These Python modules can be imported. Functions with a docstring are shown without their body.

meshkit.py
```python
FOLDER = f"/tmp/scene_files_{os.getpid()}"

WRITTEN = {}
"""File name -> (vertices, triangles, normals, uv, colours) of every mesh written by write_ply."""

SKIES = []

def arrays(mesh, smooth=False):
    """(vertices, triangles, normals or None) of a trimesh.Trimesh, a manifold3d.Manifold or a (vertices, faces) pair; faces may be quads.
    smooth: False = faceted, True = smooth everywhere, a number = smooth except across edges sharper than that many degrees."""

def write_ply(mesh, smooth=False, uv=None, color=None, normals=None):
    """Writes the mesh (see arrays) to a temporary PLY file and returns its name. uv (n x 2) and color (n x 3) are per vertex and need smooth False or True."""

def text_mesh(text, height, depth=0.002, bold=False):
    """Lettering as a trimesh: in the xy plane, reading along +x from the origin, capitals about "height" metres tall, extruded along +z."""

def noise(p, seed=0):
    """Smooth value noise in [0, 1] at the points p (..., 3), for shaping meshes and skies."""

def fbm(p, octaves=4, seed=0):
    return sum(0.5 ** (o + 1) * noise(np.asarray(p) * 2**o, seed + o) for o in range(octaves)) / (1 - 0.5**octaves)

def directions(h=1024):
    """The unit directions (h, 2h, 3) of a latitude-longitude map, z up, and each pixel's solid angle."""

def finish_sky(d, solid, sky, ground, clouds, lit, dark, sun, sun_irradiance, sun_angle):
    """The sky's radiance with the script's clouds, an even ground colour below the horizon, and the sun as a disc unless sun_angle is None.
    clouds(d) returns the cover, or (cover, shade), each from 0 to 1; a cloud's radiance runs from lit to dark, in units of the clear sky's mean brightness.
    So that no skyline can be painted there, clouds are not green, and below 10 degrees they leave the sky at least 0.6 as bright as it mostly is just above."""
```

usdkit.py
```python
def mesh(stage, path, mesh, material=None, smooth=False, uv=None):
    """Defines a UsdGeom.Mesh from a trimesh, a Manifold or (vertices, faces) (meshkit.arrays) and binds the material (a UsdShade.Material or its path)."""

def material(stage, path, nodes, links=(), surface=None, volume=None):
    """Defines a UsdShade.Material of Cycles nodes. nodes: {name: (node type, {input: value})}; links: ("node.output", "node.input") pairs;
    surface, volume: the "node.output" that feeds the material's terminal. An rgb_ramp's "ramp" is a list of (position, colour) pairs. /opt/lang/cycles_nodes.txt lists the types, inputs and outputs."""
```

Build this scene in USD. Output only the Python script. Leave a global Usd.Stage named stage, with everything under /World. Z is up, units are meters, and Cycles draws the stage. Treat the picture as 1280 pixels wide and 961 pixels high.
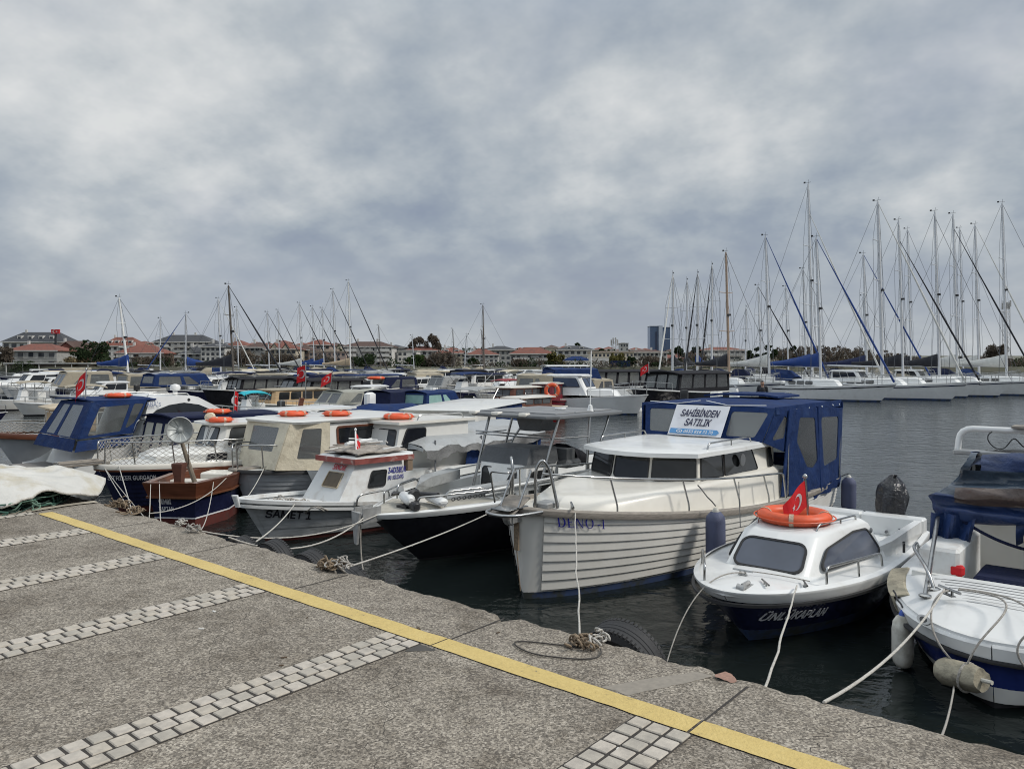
import math, random
import numpy as np, trimesh, manifold3d, usdkit, meshkit
from pxr import Usd, UsdGeom, UsdLux, UsdShade, Gf, Sdf
from shapely import affinity
from shapely.geometry import Polygon, Point, box as sbox
from shapely.ops import unary_union

stage = Usd.Stage.CreateInMemory()
UsdGeom.Xform.Define(stage, '/World')
UsdGeom.Scope.Define(stage, '/World/Looks')

# ---------------------------------------------------------------- camera (level, raised lens axis), sky, sun, exposure
EYE = 1.55                                  # metres above the quay; the water lies 1 m below the quay
SEA = -1.0
cam = UsdGeom.Camera.Define(stage, '/World/camera')
cam.CreateHorizontalApertureAttr(36.0); cam.CreateVerticalApertureAttr(27.0)
cam.CreateFocalLengthAttr(27.0)
cam.CreateVerticalApertureOffsetAttr(-0.717)
cam.CreateFStopAttr(0.0)
cam.AddTranslateOp().Set(Gf.Vec3d(0, 0, EYE)); cam.AddRotateXOp().Set(90.0)
cam.CreateExposureAttr(0.97)
SUN_EL, SUN_AZ = math.radians(43), math.radians(108)      # azimuth from +y towards +x
sky_m = usdkit.material(stage, '/World/Looks/sky_look', {
    'tc': ('texture_coordinate', {}),
    'sky': ('sky_texture', {'sky_type': 'single_scattering', 'sun_disc': False, 'sun_elevation': SUN_EL, 'sun_rotation': SUN_AZ}),
    'sep': ('separate_xyz', {}), 'zz': ('math', {'math_type': 'maximum', 'value2': 0.0}), 'den': ('math', {'math_type': 'add', 'value2': 0.46}),
    'dx': ('math', {'math_type': 'divide'}), 'dy': ('math', {'math_type': 'divide'}), 'pl': ('combine_xyz', {'z': 3.7}),
    'mp': ('mapping', {'scale': (1.0, 0.95, 1.0), 'location': (5.0, 8.3, 0.0), 'rotation': (0.0, 0.0, 0.35)}),
    'n0': ('noise_texture', {'scale': 0.72, 'detail': 2.5, 'roughness': 0.5}),
    'n1': ('noise_texture', {'scale': 1.7, 'detail': 9.0, 'roughness': 0.56, 'distortion': 0.0}),
    'n2': ('noise_texture', {'scale': 5.0, 'detail': 7.0, 'roughness': 0.55, 'distortion': 0.0}),
    'nb': ('noise_texture', {'scale': 1.5, 'detail': 5.0, 'roughness': 0.55, 'distortion': 0.3}), 'mpb': ('mapping', {'location': (11.3, 5.1, 2.0)}),
    'm01': ('mix_float', {'fac': 0.42}), 'mx': ('mix_float', {'fac': 0.30}),
    'rp': ('rgb_ramp', {'ramp': [(0.0, (1.25, 1.52, 1.98)), (0.42, (1.33, 1.58, 2.03)), (0.47, (1.62, 1.88, 2.24)), (0.505, (2.02, 2.27, 2.53)), (0.54, (2.45, 2.66, 2.84)), (0.565, (2.85, 3.02, 3.14)), (0.62, (3.6, 3.68, 3.70)), (1.0, (4.0, 4.0, 3.95))]}),
    'bl': ('map_range', {'clamp': True, 'from_min': 0.50, 'from_max': 0.66, 'to_min': 0.0, 'to_max': 0.62}), 'blue': ('mix_color', {'b': (1.40, 1.67, 2.18)}),
    'zen': ('map_range', {'clamp': True, 'from_min': 0.40, 'from_max': 1.0, 'to_min': 1.0, 'to_max': 2.2}),
    'lowf': ('map_range', {'clamp': True, 'from_min': 0.0, 'from_max': 0.17, 'to_min': 0.55, 'to_max': 0.0}),
    'low': ('mix_color', {'b': (2.60, 2.70, 2.78)}),
    'sc': ('vector_math', {'math_type': 'scale'}),
    'mixc': ('mix_color', {'fac': 0.994}),
    'bg': ('background_shader', {'strength': 0.1}),
}, [('tc.generated', 'sep.vector'), ('sep.z', 'zz.value1'), ('zz.value', 'den.value1'), ('sep.x', 'dx.value1'), ('den.value', 'dx.value2'), ('sep.y', 'dy.value1'), ('den.value', 'dy.value2'),
    ('dx.value', 'pl.x'), ('dy.value', 'pl.y'), ('pl.vector', 'mp.vector'), ('mp.vector', 'n0.vector'), ('mp.vector', 'n1.vector'), ('mp.vector', 'n2.vector'), ('mp.vector', 'mpb.vector'), ('mpb.vector', 'nb.vector'),
    ('n0.fac', 'm01.a'), ('n1.fac', 'm01.b'), ('m01.result', 'mx.a'), ('n2.fac', 'mx.b'), ('mx.result', 'rp.fac'), ('nb.fac', 'bl.value'), ('bl.result', 'blue.fac'), ('rp.color', 'blue.a'),
    ('sep.z', 'zen.value'), ('sep.z', 'lowf.value'), ('lowf.result', 'low.fac'), ('blue.result', 'low.a'), ('low.result', 'sc.vector1'), ('zen.result', 'sc.scale'),
    ('sky.color', 'mixc.a'), ('sc.vector', 'mixc.b'), ('mixc.result', 'bg.color')], surface='bg.background')
sky = UsdLux.DomeLight.Define(stage, '/World/sky')
UsdShade.MaterialBindingAPI.Apply(sky.GetPrim()).Bind(sky_m)
sky.GetPrim().SetCustomDataByKey('kind', 'structure')
sun = UsdLux.DistantLight.Define(stage, '/World/sun')
sun.CreateIntensityAttr(0.34); sun.CreateAngleAttr(11.0); sun.CreateColorAttr(Gf.Vec3f(1.0, 0.955, 0.89))
sun.GetPrim().CreateAttribute('inputs:normalize', Sdf.ValueTypeNames.Bool).Set(True)
sun.AddRotateZOp().Set(-math.degrees(SUN_AZ)); sun.AddRotateXOp().Set(math.degrees(SUN_EL) - 90.0 + 0.0)
# ---------------------------------------------------------------- scene helpers
_names = {}
def numbered(parent, name):
    k = (parent, name); n = _names.get(k, 0); _names[k] = n + 1
    return f'{parent}/{name}' if n == 0 else f'{parent}/{name}_{n:03d}'
def tag(prim, label=None, cat=None, group=None, kind=None):
    for k, v in (('label', label), ('category', cat), ('group', group), ('kind', kind)):
        if v: prim.SetCustomDataByKey(k, v)
def thing(name, label, cat, loc=(0, 0, 0), rz=0.0, group=None, kind=None):
    path = numbered('/World', name)
    x = UsdGeom.Xform.Define(stage, path); x.AddTranslateOp().Set(Gf.Vec3d(*map(float, loc))); x.AddRotateZOp().Set(float(rz))
    tag(x.GetPrim(), label, cat, group, kind)
    return path
def vf(m):
    if hasattr(m, 'to_mesh') or isinstance(m, trimesh.Trimesh):
        v, f, _ = meshkit.arrays(m); return v, f
    v, f = np.asarray(m[0], float), np.asarray(m[1], int)
    if f.shape[1] == 4: f = np.vstack([f[:, [0, 1, 2]], f[:, [0, 2, 3]]])
    return v, f
def cat(ms):
    V, F, n = [], [], 0
    for m in ms:
        v, f = vf(m); V.append(v); F.append(f + n); n += len(v)
    return np.vstack(V), np.vstack(F)
def part(parent, name, mesh, mat, label=None, smooth=False, kind=None):
    if isinstance(mesh, list): mesh = cat(mesh)
    path = numbered(parent, name)
    m = usdkit.mesh(stage, path, vf(mesh), mat, smooth=smooth)
    m.CreateDoubleSidedAttr(True)
    tag(m.GetPrim(), label, kind=kind)
    return path
def solo(name, label, ctg, mesh, mat, smooth=False, group=None, kind=None):
    p = part('/World', name, mesh, mat, label, smooth, kind)
    tag(stage.GetPrimAtPath(p), None, ctg, group)
    return p
def move(m, d): v, f = vf(m); return v + np.asarray(d, float), f
def scale(m, s): v, f = vf(m); return v * np.asarray(s, float), f
def rotz(m, deg, c=(0, 0, 0)):
    v, f = vf(m); a = math.radians(deg); R = np.array([[math.cos(a), -math.sin(a), 0], [math.sin(a), math.cos(a), 0], [0, 0, 1]])
    return (v - c) @ R.T + c, f
def rot(m, axis, deg, c=(0, 0, 0)):
    v, f = vf(m); R = trimesh.transformations.rotation_matrix(math.radians(deg), axis)[:3, :3]
    return (v - np.asarray(c)) @ R.T + c, f
def box(x0, x1, y0, y1, z0, z1, c=0.0):
    if c <= 0:
        v = np.array([(x, y, z) for z in (z0, z1) for y in (y0, y1) for x in (x0, x1)], float)
        return v, np.array([[0, 2, 3, 1], [4, 5, 7, 6], [0, 1, 5, 4], [2, 6, 7, 3], [0, 4, 6, 2], [1, 3, 7, 5]])
    pts = []
    for sx, X in ((1, x0), (-1, x1)):
        for sy, Y in ((1, y0), (-1, y1)):
            for sz, Z in ((1, z0), (-1, z1)):
                pts += [(X + sx * c, Y + sy * c, Z), (X + sx * c, Y, Z + sz * c), (X, Y + sy * c, Z + sz * c)]
    return vf(trimesh.convex.convex_hull(np.array(pts)))
def fillet(pts, r, k=4, closed=False):
    """Rounds the corners of a polyline."""
    P = [np.asarray(p, float) for p in pts]; out = [] if closed else [P[0]]; n = len(P)
    for i in (range(n) if closed else range(1, n - 1)):
        a, b, c = P[i - 1], P[i], P[(i + 1) % n]
        d = min(r, 0.48 * np.linalg.norm(a - b), 0.48 * np.linalg.norm(c - b))
        p, q = b + (a - b) / (np.linalg.norm(a - b) + 1e-9) * d, b + (c - b) / (np.linalg.norm(c - b) + 1e-9) * d
        for j in range(k + 1):
            s = j / k; out.append((1 - s) ** 2 * p + 2 * s * (1 - s) * b + s * s * q)
    if not closed: out.append(P[-1])
    return np.array(out)
def spline(pts, n=24):
    P = np.asarray(pts, float); d = np.r_[0, np.cumsum(np.linalg.norm(np.diff(P, axis=0), axis=1))]
    if len(P) < 3: return np.array([np.interp(np.linspace(0, d[-1], n), d, P[:, k]) for k in range(3)]).T
    from scipy.interpolate import CubicSpline
    return CubicSpline(d, P)(np.linspace(0, d[-1], n))
def tube(pts, r, n=6, closed=False, fr=0.0):
    P = np.asarray(pts, float)
    if fr > 0: P = fillet(P, fr, closed=closed)
    if closed and fr <= 0: P = P.copy()
    m = len(P); R = np.broadcast_to(np.asarray(r, float), (m,))
    T = np.roll(P, -1, 0) - np.roll(P, 1, 0) if closed else np.gradient(P, axis=0)
    T /= np.linalg.norm(T, axis=1, keepdims=True) + 1e-12
    a = np.cross(T[0], [0, 0, 1.0] if abs(T[0][2]) < 0.9 else [1.0, 0, 0]); a /= np.linalg.norm(a)
    A = []
    for t in T:
        a = a - t * (a @ t); a /= np.linalg.norm(a) + 1e-12; A.append(a)
    A = np.array(A); B = np.cross(T, A); th = np.arange(n) * 2 * math.pi / n
    V = P[:, None] + R[:, None, None] * (np.cos(th)[None, :, None] * A[:, None] + np.sin(th)[None, :, None] * B[:, None])
    return skin(V, closed_u=closed, closed_v=True, cap=not closed)
def skin(V, closed_u=False, closed_v=False, cap=False):
    V = np.asarray(V, float); m, n = V.shape[:2]
    I, J = np.meshgrid(np.arange(m if closed_u else m - 1), np.arange(n if closed_v else n - 1), indexing='ij')
    i2, j2 = (I + 1) % m, (J + 1) % n
    q = np.stack([I * n + J, I * n + j2, i2 * n + j2, i2 * n + J], -1).reshape(-1, 4)
    F = np.vstack([q[:, [0, 1, 2]], q[:, [0, 2, 3]]]); v = V.reshape(-1, 3)
    if cap:
        c0, c1 = len(v), len(v) + 1; v = np.vstack([v, V[0].mean(0), V[-1].mean(0)])
        j = np.arange(n); k = (j + 1) % n
        F = np.vstack([F, np.stack([np.full(n, c0), k, j], 1), np.stack([np.full(n, c1), (m - 1) * n + j, (m - 1) * n + k], 1)])
    return v, F
loft = lambda rings: skin(np.array(rings), closed_v=True, cap=True)
def sheet(P, th=0.02, down=(0, 0, -1)):
    """A cloth or deck from a grid of points, with thickness."""
    P = np.asarray(P, float); Q = P + np.asarray(down, float) * th; m, n = P.shape[:2]
    a, b = skin(P), skin(Q)
    edge = [(i, 0) for i in range(m)] + [(m - 1, j) for j in range(1, n)] + [(i, n - 1) for i in range(m - 2, -1, -1)] + [(0, j) for j in range(n - 2, 0, -1)]
    R = np.array([[P[e], Q[e]] for e in edge])
    return cat([a, (b[0], b[1][:, ::-1]), skin(R, closed_u=True)])
def revolve(prof, n=16, axis='z'):
    """prof: (radius, height) pairs."""
    th = np.arange(n) * 2 * math.pi / n
    V = np.array([[(r * math.cos(t), r * math.sin(t), h) for t in th] for r, h in prof])
    v, f = skin(V, closed_v=True, cap=True)
    if axis == 'x': v = v[:, [2, 0, 1]]
    if axis == 'y': v = v[:, [1, 2, 0]]
    return v, f
def torus(R, r, n=36, m=10, sq=1.0):
    th, ph = np.arange(n) * 2 * math.pi / n, np.arange(m) * 2 * math.pi / m
    V = np.array([[((R + r * math.cos(p)) * math.cos(t), (R + r * math.cos(p)) * math.sin(t), r * sq * math.sin(p)) for p in ph] for t in th])
    return skin(V, closed_u=True, closed_v=True)
def mirror(m): v, f = vf(m); return v * [1, -1, 1], f[:, ::-1]
def both(m): return cat([m, mirror(m)])
def rr(u0, u1, v0, v1, r=0.0):
    p = sbox(u0, v0, u1, v1); r = min(r, 0.49 * min(u1 - u0, v1 - v0))
    return p.buffer(-r).buffer(r, quad_segs=4) if r > 0 else p
def rpoly(pts, r=0.0):
    p = Polygon(pts); return p.buffer(-r).buffer(r, quad_segs=4) if r > 0 else p
def quad_map(q):
    q = np.asarray(q, float)
    n = np.cross(q[2] - q[0], q[3] - q[1]); n /= np.linalg.norm(n)
    W, H = (np.linalg.norm(q[1] - q[0]) + np.linalg.norm(q[2] - q[3])) / 2, (np.linalg.norm(q[3] - q[0]) + np.linalg.norm(q[2] - q[1])) / 2
    def f(p):       # p: metric u, v and height above the face
        u, v, w = p[:, 0:1] / W, p[:, 1:2] / H, p[:, 2:3]
        return (1 - u) * (1 - v) * q[0] + u * (1 - v) * q[1] + u * v * q[2] + (1 - u) * v * q[3] + w * n
    return f, W, H
def quad_bulge(q):
    """How far a twisted face can stand proud of its smooth middle."""
    q = np.asarray(q, float); n = np.cross(q[2] - q[0], q[3] - q[1]); n /= np.linalg.norm(n); return abs(((q[0] + q[2] - q[1] - q[3]) / 4) @ n)
def slab(poly, th, z=0.0):
    gs = [g for g in getattr(poly, 'geoms', [poly]) if g.area > 1e-9]
    ms = []
    for g in gs:
        m = trimesh.creation.extrude_polygon(g, th, engine='earcut'); m.apply_translation([0, 0, z]); ms.append(vf(m))
    return cat(ms)
def on_quad(q, poly, th=0.01, off=0.0):
    f, W, H = quad_map(q); v, fc = slab(poly, th, off); return f(v), fc
def window(parent, q, uv, r=0.03, fw=0.02, frame=None, glass=None, th=0.012, name='window', label=None):
    """A pane and its rim on a face given by four corners (seen from outside: lower left, lower right, upper right, upper left); uv = fractions, or a list of fraction points."""
    f, W, H = quad_map(q); bulge = quad_bulge(q)
    poly = rr(uv[0] * W, uv[1] * W, uv[2] * H, uv[3] * H, r) if np.ndim(uv) == 1 else rpoly([(a * W, b * H) for a, b in uv], r)
    if frame is not None:
        w = part(parent, name + '_frame', on_quad(q, poly.buffer(fw, quad_segs=3).difference(poly), th * 1.6, bulge - 0.002), frame, label)
    return part(parent, name, on_quad(q, poly, th * 0.6, bulge + 0.002), glass)
def panel(parent, name, q, holes, mat, vin, th=0.012, r=0.06, pname='clear_window', outline=None, off=0.0, label=None):
    """A cloth panel with see-through panes let into it."""
    f, W, H = quad_map(q)
    whole = rr(0, W, 0, H) if outline is None else Polygon([(a * W, b * H) for a, b in outline])
    hs = [rr(h[0] * W, h[1] * W, h[2] * H, h[3] * H, r) if np.ndim(h) == 1 else rpoly([(a * W, b * H) for a, b in h], r) for h in holes]
    cut = whole.difference(unary_union(hs)) if hs else whole
    p = part(parent, name, on_quad(q, cut, th, off), mat, label)
    for h in hs: part(parent, pname, on_quad(q, h.buffer(0.004), 0.003, off + th * 0.3), vin)
    return p
def text(parent, name, s, h, fn, mat, bold=True, sx=1.0, shear=0.0, depth=0.004, center=False):
    m = meshkit.text_mesh(s, h, depth, bold)
    v, f = trimesh.remesh.subdivide_to_size(m.vertices, m.faces, max(0.05, h * 0.6))
    v = np.array(v); v[:, 0] = v[:, 0] * sx + v[:, 1] * shear
    if center: v[:, 0] -= (v[:, 0].min() + v[:, 0].max()) / 2
    return part(parent, name, (fn(v), f), mat)
def plane_fn(o, ex, n_up):
    """Maps lettering to a plane: o = lower left, ex = reading direction, n_up = up direction."""
    o, ex, ey = np.asarray(o, float), np.asarray(ex, float), np.asarray(n_up, float); ex = ex / np.linalg.norm(ex); ey = ey / np.linalg.norm(ey); n = np.cross(ex, ey)
    return lambda v: o + v[:, 0:1] * ex + v[:, 1:2] * ey + v[:, 2:3] * n
def sag(a, b, drop, n=14, wob=0.0, seed=0):
    a, b = np.asarray(a, float), np.asarray(b, float); s = np.linspace(0, 1, n)[:, None]
    p = a + (b - a) * s; p[:, 2] -= (4 * drop * s * (1 - s))[:, 0]
    if wob: p[1:-1] += np.random.default_rng(seed).normal(0, wob, (n - 2, 3))
    return p
# ---------------------------------------------------------------- materials
_mats = {}
def mat(name, col, rough=0.5, metal=0.0, var=0.12, vs=4.0, dirt=None, dirt_s=1.2, dirt_lo=0.5, dirt_hi=0.75, bump=0.0, bs=40.0, coat=0.0, spec=0.5, stretch=(1, 1, 1), extra=None, wave=None):
    if name in _mats: return _mats[name]
    c = np.array(col, float)
    N = {'g': ('geometry', {}), 'mp': ('mapping', {'scale': stretch}), 'n': ('noise_texture', {'scale': vs, 'detail': 6.0, 'roughness': 0.6}),
         'r': ('rgb_ramp', {'ramp': [(0.3, tuple(np.clip(c * (1 - var), 0, 1))), (0.7, tuple(np.clip(c * (1 + var), 0, 1)))]}),
         'p': ('principled_bsdf', {'roughness': rough, 'metallic': metal, 'coat_weight': coat, 'specular_ior_level': spec, **(extra or {})}),
         'rr': ('map_range', {'clamp': True, 'from_min': 0.3, 'from_max': 0.7, 'to_min': max(0.02, rough * 0.85), 'to_max': min(1.0, rough * 1.2)})}
    L = [('g.position', 'mp.vector'), ('mp.vector', 'n.vector'), ('n.fac', 'r.fac'), ('n.fac', 'rr.value'), ('rr.result', 'p.roughness')]
    out = 'r.color'
    if dirt is not None:
        N['dn'] = ('noise_texture', {'scale': dirt_s, 'detail': 8.0, 'roughness': 0.65}); N['dr'] = ('map_range', {'clamp': True, 'from_min': dirt_lo, 'from_max': dirt_hi, 'to_min': 0.0, 'to_max': 1.0})
        N['dm'] = ('mix_color', {'b': tuple(dirt)})
        L += [('mp.vector', 'dn.vector'), ('dn.fac', 'dr.value'), ('dr.result', 'dm.fac'), (out, 'dm.a')]; out = 'dm.result'
    L.append((out, 'p.base_color'))
    if bump:
        N['bn'] = ('noise_texture', {'scale': bs, 'detail': 4.0, 'roughness': 0.6}); N['b'] = ('bump', {'strength': 1.0, 'distance': bump})
        L += [('mp.vector', 'bn.vector'), ('bn.fac', 'b.height'), ('b.normal', 'p.normal')]
    _mats[name] = usdkit.material(stage, '/World/Looks/' + name, N, L, surface='p.BSDF')
    return _mats[name]
def vinyl(name, tint=(0.75, 0.76, 0.74), milk=0.05, wr=0.0035, ior=1.5):
    """Clear window foil: mostly see-through, glossy at a slant, a little milky and creased."""
    if name in _mats: return _mats[name]
    _mats[name] = usdkit.material(stage, '/World/Looks/' + name, {
        'g': ('geometry', {}), 'n': ('noise_texture', {'scale': 7.0, 'detail': 4.0, 'distortion': 1.0}), 'b': ('bump', {'strength': 1.0, 'distance': wr}),
        't': ('transparent_bsdf', {'color': tint}), 'd': ('diffuse_bsdf', {'color': (0.55, 0.56, 0.55)}), 'gl': ('glossy_bsdf', {'color': (1, 1, 1), 'roughness': 0.08}),
        'f': ('fresnel', {'IOR': ior}), 'm1': ('mix_closure', {'fac': milk}), 'm2': ('mix_closure', {})},
        [('g.position', 'n.vector'), ('n.fac', 'b.height'), ('b.normal', 'gl.normal'), ('b.normal', 'f.normal'), ('t.BSDF', 'm1.closure1'), ('d.BSDF', 'm1.closure2'), ('f.fac', 'm2.fac'), ('m1.closure', 'm2.closure1'), ('gl.BSDF', 'm2.closure2')], surface='m2.closure')
    return _mats[name]
def leafy(name, a, b, sc=0.6):
    if name in _mats: return _mats[name]
    _mats[name] = usdkit.material(stage, '/World/Looks/' + name, {
        'g': ('geometry', {}), 'n': ('noise_texture', {'scale': sc, 'detail': 5.0}), 'r': ('rgb_ramp', {'ramp': [(0.3, a), (0.7, b)]}),
        'd': ('diffuse_bsdf', {}), 't': ('translucent_bsdf', {}), 'm': ('mix_closure', {'fac': 0.25})},
        [('g.position', 'n.vector'), ('n.fac', 'r.fac'), ('r.color', 'd.color'), ('r.color', 't.color'), ('d.BSDF', 'm.closure1'), ('t.BSDF', 'm.closure2')], surface='m.closure')
    return _mats[name]
W_ = lambda n, c, **k: mat(n, c, **{**dict(rough=0.3, coat=0.25, var=0.05, vs=2.0), **k})
gel = W_('white_gelcoat', (0.64, 0.635, 0.60), dirt=(0.5, 0.47, 0.4), dirt_s=2.0, dirt_lo=0.52, dirt_hi=0.95)
gel_cream = W_('cream_gelcoat', (0.67, 0.645, 0.58), dirt=(0.56, 0.52, 0.44), dirt_s=1.7, dirt_lo=0.5, dirt_hi=1.0)
gel_clean = W_('clean_white_gelcoat', (0.66, 0.665, 0.65), dirt=(0.45, 0.44, 0.39), dirt_s=2.6, dirt_lo=0.55, dirt_hi=1.0)
gel_old = W_('weathered_white_paint', (0.60, 0.61, 0.60), rough=0.55, coat=0.0, dirt=(0.36, 0.31, 0.26), dirt_s=3.0, dirt_lo=0.5, dirt_hi=0.8, bump=0.003, bs=12)
steel = mat('stainless_steel', (0.42, 0.42, 0.41), rough=0.25, metal=1.0, var=0.08)
alu = mat('mast_aluminium', (0.52, 0.53, 0.54), rough=0.42, metal=0.25, var=0.06)
rubber = mat('black_rubber', (0.022, 0.022, 0.023), rough=0.7, bump=0.003, bs=60, var=0.3)
black_gel = mat('black_gelcoat', (0.012, 0.012, 0.015), rough=0.16, coat=0.4, var=0.2)
navy_gel = mat('navy_gelcoat', (0.010, 0.012, 0.036), rough=0.2, coat=0.3, var=0.2)
blue_gel = mat('royal_blue_gelcoat', (0.010, 0.020, 0.10), rough=0.25, coat=0.3, var=0.2)
anti_blue = mat('blue_antifouling', (0.03, 0.055, 0.13), rough=0.7, dirt=(0.03, 0.035, 0.03), dirt_s=4, dirt_lo=0.45, dirt_hi=0.6)
anti_dark = mat('dark_antifouling', (0.02, 0.018, 0.02), rough=0.7, var=0.3)
anti_red = mat('red_brown_antifouling', (0.11, 0.025, 0.02), rough=0.7, dirt=(0.04, 0.03, 0.025), dirt_s=4)
glass_dark = mat('dark_tinted_glass', (0.012, 0.013, 0.014), rough=0.05, var=0.3, spec=0.6)
glass_grey = mat('grey_glass', (0.05, 0.055, 0.06), rough=0.06, var=0.3, spec=0.6)
glass_brown = mat('brown_glass', (0.09, 0.065, 0.035), rough=0.1, var=0.3)
can_blue = mat('blue_canvas', (0.007, 0.023, 0.088), spec=0.2, rough=0.75, var=0.25, vs=5, bump=0.03, bs=6, dirt=(0.018, 0.04, 0.115), dirt_s=2.0)
can_navy = mat('navy_canvas', (0.008, 0.012, 0.038), spec=0.2, rough=0.8, var=0.2, bump=0.02, bs=6)
can_black = mat('black_canvas', (0.012, 0.012, 0.015), spec=0.2, rough=0.8, var=0.2, bump=0.02, bs=6)
can_cream = mat('cream_canvas', (0.52, 0.47, 0.36), rough=0.85, var=0.1, bump=0.03, bs=5, dirt=(0.38, 0.33, 0.24), dirt_s=3)
can_grey = mat('grey_canvas', (0.27, 0.28, 0.28), rough=0.7, var=0.12, bump=0.03, bs=5, dirt=(0.17, 0.17, 0.165), dirt_s=2.5)
can_beige = mat('beige_canvas', (0.30, 0.265, 0.20), rough=0.85, var=0.12, bump=0.02, bs=6)
can_teal = mat('turquoise_canvas', (0.02, 0.38, 0.46), rough=0.8, var=0.1, bump=0.02)
vin = vinyl('clear_vinyl')
vin_dull = vinyl('dull_vinyl', (0.55, 0.56, 0.54), 0.12, 0.004)
orange = mat('orange_plastic', (0.62, 0.085, 0.022), rough=0.5, var=0.15, vs=9, dirt=(0.42, 0.07, 0.03), dirt_s=6)
red_cloth = mat('red_cloth', (0.50, 0.008, 0.012), rough=0.8, var=0.12, bump=0.01, bs=12)
white_cloth = mat('white_cloth', (0.75, 0.75, 0.75), rough=0.8, var=0.04)
rope_w = mat('white_rope', (0.42, 0.40, 0.36), rough=0.9, var=0.35, vs=60, bump=0.004, bs=150)
rope_g = mat('grey_rope', (0.30, 0.28, 0.25), rough=0.9, var=0.4, vs=60, bump=0.004, bs=150)
rope_o = mat('old_brown_rope', (0.20, 0.15, 0.10), rough=0.95, var=0.4, vs=40, bump=0.004, bs=120)
wood = mat('varnished_wood', (0.10, 0.033, 0.016), rough=0.35, coat=0.3, var=0.35, vs=3, stretch=(1, 1, 9))
wood_pale = mat('weathered_teak', (0.235, 0.21, 0.18), rough=0.8, var=0.3, vs=6, stretch=(2, 2, 14), bump=0.003)
wood_tan = mat('tan_plywood', (0.42, 0.30, 0.17), rough=0.6, var=0.2, vs=3, stretch=(1, 1, 8))
red_paint = mat('faded_red_paint', (0.22, 0.055, 0.045), rough=0.7, var=0.25, vs=8, dirt=(0.4, 0.34, 0.3), dirt_s=7, dirt_lo=0.55, dirt_hi=0.7)
red_gel = mat('wine_red_paint', (0.13, 0.010, 0.018), rough=0.3, coat=0.2, var=0.2)
ink_blue = mat('blue_lettering', (0.02, 0.02, 0.22), rough=0.5, var=0.05)
ink_black = mat('black_lettering', (0.01, 0.01, 0.015), rough=0.5, var=0.05)
ink_navy = mat('navy_lettering', (0.01, 0.013, 0.05), rough=0.5, var=0.05)
ink_white = mat('white_lettering', (0.75, 0.75, 0.76), rough=0.5, var=0.03)
ink_red = mat('red_lettering', (0.45, 0.03, 0.05), rough=0.5, var=0.05)
fend_blue = mat('slate_fender_cover', (0.065, 0.075, 0.13), rough=0.7, var=0.15, bump=0.004, bs=60)
fend_white = mat('dirty_white_fender', (0.50, 0.49, 0.44), rough=0.5, var=0.1, dirt=(0.22, 0.20, 0.15), dirt_s=5, dirt_lo=0.45, dirt_hi=0.7)
foam = mat('old_foam_float', (0.30, 0.27, 0.20), rough=0.95, var=0.2, dirt=(0.10, 0.09, 0.07), dirt_s=9, bump=0.012, bs=18)
bag = mat('black_plastic_bag', (0.014, 0.014, 0.016), rough=0.22, var=0.2, bump=0.05, bs=7)
plast_black = mat('black_plastic', (0.02, 0.02, 0.021), rough=0.4, var=0.15)
plast_grey = mat('grey_plastic', (0.12, 0.125, 0.13), rough=0.5, var=0.12)
iron = mat('rusty_iron', (0.09, 0.065, 0.05), rough=0.85, var=0.4, vs=14, bump=0.004, bs=40)
galv = mat('galvanised_steel', (0.38, 0.38, 0.37), rough=0.5, metal=0.7, var=0.2, vs=9)
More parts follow.
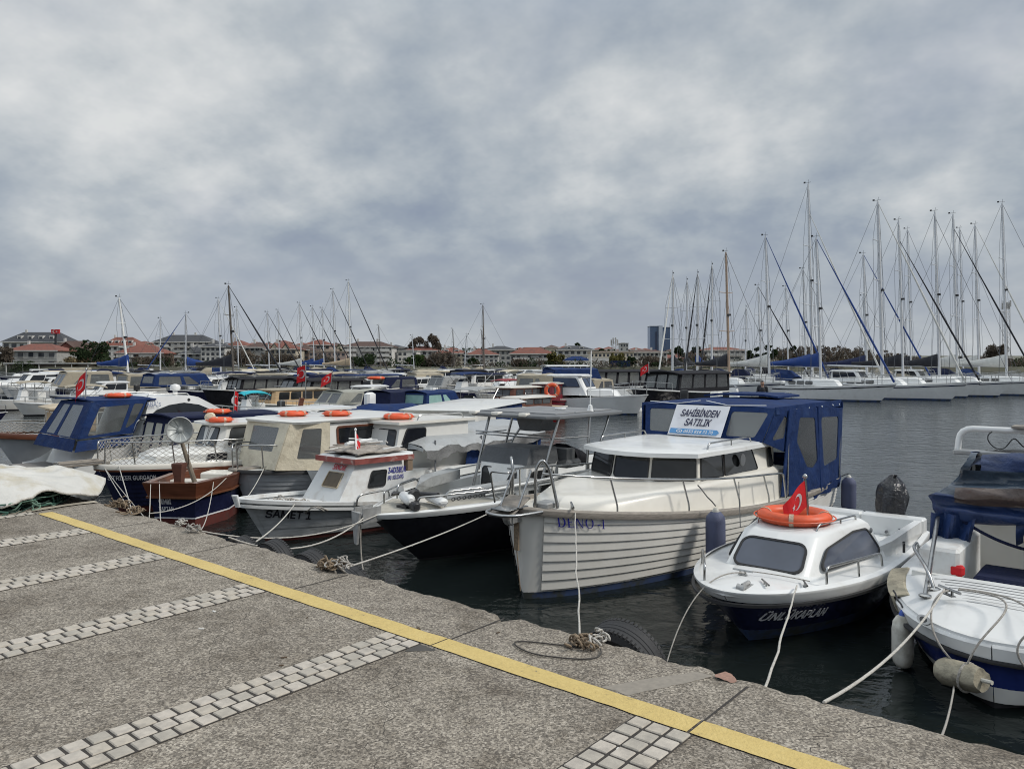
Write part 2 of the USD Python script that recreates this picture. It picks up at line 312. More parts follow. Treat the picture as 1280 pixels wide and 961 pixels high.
# ---------------------------------------------------------------- the quay, the water, the land behind
U, V = np.array([0.7675, -0.641]), np.array([0.641, 0.7675])       # along the quay edge, and out over the water
def quv(u, v, z=0.0): return np.array([u * U[0] + v * V[0], u * U[1] + v * V[1], z])
conc = usdkit.material(stage, '/World/Looks/washed_concrete', {
    'g': ('geometry', {}), 'v1': ('voronoi_texture', {'scale': 112.0}), 's1': ('separate_color', {}), 'v2': ('voronoi_texture', {'scale': 210.0}), 's2': ('separate_color', {}),
    'r1': ('rgb_ramp', {'ramp': [(0.0, (0.04, 0.034, 0.028)), (0.30, (0.095, 0.083, 0.069)), (0.55, (0.225, 0.20, 0.165)), (0.8, (0.345, 0.31, 0.26)), (1.0, (0.52, 0.475, 0.41))]}),
    'r2': ('rgb_ramp', {'ramp': [(0.0, (0.09, 0.08, 0.067)), (0.5, (0.22, 0.197, 0.165)), (1.0, (0.37, 0.33, 0.28))]}),
    'm12': ('mix_color', {'fac': 0.40}),
    'n': ('noise_texture', {'scale': 1.15, 'detail': 8.0, 'roughness': 0.62}), 'nr': ('rgb_ramp', {'ramp': [(0.30, (0.50, 0.46, 0.41)), (0.45, (0.88, 0.86, 0.83)), (0.66, (1.12, 1.11, 1.08))]}),
    'n3': ('noise_texture', {'scale': 6.5, 'detail': 6.0, 'roughness': 0.7}), 'nr3': ('rgb_ramp', {'ramp': [(0.36, (0.72, 0.70, 0.67)), (0.5, (1.0, 1.0, 1.0)), (0.7, (1.1, 1.09, 1.07))]}),
    'mul': ('mix_color', {'blend_type': 'multiply', 'fac': 1.0, 'use_clamp_result': False}), 'mul2': ('mix_color', {'blend_type': 'multiply', 'fac': 1.0}),
    'bn': ('noise_texture', {'scale': 75.0, 'detail': 3.0}), 'bb': ('bump', {'distance': 0.006}), 'p': ('principled_bsdf', {'roughness': 0.9})},
    [('g.position', 'v1.vector'), ('g.position', 'v2.vector'), ('v1.color', 's1.color'), ('v2.color', 's2.color'), ('s1.r', 'r1.fac'), ('s2.r', 'r2.fac'), ('r1.color', 'm12.a'), ('r2.color', 'm12.b'),
     ('g.position', 'n.vector'), ('n.fac', 'nr.fac'), ('g.position', 'n3.vector'), ('n3.fac', 'nr3.fac'), ('m12.result', 'mul.a'), ('nr.color', 'mul.b'), ('mul.result', 'mul2.a'), ('nr3.color', 'mul2.b'), ('mul2.result', 'p.base_color'),
     ('g.position', 'bn.vector'), ('bn.fac', 'bb.height'), ('bb.normal', 'p.normal')], surface='p.BSDF')
sett_ms = [mat(f'sett_stone_{"abc"[i]}', c, rough=0.85, var=0.14, vs=25, dirt=(0.24, 0.22, 0.19), dirt_s=9, dirt_lo=0.5, dirt_hi=0.8, bump=0.003, bs=60) for i, c in enumerate([(0.40, 0.36, 0.30), (0.36, 0.33, 0.28), (0.43, 0.39, 0.335)])]
mortar = mat('dark_joint_mortar', (0.035, 0.03, 0.026), rough=0.95, var=0.3, vs=40)
beige_conc = mat('pale_cement', (0.38, 0.34, 0.27), rough=0.9, var=0.2, vs=12, bump=0.004)
yellow = usdkit.material(stage, '/World/Looks/worn_yellow_paint', {
    'g': ('geometry', {}), 'n': ('noise_texture', {'scale': 30.0, 'detail': 8.0, 'roughness': 0.75}), 'n2': ('noise_texture', {'scale': 3.0, 'detail': 5.0}), 'add': ('mix_float', {'fac': 0.35}),
    'r': ('rgb_ramp', {'ramp': [(0.36, (0.13, 0.115, 0.09)), (0.39, (0.46, 0.345, 0.125)), (0.5, (0.52, 0.39, 0.14)), (0.7, (0.58, 0.45, 0.18))]}),
    'bn': ('noise_texture', {'scale': 75.0, 'detail': 3.0}), 'bb': ('bump', {'distance': 0.005}), 'p': ('principled_bsdf', {'roughness': 0.75})},
    [('g.position', 'n.vector'), ('g.position', 'n2.vector'), ('n.fac', 'add.a'), ('n2.fac', 'add.b'), ('add.result', 'r.fac'), ('r.color', 'p.base_color'), ('g.position', 'bn.vector'), ('bn.fac', 'bb.height'), ('bb.normal', 'p.normal')], surface='p.BSDF')
quay = thing('quay', 'rough washed concrete quay with cobbled bands and a yellow line', 'quay', kind='structure')
def edge_v(u):
    """Where the quay's ragged upper edge runs."""
    p = np.stack([np.asarray(u) * 1.7, 0 * u, 0 * u], -1)
    e = 3.685 + 0.05 * (meshkit.fbm(p, 5, 3) - 0.5) + 0.045 * (meshkit.fbm(p * 7, 3, 8) - 0.5)
    for c, w, d in ((-3.07, 0.06, 0.13), (-1.66, 0.05, 0.08), (-4.72, 0.08, 0.08), (-6.2, 0.2, 0.03), (-0.3, 0.3, -0.03), (-8.4, 0.4, 0.06)): e = e - d * np.exp(-((u - c) / w) ** 2)
    return e
us = np.r_[-45, -30, np.arange(-16, 3.0, 0.025), 5, 9, 16]
prof = [(-0.30, 0), (-0.22, 0), (-0.15, -0.001), (-0.10, -0.003), (-0.065, -0.007), (-0.035, -0.014), (-0.012, -0.03), (0.004, -0.06), (0.012, -0.11), (0.02, -0.22), (0.01, -0.45), (0.03, -0.8), (0.02, -1.3), (0.0, -2.2)]
rows = []
for dv, dz in prof:
    ev = edge_v(us)
    vv = ev + dv if dv > -0.3 else np.full_like(us, 3.25)
    q = np.stack([us * U[0] + vv * V[0], us * U[1] + vv * V[1], np.full_like(us, dz)], -1)
    if dv > -0.12:
        a = min(1, (dv + 0.12) / 0.12) * 0.055
        nz = meshkit.fbm(q * 6, 5, 11) - 0.5
        q[:, :2] += (nz * a)[:, None] * V; q[:, 2] += (meshkit.fbm(q * 8, 4, 5) - 0.55) * a * 0.8
    rows.append(q)
part(quay, 'edge_beam', skin(np.array(rows).transpose(1, 0, 2)), conc, 'rough worn concrete edge of the quay with chipped corners', smooth=True)
gx = np.r_[-45, -30, np.arange(-16, 3.01, 0.25), 5, 9, 16]; gy = np.r_[-20, -8, -4, np.arange(-2, 3.26, 0.25)]
P = np.array([[quv(a, b, 0) for b in gy] for a in gx]); part(quay, 'pavement', skin(P), conc)
# joints across the edge strip, setts and the painted line
for i, u in enumerate((-1.5, -3.04, -4.55, -6.06, -7.56)):
    a, b, w = quv(u - 0.004, 2.95, 0.002), quv(u - 0.004, 3.56, 0.002), np.array([*(U * 0.009), 0])
    part(quay, 'slab_joint', (np.array([a, a + w, b + w * 1.6, b]), np.array([[0, 1, 2, 3]])), mortar)
rng = np.random.default_rng(4)
for bi, (uc, v0) in enumerate(((-1.615, 2.02), (-3.255, 0.62), (-4.775, 0.95), (-6.18, 1.40), (-7.63, 1.9), (-9.0, 2.4))):
    a, b = quv(uc - 0.140, v0 - 0.03, 0.003), quv(uc + 0.140, v0 - 0.03, 0.003); d = np.array([*(V * (2.948 - v0 + 0.03)), 0])
    part(quay, 'sett_bed', (np.array([a, b, b + d, a + d]), np.array([[0, 1, 2, 3]])), mortar)
    for r in range(3):
        v = 2.935
        first = True
        while v > v0:
            ln = 0.0455 * (1 if (first and bi and r % 2) else 2) + rng.normal(0, 0.0012)
            w = 0.079 + rng.normal(0, 0.0012); uu = uc + (r - 1) * 0.0925 - w / 2 + rng.normal(0, 0.0015)
            top = 0.0085 + rng.normal(0, 0.0012)
            bx, f = box(uu, uu + w, v - ln + 0.013, v, -0.02, top, 0.004)
            bx = rotz((bx, f), rng.normal(0, 0.9), bx.mean(0))[0]
            part(quay, 'sett', (np.stack([bx[:, 0] * U[0] + bx[:, 1] * V[0], bx[:, 0] * U[1] + bx[:, 1] * V[1], bx[:, 2]], -1), f), sett_ms[rng.integers(3)])
            v -= ln; first = False
yl = []
for u0, u1 in ((-8.85, -3.055), (-3.045, -1.508), (-1.495, 3.0)):
    s = np.arange(u0, u1 + 0.02, 0.03); s[-1] = u1; o = meshkit.fbm(np.stack([s * 9, 0 * s, 0 * s], -1), 4, 2) - 0.5; o2 = meshkit.fbm(np.stack([s * 9, 0 * s + 5, 0 * s], -1), 4, 6) - 0.5
    yl.append(skin(np.array([[quv(a, 2.952 + 0.012 * p, 0.0055) for a, p in zip(s, o)], [quv(a, 3.088 + 0.012 * p, 0.0055) for a, p in zip(s, o2)]])))
part(quay, 'painted_line', yl, yellow, 'worn yellow line painted along the quay edge')
s = np.linspace(0.4, 3.62, 20)
part(quay, 'cement_strip', skin(np.array([[quv(-8.97 + 0.03 * math.sin(7 * b) - 0.02 * b, b, 0.012) for b in s], [quv(-9.14 + 0.02 * math.sin(5 * b), b, 0.014) for b in s]])), beige_conc)
def blot(name, pts, m, z, seed=0, label=None):
    P_ = Polygon(pts).buffer(.02).buffer(-.01); b = np.array(P_.segmentize(.02).exterior.coords)[:-1]; b = b + (meshkit.fbm(np.column_stack([b * 14, 0 * b[:, 0] + seed]), 4)[:, None] - .5) * .06
    v, f = slab(Polygon(b).buffer(0), .0012); part(quay, name, (np.array([quv(a_, c_, z + h_) for a_, c_, h_ in v]), f), m, label)
blot('cement_patch', [(-2.02, 3.12), (-1.90, 3.11), (-1.76, 3.40), (-1.70, 3.55), (-1.76, 3.56), (-1.86, 3.40)], mat('pale_cement_patch', (.235, .21, .175), rough=.95, var=.15, vs=30), .0006, 1, 'pale cement patch between the yellow line and the edge')
blot('damp_patch', [(-3.12, 2.93), (-2.98, 2.94), (-3.10, 2.82)], mat('damp_concrete', (.055, .05, .042), rough=.6, var=.3, vs=20), .0008, 3); blot('red_stain', [(-1.66, 3.58), (-1.58, 3.56), (-1.58, 3.63), (-1.66, 3.64)], mat('brick_red_stain', (.27, .16, .12), rough=.9, var=.3, vs=40), .0016, 5)
crack = mat('dark_crack', (.03, .027, .024), rough=.95, var=.2)
for k, (a_, b_) in enumerate((((-2.9, 2.7), (-2.15, 1.7)), ((-4.4, 2.6), (-3.6, 1.9)), ((-5.6, 3.55), (-5.2, 3.1)), ((-.9, 3.6), (-1.1, 3.1)))):
    s_ = np.linspace(0, 1, 40)[:, None]; p_ = np.array(a_) * (1 - s_) + np.array(b_) * s_; p_ = p_ + (meshkit.fbm(np.column_stack([s_[:, 0] * 9, 0 * s_[:, 0] + k, 0 * s_[:, 0]]), 5)[:, None] - .5) * [.22, .12]
    part(quay, 'crack', skin(np.array([[quv(q_[0] - .0016, q_[1], .0007), quv(q_[0] + .0016, q_[1], .0007)] for q_ in p_])), crack)
rgl = np.random.default_rng(77)
for k in range(16):
    u_, v_ = rgl.uniform(-4.8, -.8), rgl.uniform(1.6, 3.5); l_ = rgl.uniform(.008, .018)
    part(quay, 'litter', move(rotz(box(-l_, l_, -l_ * .4, l_ * .4, .001, .005, .001), rgl.uniform(0, 180)), quv(u_, v_, 0)), [mat('dead_leaf', (.07, .045, .025), rough=.9), mat('paper_scrap', (.55, .54, .5), rough=.9)][k % 3 == 0])
# water: one sheet with a wind ripple
water_m = usdkit.material(stage, '/World/Looks/harbour_water', {
    'g': ('geometry', {}), 'mp': ('mapping', {'scale': (1.0, 1.25, 1.0), 'rotation': (0, 0, 0.5)}), 'n1': ('noise_texture', {'scale': 1.6, 'detail': 3.0, 'roughness': 0.5, 'distortion': 0.6}), 'n2': ('noise_texture', {'scale': 7.0, 'detail': 3.0, 'roughness': 0.5, 'distortion': 0.4}),
    'n3': ('noise_texture', {'scale': 0.06, 'detail': 3.0}), 'k3': ('map_range', {'clamp': True, 'from_min': 0.35, 'from_max': 0.65, 'to_min': 0.45, 'to_max': 1.25}),
    'a': ('math', {'math_type': 'multiply', 'value2': 0.22}), 's': ('math', {'math_type': 'add'}), 's3': ('math', {'math_type': 'multiply'}), 'b': ('bump', {'strength': 1.0, 'distance': 0.05}), 'p': ('principled_bsdf', {'base_color': (0.006, 0.008, 0.0075), 'roughness': 0.06, 'ior': 1.33, 'specular_ior_level': 0.36})},
    [('g.position', 'mp.vector'), ('mp.vector', 'n1.vector'), ('mp.vector', 'n2.vector'), ('mp.vector', 'n3.vector'), ('n3.fac', 'k3.value'), ('n2.fac', 'a.value1'), ('n1.fac', 's.value1'), ('a.value', 's.value2'), ('s.value', 's3.value1'), ('k3.result', 's3.value2'), ('s3.value', 'b.height'), ('b.normal', 'p.normal')], surface='p.BSDF')
solo('water', 'dark rippled harbour water of the marina', 'water', (np.array([[-1500, -60, SEA], [1500, -60, SEA], [1500, 420, SEA], [-1500, 420, SEA]], float), np.array([[0, 1, 2, 3]])), water_m, kind='structure')
# land: the far shore with its sea wall, rising gently inland
def land_z(x, y):
    y = np.asarray(y, float)
    return 0.5 + 9.0 * np.clip((y - 290) / 420, 0, 1) ** 1.2 + 14 * np.clip((y - 700) / 2500, 0, 1) + 1.5 * np.clip((y - 260) / 30, 0, 1) * np.clip(-np.asarray(x) / 150, 0, 1)
def shore_y(x): return 248 + 6 * np.sin(np.asarray(x) * 0.021) + np.where(np.asarray(x) > 60, (np.asarray(x) - 60) * 0.18, 0)
xs = np.r_[np.linspace(-3000, -500, 14), np.arange(-460, 461, 12), np.linspace(500, 3000, 14)]
ts = [0, 1.2, 3, 12, 30, 60, 100, 150, 220, 300, 450, 800, 1500, 3500, 9000]
P = [[(x, shore_y(x) + (0.4 * math.sin(x) if t == 0 else t), (SEA - 1.0) if t == 0 else float(land_z(x, shore_y(x) + t)) + (0 if t > 2 else 0.1)) for t in ts] for x in xs]
land_m = mat('shore_ground', (0.10, 0.10, 0.07), rough=0.95, var=0.35, vs=0.05, dirt=(0.16, 0.14, 0.12), dirt_s=0.03)
solo('land', 'low built-up shore beyond the marina', 'land', skin(np.array(P)), land_m, kind='structure')
# ---------------------------------------------------------------- boats: hulls and fittings. x forward from the stem at the waterline, y to port, z up from the waterline
class Hull:
    def __init__(s, L, B, zb, zm, zs, tm=0.45, p=2.0, q=1.0, tr=0.8, rake=0.3, flare=0.15, k=0.8, dep=0.35, boot=0.08, wp=1.6, wq=1.0, wtr=None, n=34, m=8, rk=4.0):
        s.__dict__.update(locals()); s.wtr = tr if wtr is None else wtr
        s.t = 1 - np.cos(np.linspace(0, math.pi / 2, n)) ** 1.0; s.t = np.linspace(0, 1, n) ** 1.5
    def _f(s, t, p, q, tr):
        t = np.asarray(t, float); a = np.clip(t / s.tm, 0, 1); b = np.clip((t - s.tm) / (1 - s.tm), 0, 1)
        return np.where(t < s.tm, np.clip(1 - (1 - a) ** p, 0, 1) ** (1 / q), 1 - (1 - tr) * b ** 2)
    def zg(s, t): t = np.asarray(t, float); return s.zb * 2 * (t - .5) * (t - 1) - s.zm * 4 * t * (t - 1) + s.zs * 2 * t * (t - .5)
    def bg(s, t): return s.B / 2 * s._f(t, s.p, s.q, s.tr)
    def bw(s, t): return s.B / 2 * (1 - s.flare) * s._f(t, s.wp, s.wq, s.wtr)
    def y(s, t, z):
        z = np.asarray(z, float); r = np.clip(z / s.zg(t), 0, 1.2)
        up = s.bw(t) + (s.bg(t) - s.bw(t)) * r ** s.k
        return np.where(z >= 0, up, s.bw(t) * np.sqrt(np.clip(1 - (z / s.dep) ** 2, 0, 1)))
    def P(s, t, z, off=0.0):
        """Point of the port side at station t and height z."""
        t, z = np.broadcast_arrays(np.asarray(t, float), np.asarray(z, float))
        x = -t * s.L + s.rake * np.clip(1 - t, 0, 1) ** s.rk * z / s.zb
        p = np.stack([x, s.y(t, z), z], -1)
        if np.any(off):
            e = 0.004; t2 = np.clip(t + e, 0, 1); t1 = np.clip(t - e, 0, 1)
            a = np.stack([-(t2 - t1) * s.L, s.y(t2, z) - s.y(t1, z), 0 * z], -1); b = np.stack([0 * z, s.y(t, z + 0.02) - s.y(t, z - 0.02), 0.04 + 0 * z], -1)
            nn = np.cross(b, a); nn /= np.linalg.norm(nn, axis=-1, keepdims=True) + 1e-9
            nn = np.where(nn[..., 1:2] < 0, -nn, nn); p = p + nn * np.asarray(off)[..., None]
        return p
    def at(s, x, z, off=0.0):
        t = np.clip(-np.asarray(x, float) / s.L, 0, 1)
        for _ in range(12): t = np.clip((s.rake * np.clip(1 - t, 0, 1) ** s.rk * z / s.zb - x) / s.L, 0, 1)
        return s.P(t, z, off)
    def gun(s, t, dz=0.0, out=0.0):
        t = np.asarray(t, float); p = s.P(t, s.zg(t)); p[..., 2] += dz; p[..., 1] = np.maximum(p[..., 1] + out, 0); return p
    def band(s, lo, hi, m=None, off=0.0, t=None):
        t = s.t if t is None else t; m = m or s.m
        r = np.linspace(0, 1, m); z = lo(t)[:, None] + (hi(t) - lo(t))[:, None] * r
        return s.P(np.broadcast_to(t[:, None], z.shape), z, off)
    def side(s, parent, matl, name='hull', lo=None, label=None, hi=None):
        G = s.band(lo or (lambda t: 0 * t + s.boot), hi or s.zg); ms = [both(skin(G))]
        E = G[-1]; tr = np.concatenate([E, (E * [1, -1, 1])[::-1]]); ms.append(skin(np.array([tr, np.repeat(tr.mean(0)[None] * [1, 0, 1], len(tr), 0)])))
        return part(parent, name, ms, matl, label, smooth=50)
    def bottom(s, parent, matl, name='bottom_paint', hi=None, off=0.0):
        G = s.band(lambda t: 0 * t - s.dep * 0.98, hi or (lambda t: 0 * t + s.boot + 0.004), 7, off); ms = [both(skin(G))]
        E = G[-1]; tr = np.concatenate([E, (E * [1, -1, 1])[::-1]]); ms.append(skin(np.array([tr, np.repeat(tr.mean(0)[None] * [1, 0, 1], len(tr), 0)])))
        return part(parent, name, ms, matl, smooth=50)
    def stripe(s, parent, name, z0, z1, matl, off=0.004, rel=False, label=None):
        lo = (lambda t: s.zg(t) + z0) if rel else (lambda t: 0 * t + z0); hi = (lambda t: s.zg(t) + z1) if rel else (lambda t: 0 * t + z1)
        return part(parent, name, both(skin(s.band(lo, hi, 2, off))), matl, label, smooth=True)
    def moulding(s, parent, matl, drop, out=0.02, name='gunwale_moulding', t1=1.0):
        t = s.t[s.t <= t1]; g = s.zg(t); zs = [(g - drop, 0.0), (g - drop, out), (g - 0.02, out * 0.8), (g, out * 0.2), (g + 0.002, -0.05)]
        G = np.stack([s.P(t, np.minimum(z, g), o + 0 * t) + [0, 0, 1] * np.maximum(z - g, 0)[:, None] for z, o in zs], 1); G[..., 1] = np.maximum(G[..., 1], 0)
        E = G[-1]; tr = np.concatenate([E, (E * [1, -1, 1])[::-1]])
        return part(parent, name, [both(skin(G)), skin(np.array([tr, np.repeat(tr.mean(0)[None] * [1, 0, 1], len(tr), 0)]))], matl, smooth=40)
    def planks(s, parent, matl, n, lo, th=0.02, name='plank', t0=0.0, t1=1.0):
        t = s.t[(s.t >= t0) & (s.t <= t1)]
        for k in range(n):
            zs = [lo(t) + (s.zg(t) - lo(t)) * r for r in (k / n, k / n, (k + 0.03) / n, (k + 1) / n)]
            G = np.stack([s.P(t, z, o + 0 * t) for z, o in zip(zs, (0.0, th, th, 0.003))], 1)
            part(parent, name, both(skin(G)), matl, smooth=40)
    def deck(s, parent, matl, drop=0.03, t0=0.0, t1=1.0, camber=0.04, inset=0.01, name='deck', label=None, n=7):
        t = np.linspace(t0, t1, 24); t = t0 + (t1 - t0) * np.linspace(0, 1, 24) ** 1.4
        g = s.gun(t, -drop, -inset); c = np.linspace(-1, 1, n)
        P_ = np.stack([np.stack([g[:, 0], g[:, 1] * a, g[:, 2] + camber * (1 - a * a) * np.minimum(1, g[:, 1] / (s.B * 0.3))], -1) for a in c], 1)
        return part(parent, name, sheet(P_, 0.03), matl, label, smooth=40)
    def rail(s, parent, matl, name='rubbing_strake', prof=((0, -.03), (.03, -.03), (.04, 0), (.03, .03), (0, .03)), dz=0.0, t1=1.0, stern=True, t0=0.0, label=None, out=0.0):
        """A strip that runs round the gunwale; prof = (outward, up)."""
        t = s.t[(s.t <= t1) & (s.t >= t0)]; g = s.gun(t, dz, out); g = g if t0 > 0 else g
        path = np.concatenate([g[::-1], (g * [1, -1, 1])[1:]]) if t0 == 0 else g[::-1]
        d = np.gradient(path, axis=0); d[:, 2] = 0; d /= np.linalg.norm(d, axis=1, keepdims=True) + 1e-9
        nn = np.stack([-d[:, 1], d[:, 0], 0 * d[:, 0]], -1) * -1.0
        if t0 == 0:
            mid = len(g) - 1; nn[mid] = [1, 0, 0]
            nn = np.where((np.sign(path[:, 1]) * nn[:, 1] < 0)[:, None], -nn, nn); nn[mid] = [1, 0, 0]
        else: nn = np.where((nn[:, 1] < 0)[:, None], -nn, nn)
        R = np.array([[p + n_ * a + [0, 0, b] for a, b in prof] for p, n_ in zip(path, nn)])
        ms = [skin(R, closed_v=True, cap=True)]
        if t0 > 0: ms = [both(ms[0])]
        if stern and t1 >= 1:
            g1 = s.gun(np.array([1.0]), dz)[0]
            ms.append(box(g1[0] - max(a for a, _ in prof), g1[0] + 0.002, -g1[1], g1[1], g1[2] + min(b for _, b in prof), g1[2] + max(b for _, b in prof)))
        return part(parent, name, ms, matl, label, smooth=40)
    def name(s, parent, nm, txt, h, x0, dz, matl, sx=1.0, shear=0.0, bold=True, side=1, mesh=None, off=0.006):
        """Lettering on the bow; on the port side it reads towards the stern. x0 = where it starts, dz = baseline below the gunwale."""
        if mesh is None:
            m = meshkit.text_mesh(txt, h, 0.004, bold); v, f = trimesh.remesh.subdivide_to_size(m.vertices, m.faces, 0.022)
        else: v, f = mesh
        v = np.array(v); X = x0 - (v[:, 0] * sx + v[:, 1] * shear)
        t = np.clip(-X / s.L, 0, 1); Z = s.zg(t) - dz + v[:, 1]
        return part(parent, nm, (s.at(X, Z, off + v[:, 2]) * [1, side, 1], f), matl)
def ringz(half, z):
    """A closed outline from its port half (x, y), front to back, at height z (a number or one per point)."""
    h = np.asarray(half, float); zz = np.broadcast_to(z, (len(h),)); a = np.column_stack([h, zz]); return np.concatenate([a, (a * [1, -1, 1])[::-1]])
def cleat(p, rz=0, s=1.0, horn=0.12):
    m = cat([tube([(-horn * s, 0, 0.05 * s), (horn * s, 0, 0.05 * s)], 0.011 * s, 6), tube([(-0.03 * s, 0, 0), (-0.03 * s, 0, 0.05 * s)], 0.012 * s), tube([(0.03 * s, 0, 0), (0.03 * s, 0, 0.05 * s)], 0.012 * s), box(-.05 * s, .05 * s, -.02 * s, .02 * s, 0, .008 * s)])
    return move(rotz(m, rz), p)
def berth(loc, rz):
    """Turns a boat's own coordinates into the harbour's, for things that hang on it or stand on it."""
    a = math.radians(rz); f, l = np.array([math.cos(a), math.sin(a), 0]), np.array([-math.sin(a), math.cos(a), 0]); o = np.array([*loc, SEA])
    return lambda *p: o + p[0] * f + p[1] * l + np.array([0, 0, p[2]])
def fender(p, label, r=0.11, h=0.55, matl=None, top=None, group=None, tilt=None, cap=None):
    t = thing('fender', label, 'fender', p, 0, group); matl = matl or fend_blue
    pr = [(r * 0.25, 0), (r * 0.62, 0.012), (r * 0.88, 0.05), (r, 0.12), (r, h - 0.12), (r * 0.9, h - 0.06), (r * 0.55, h - 0.012), (r * 0.3, h)]
    b = revolve(pr, 18); w = b[0]; w = w + (meshkit.fbm(w * 9 + p[0], 3)[:, None] - 0.5) * 0.02 * np.array([1, 1, 0])
    part(t, 'body', (w, b[1]), matl, smooth=60)
    part(t, 'eye', move(revolve([(r * 0.40, 0), (r * 0.36, 0.03), (r * 0.22, 0.055), (0.01, 0.06)], 10), (0, 0, h - 0.02)), cap or fend_white, smooth=40)
    if top is not None:
        q = np.asarray(top, float) - np.asarray(p, float); part(t, 'lanyard', tube(sag((0, 0, h + 0.06), q, 0.0, 6, 0.006, 1), 0.008, 5), plast_black)
    return t
def life_ring(p, label, R=0.30, r=0.075, tilt=(0, 0), rz=0, group=None, bands=4, mats=None):
    t = thing('life_ring', label, 'life ring', p, rz, group)
    tf = lambda m: rot(rot(m, (1, 0, 0), tilt[0]), (0, 1, 0), tilt[1])
    part(t, 'ring', tf(move(torus(R, r, 44, 12, 0.85), (0, 0, r * 0.85))), orange, smooth=True)
    for k in range(bands):
        a = math.radians(45 + 90 * k); c = np.array([R * math.cos(a), R * math.sin(a), r * 0.85]); d = np.array([-math.sin(a), math.cos(a), 0])
        th = np.linspace(0, 2 * math.pi, 13)[:-1]; e = np.array([math.cos(a), math.sin(a), 0])
        rg = [[c + d * w + (r + 0.005) * (math.cos(h) * e + 0.85 * math.sin(h) * np.array([0, 0, 1])) for h in th] for w in (-0.022, 0.022)]
        part(t, 'band', tf(skin(np.array(rg), closed_v=True)), mats or mat('worn_reflective_band', (0.45, 0.33, 0.24), rough=0.5, var=0.4, vs=30), smooth=True)
    n = 40; an = np.linspace(0, 2 * math.pi, n, endpoint=False); rad = R + r + 0.012 + 0.02 * np.abs(np.sin(2 * an)) ; part(t, 'grab_line', tf(tube(np.stack([rad * np.cos(an), rad * np.sin(an), 0 * an + r * 0.8], -1), 0.007, 5, closed=True)), orange)
    return t
def flag(p, label, w=0.4, h=0.28, rz=0.0, pole=0.6, droop=0.35, lean=(0, 0), seed=0, pr=0.012, staff=None, big=True, fold=1.0, name='flag'):
    """Red flag with a white crescent and star on a staff."""
    t = thing(name, label, 'flag', p, rz)
    lx, ly = lean
    part(t, 'staff', tube([(0, 0, 0), (lx * pole, ly * pole, pole)], pr, 8), staff or steel)
    if big: part(t, 'finial', move(revolve([(0.004, 0), (pr * 1.8, 0.01), (pr * 1.8, 0.03), (0.004, 0.05)], 8), (lx * pole, ly * pole, pole)), staff or steel, smooth=True)
    def cloth(q, o=0.0):
        u, v = q[:, 0:1], q[:, 1:2]          # 0..w, 0..h
        s = np.clip(u / w, 0, 1.2)
        z = pole * 0.96 - h + v - droop * w * s ** 1.2
        x = lx * z + u * (1 - 0.35 * droop) * np.cos(0.5 * fold * s); y = ly * z + 0.055 * fold * w / 0.4 * np.sin(s * 7.5 + v * 4 + seed) * s + u * 0.25 * fold
        return np.hstack([x, y + o, z])
    uu, vv = np.meshgrid(np.linspace(0, w, 15), np.linspace(0, h, 9), indexing='ij')
    g = cloth(np.stack([uu.ravel(), vv.ravel()], -1)).reshape(15, 9, 3); part(t, 'cloth', sheet(g, 0.004, (0, 1, 0)), red_cloth, smooth=50)
    c = Point(w * 0.40, h / 2).buffer(h * 0.27, quad_segs=10).difference(Point(w * 0.40 + h * 0.075, h / 2).buffer(h * 0.215, quad_segs=10))
    st = Polygon([(w * 0.40 + h * 0.31 + h * (0.135 if k % 2 == 0 else 0.052) * math.cos(math.pi + k * math.pi / 5), h / 2 + h * (0.135 if k % 2 == 0 else 0.052) * math.sin(math.pi + k * math.pi / 5)) for k in range(10)])
    for nm, s_ in (('crescent', c), ('star', st)):
        m = trimesh.creation.extrude_polygon(s_, 0.001, engine='earcut'); v, f = trimesh.remesh.subdivide_to_size(m.vertices, m.faces, 0.06)
        part(t, nm, cat([(cloth(v[:, :2], -0.0025), f), (cloth(v[:, :2], 0.0075), f)]), white_cloth)
    return t
def rope(label, pts, r=0.011, matl=None, group=None, drop=None, n=16, name='mooring_rope', wob=0.0, seed=1):
    P_ = sag(pts[0], pts[1], drop, n, wob, seed) if drop is not None else spline(pts, max(n, 6 * len(pts)))
    return solo(name, label, 'rope', tube(P_, r * .72, 6), matl or rope_w, smooth=True, group=group)
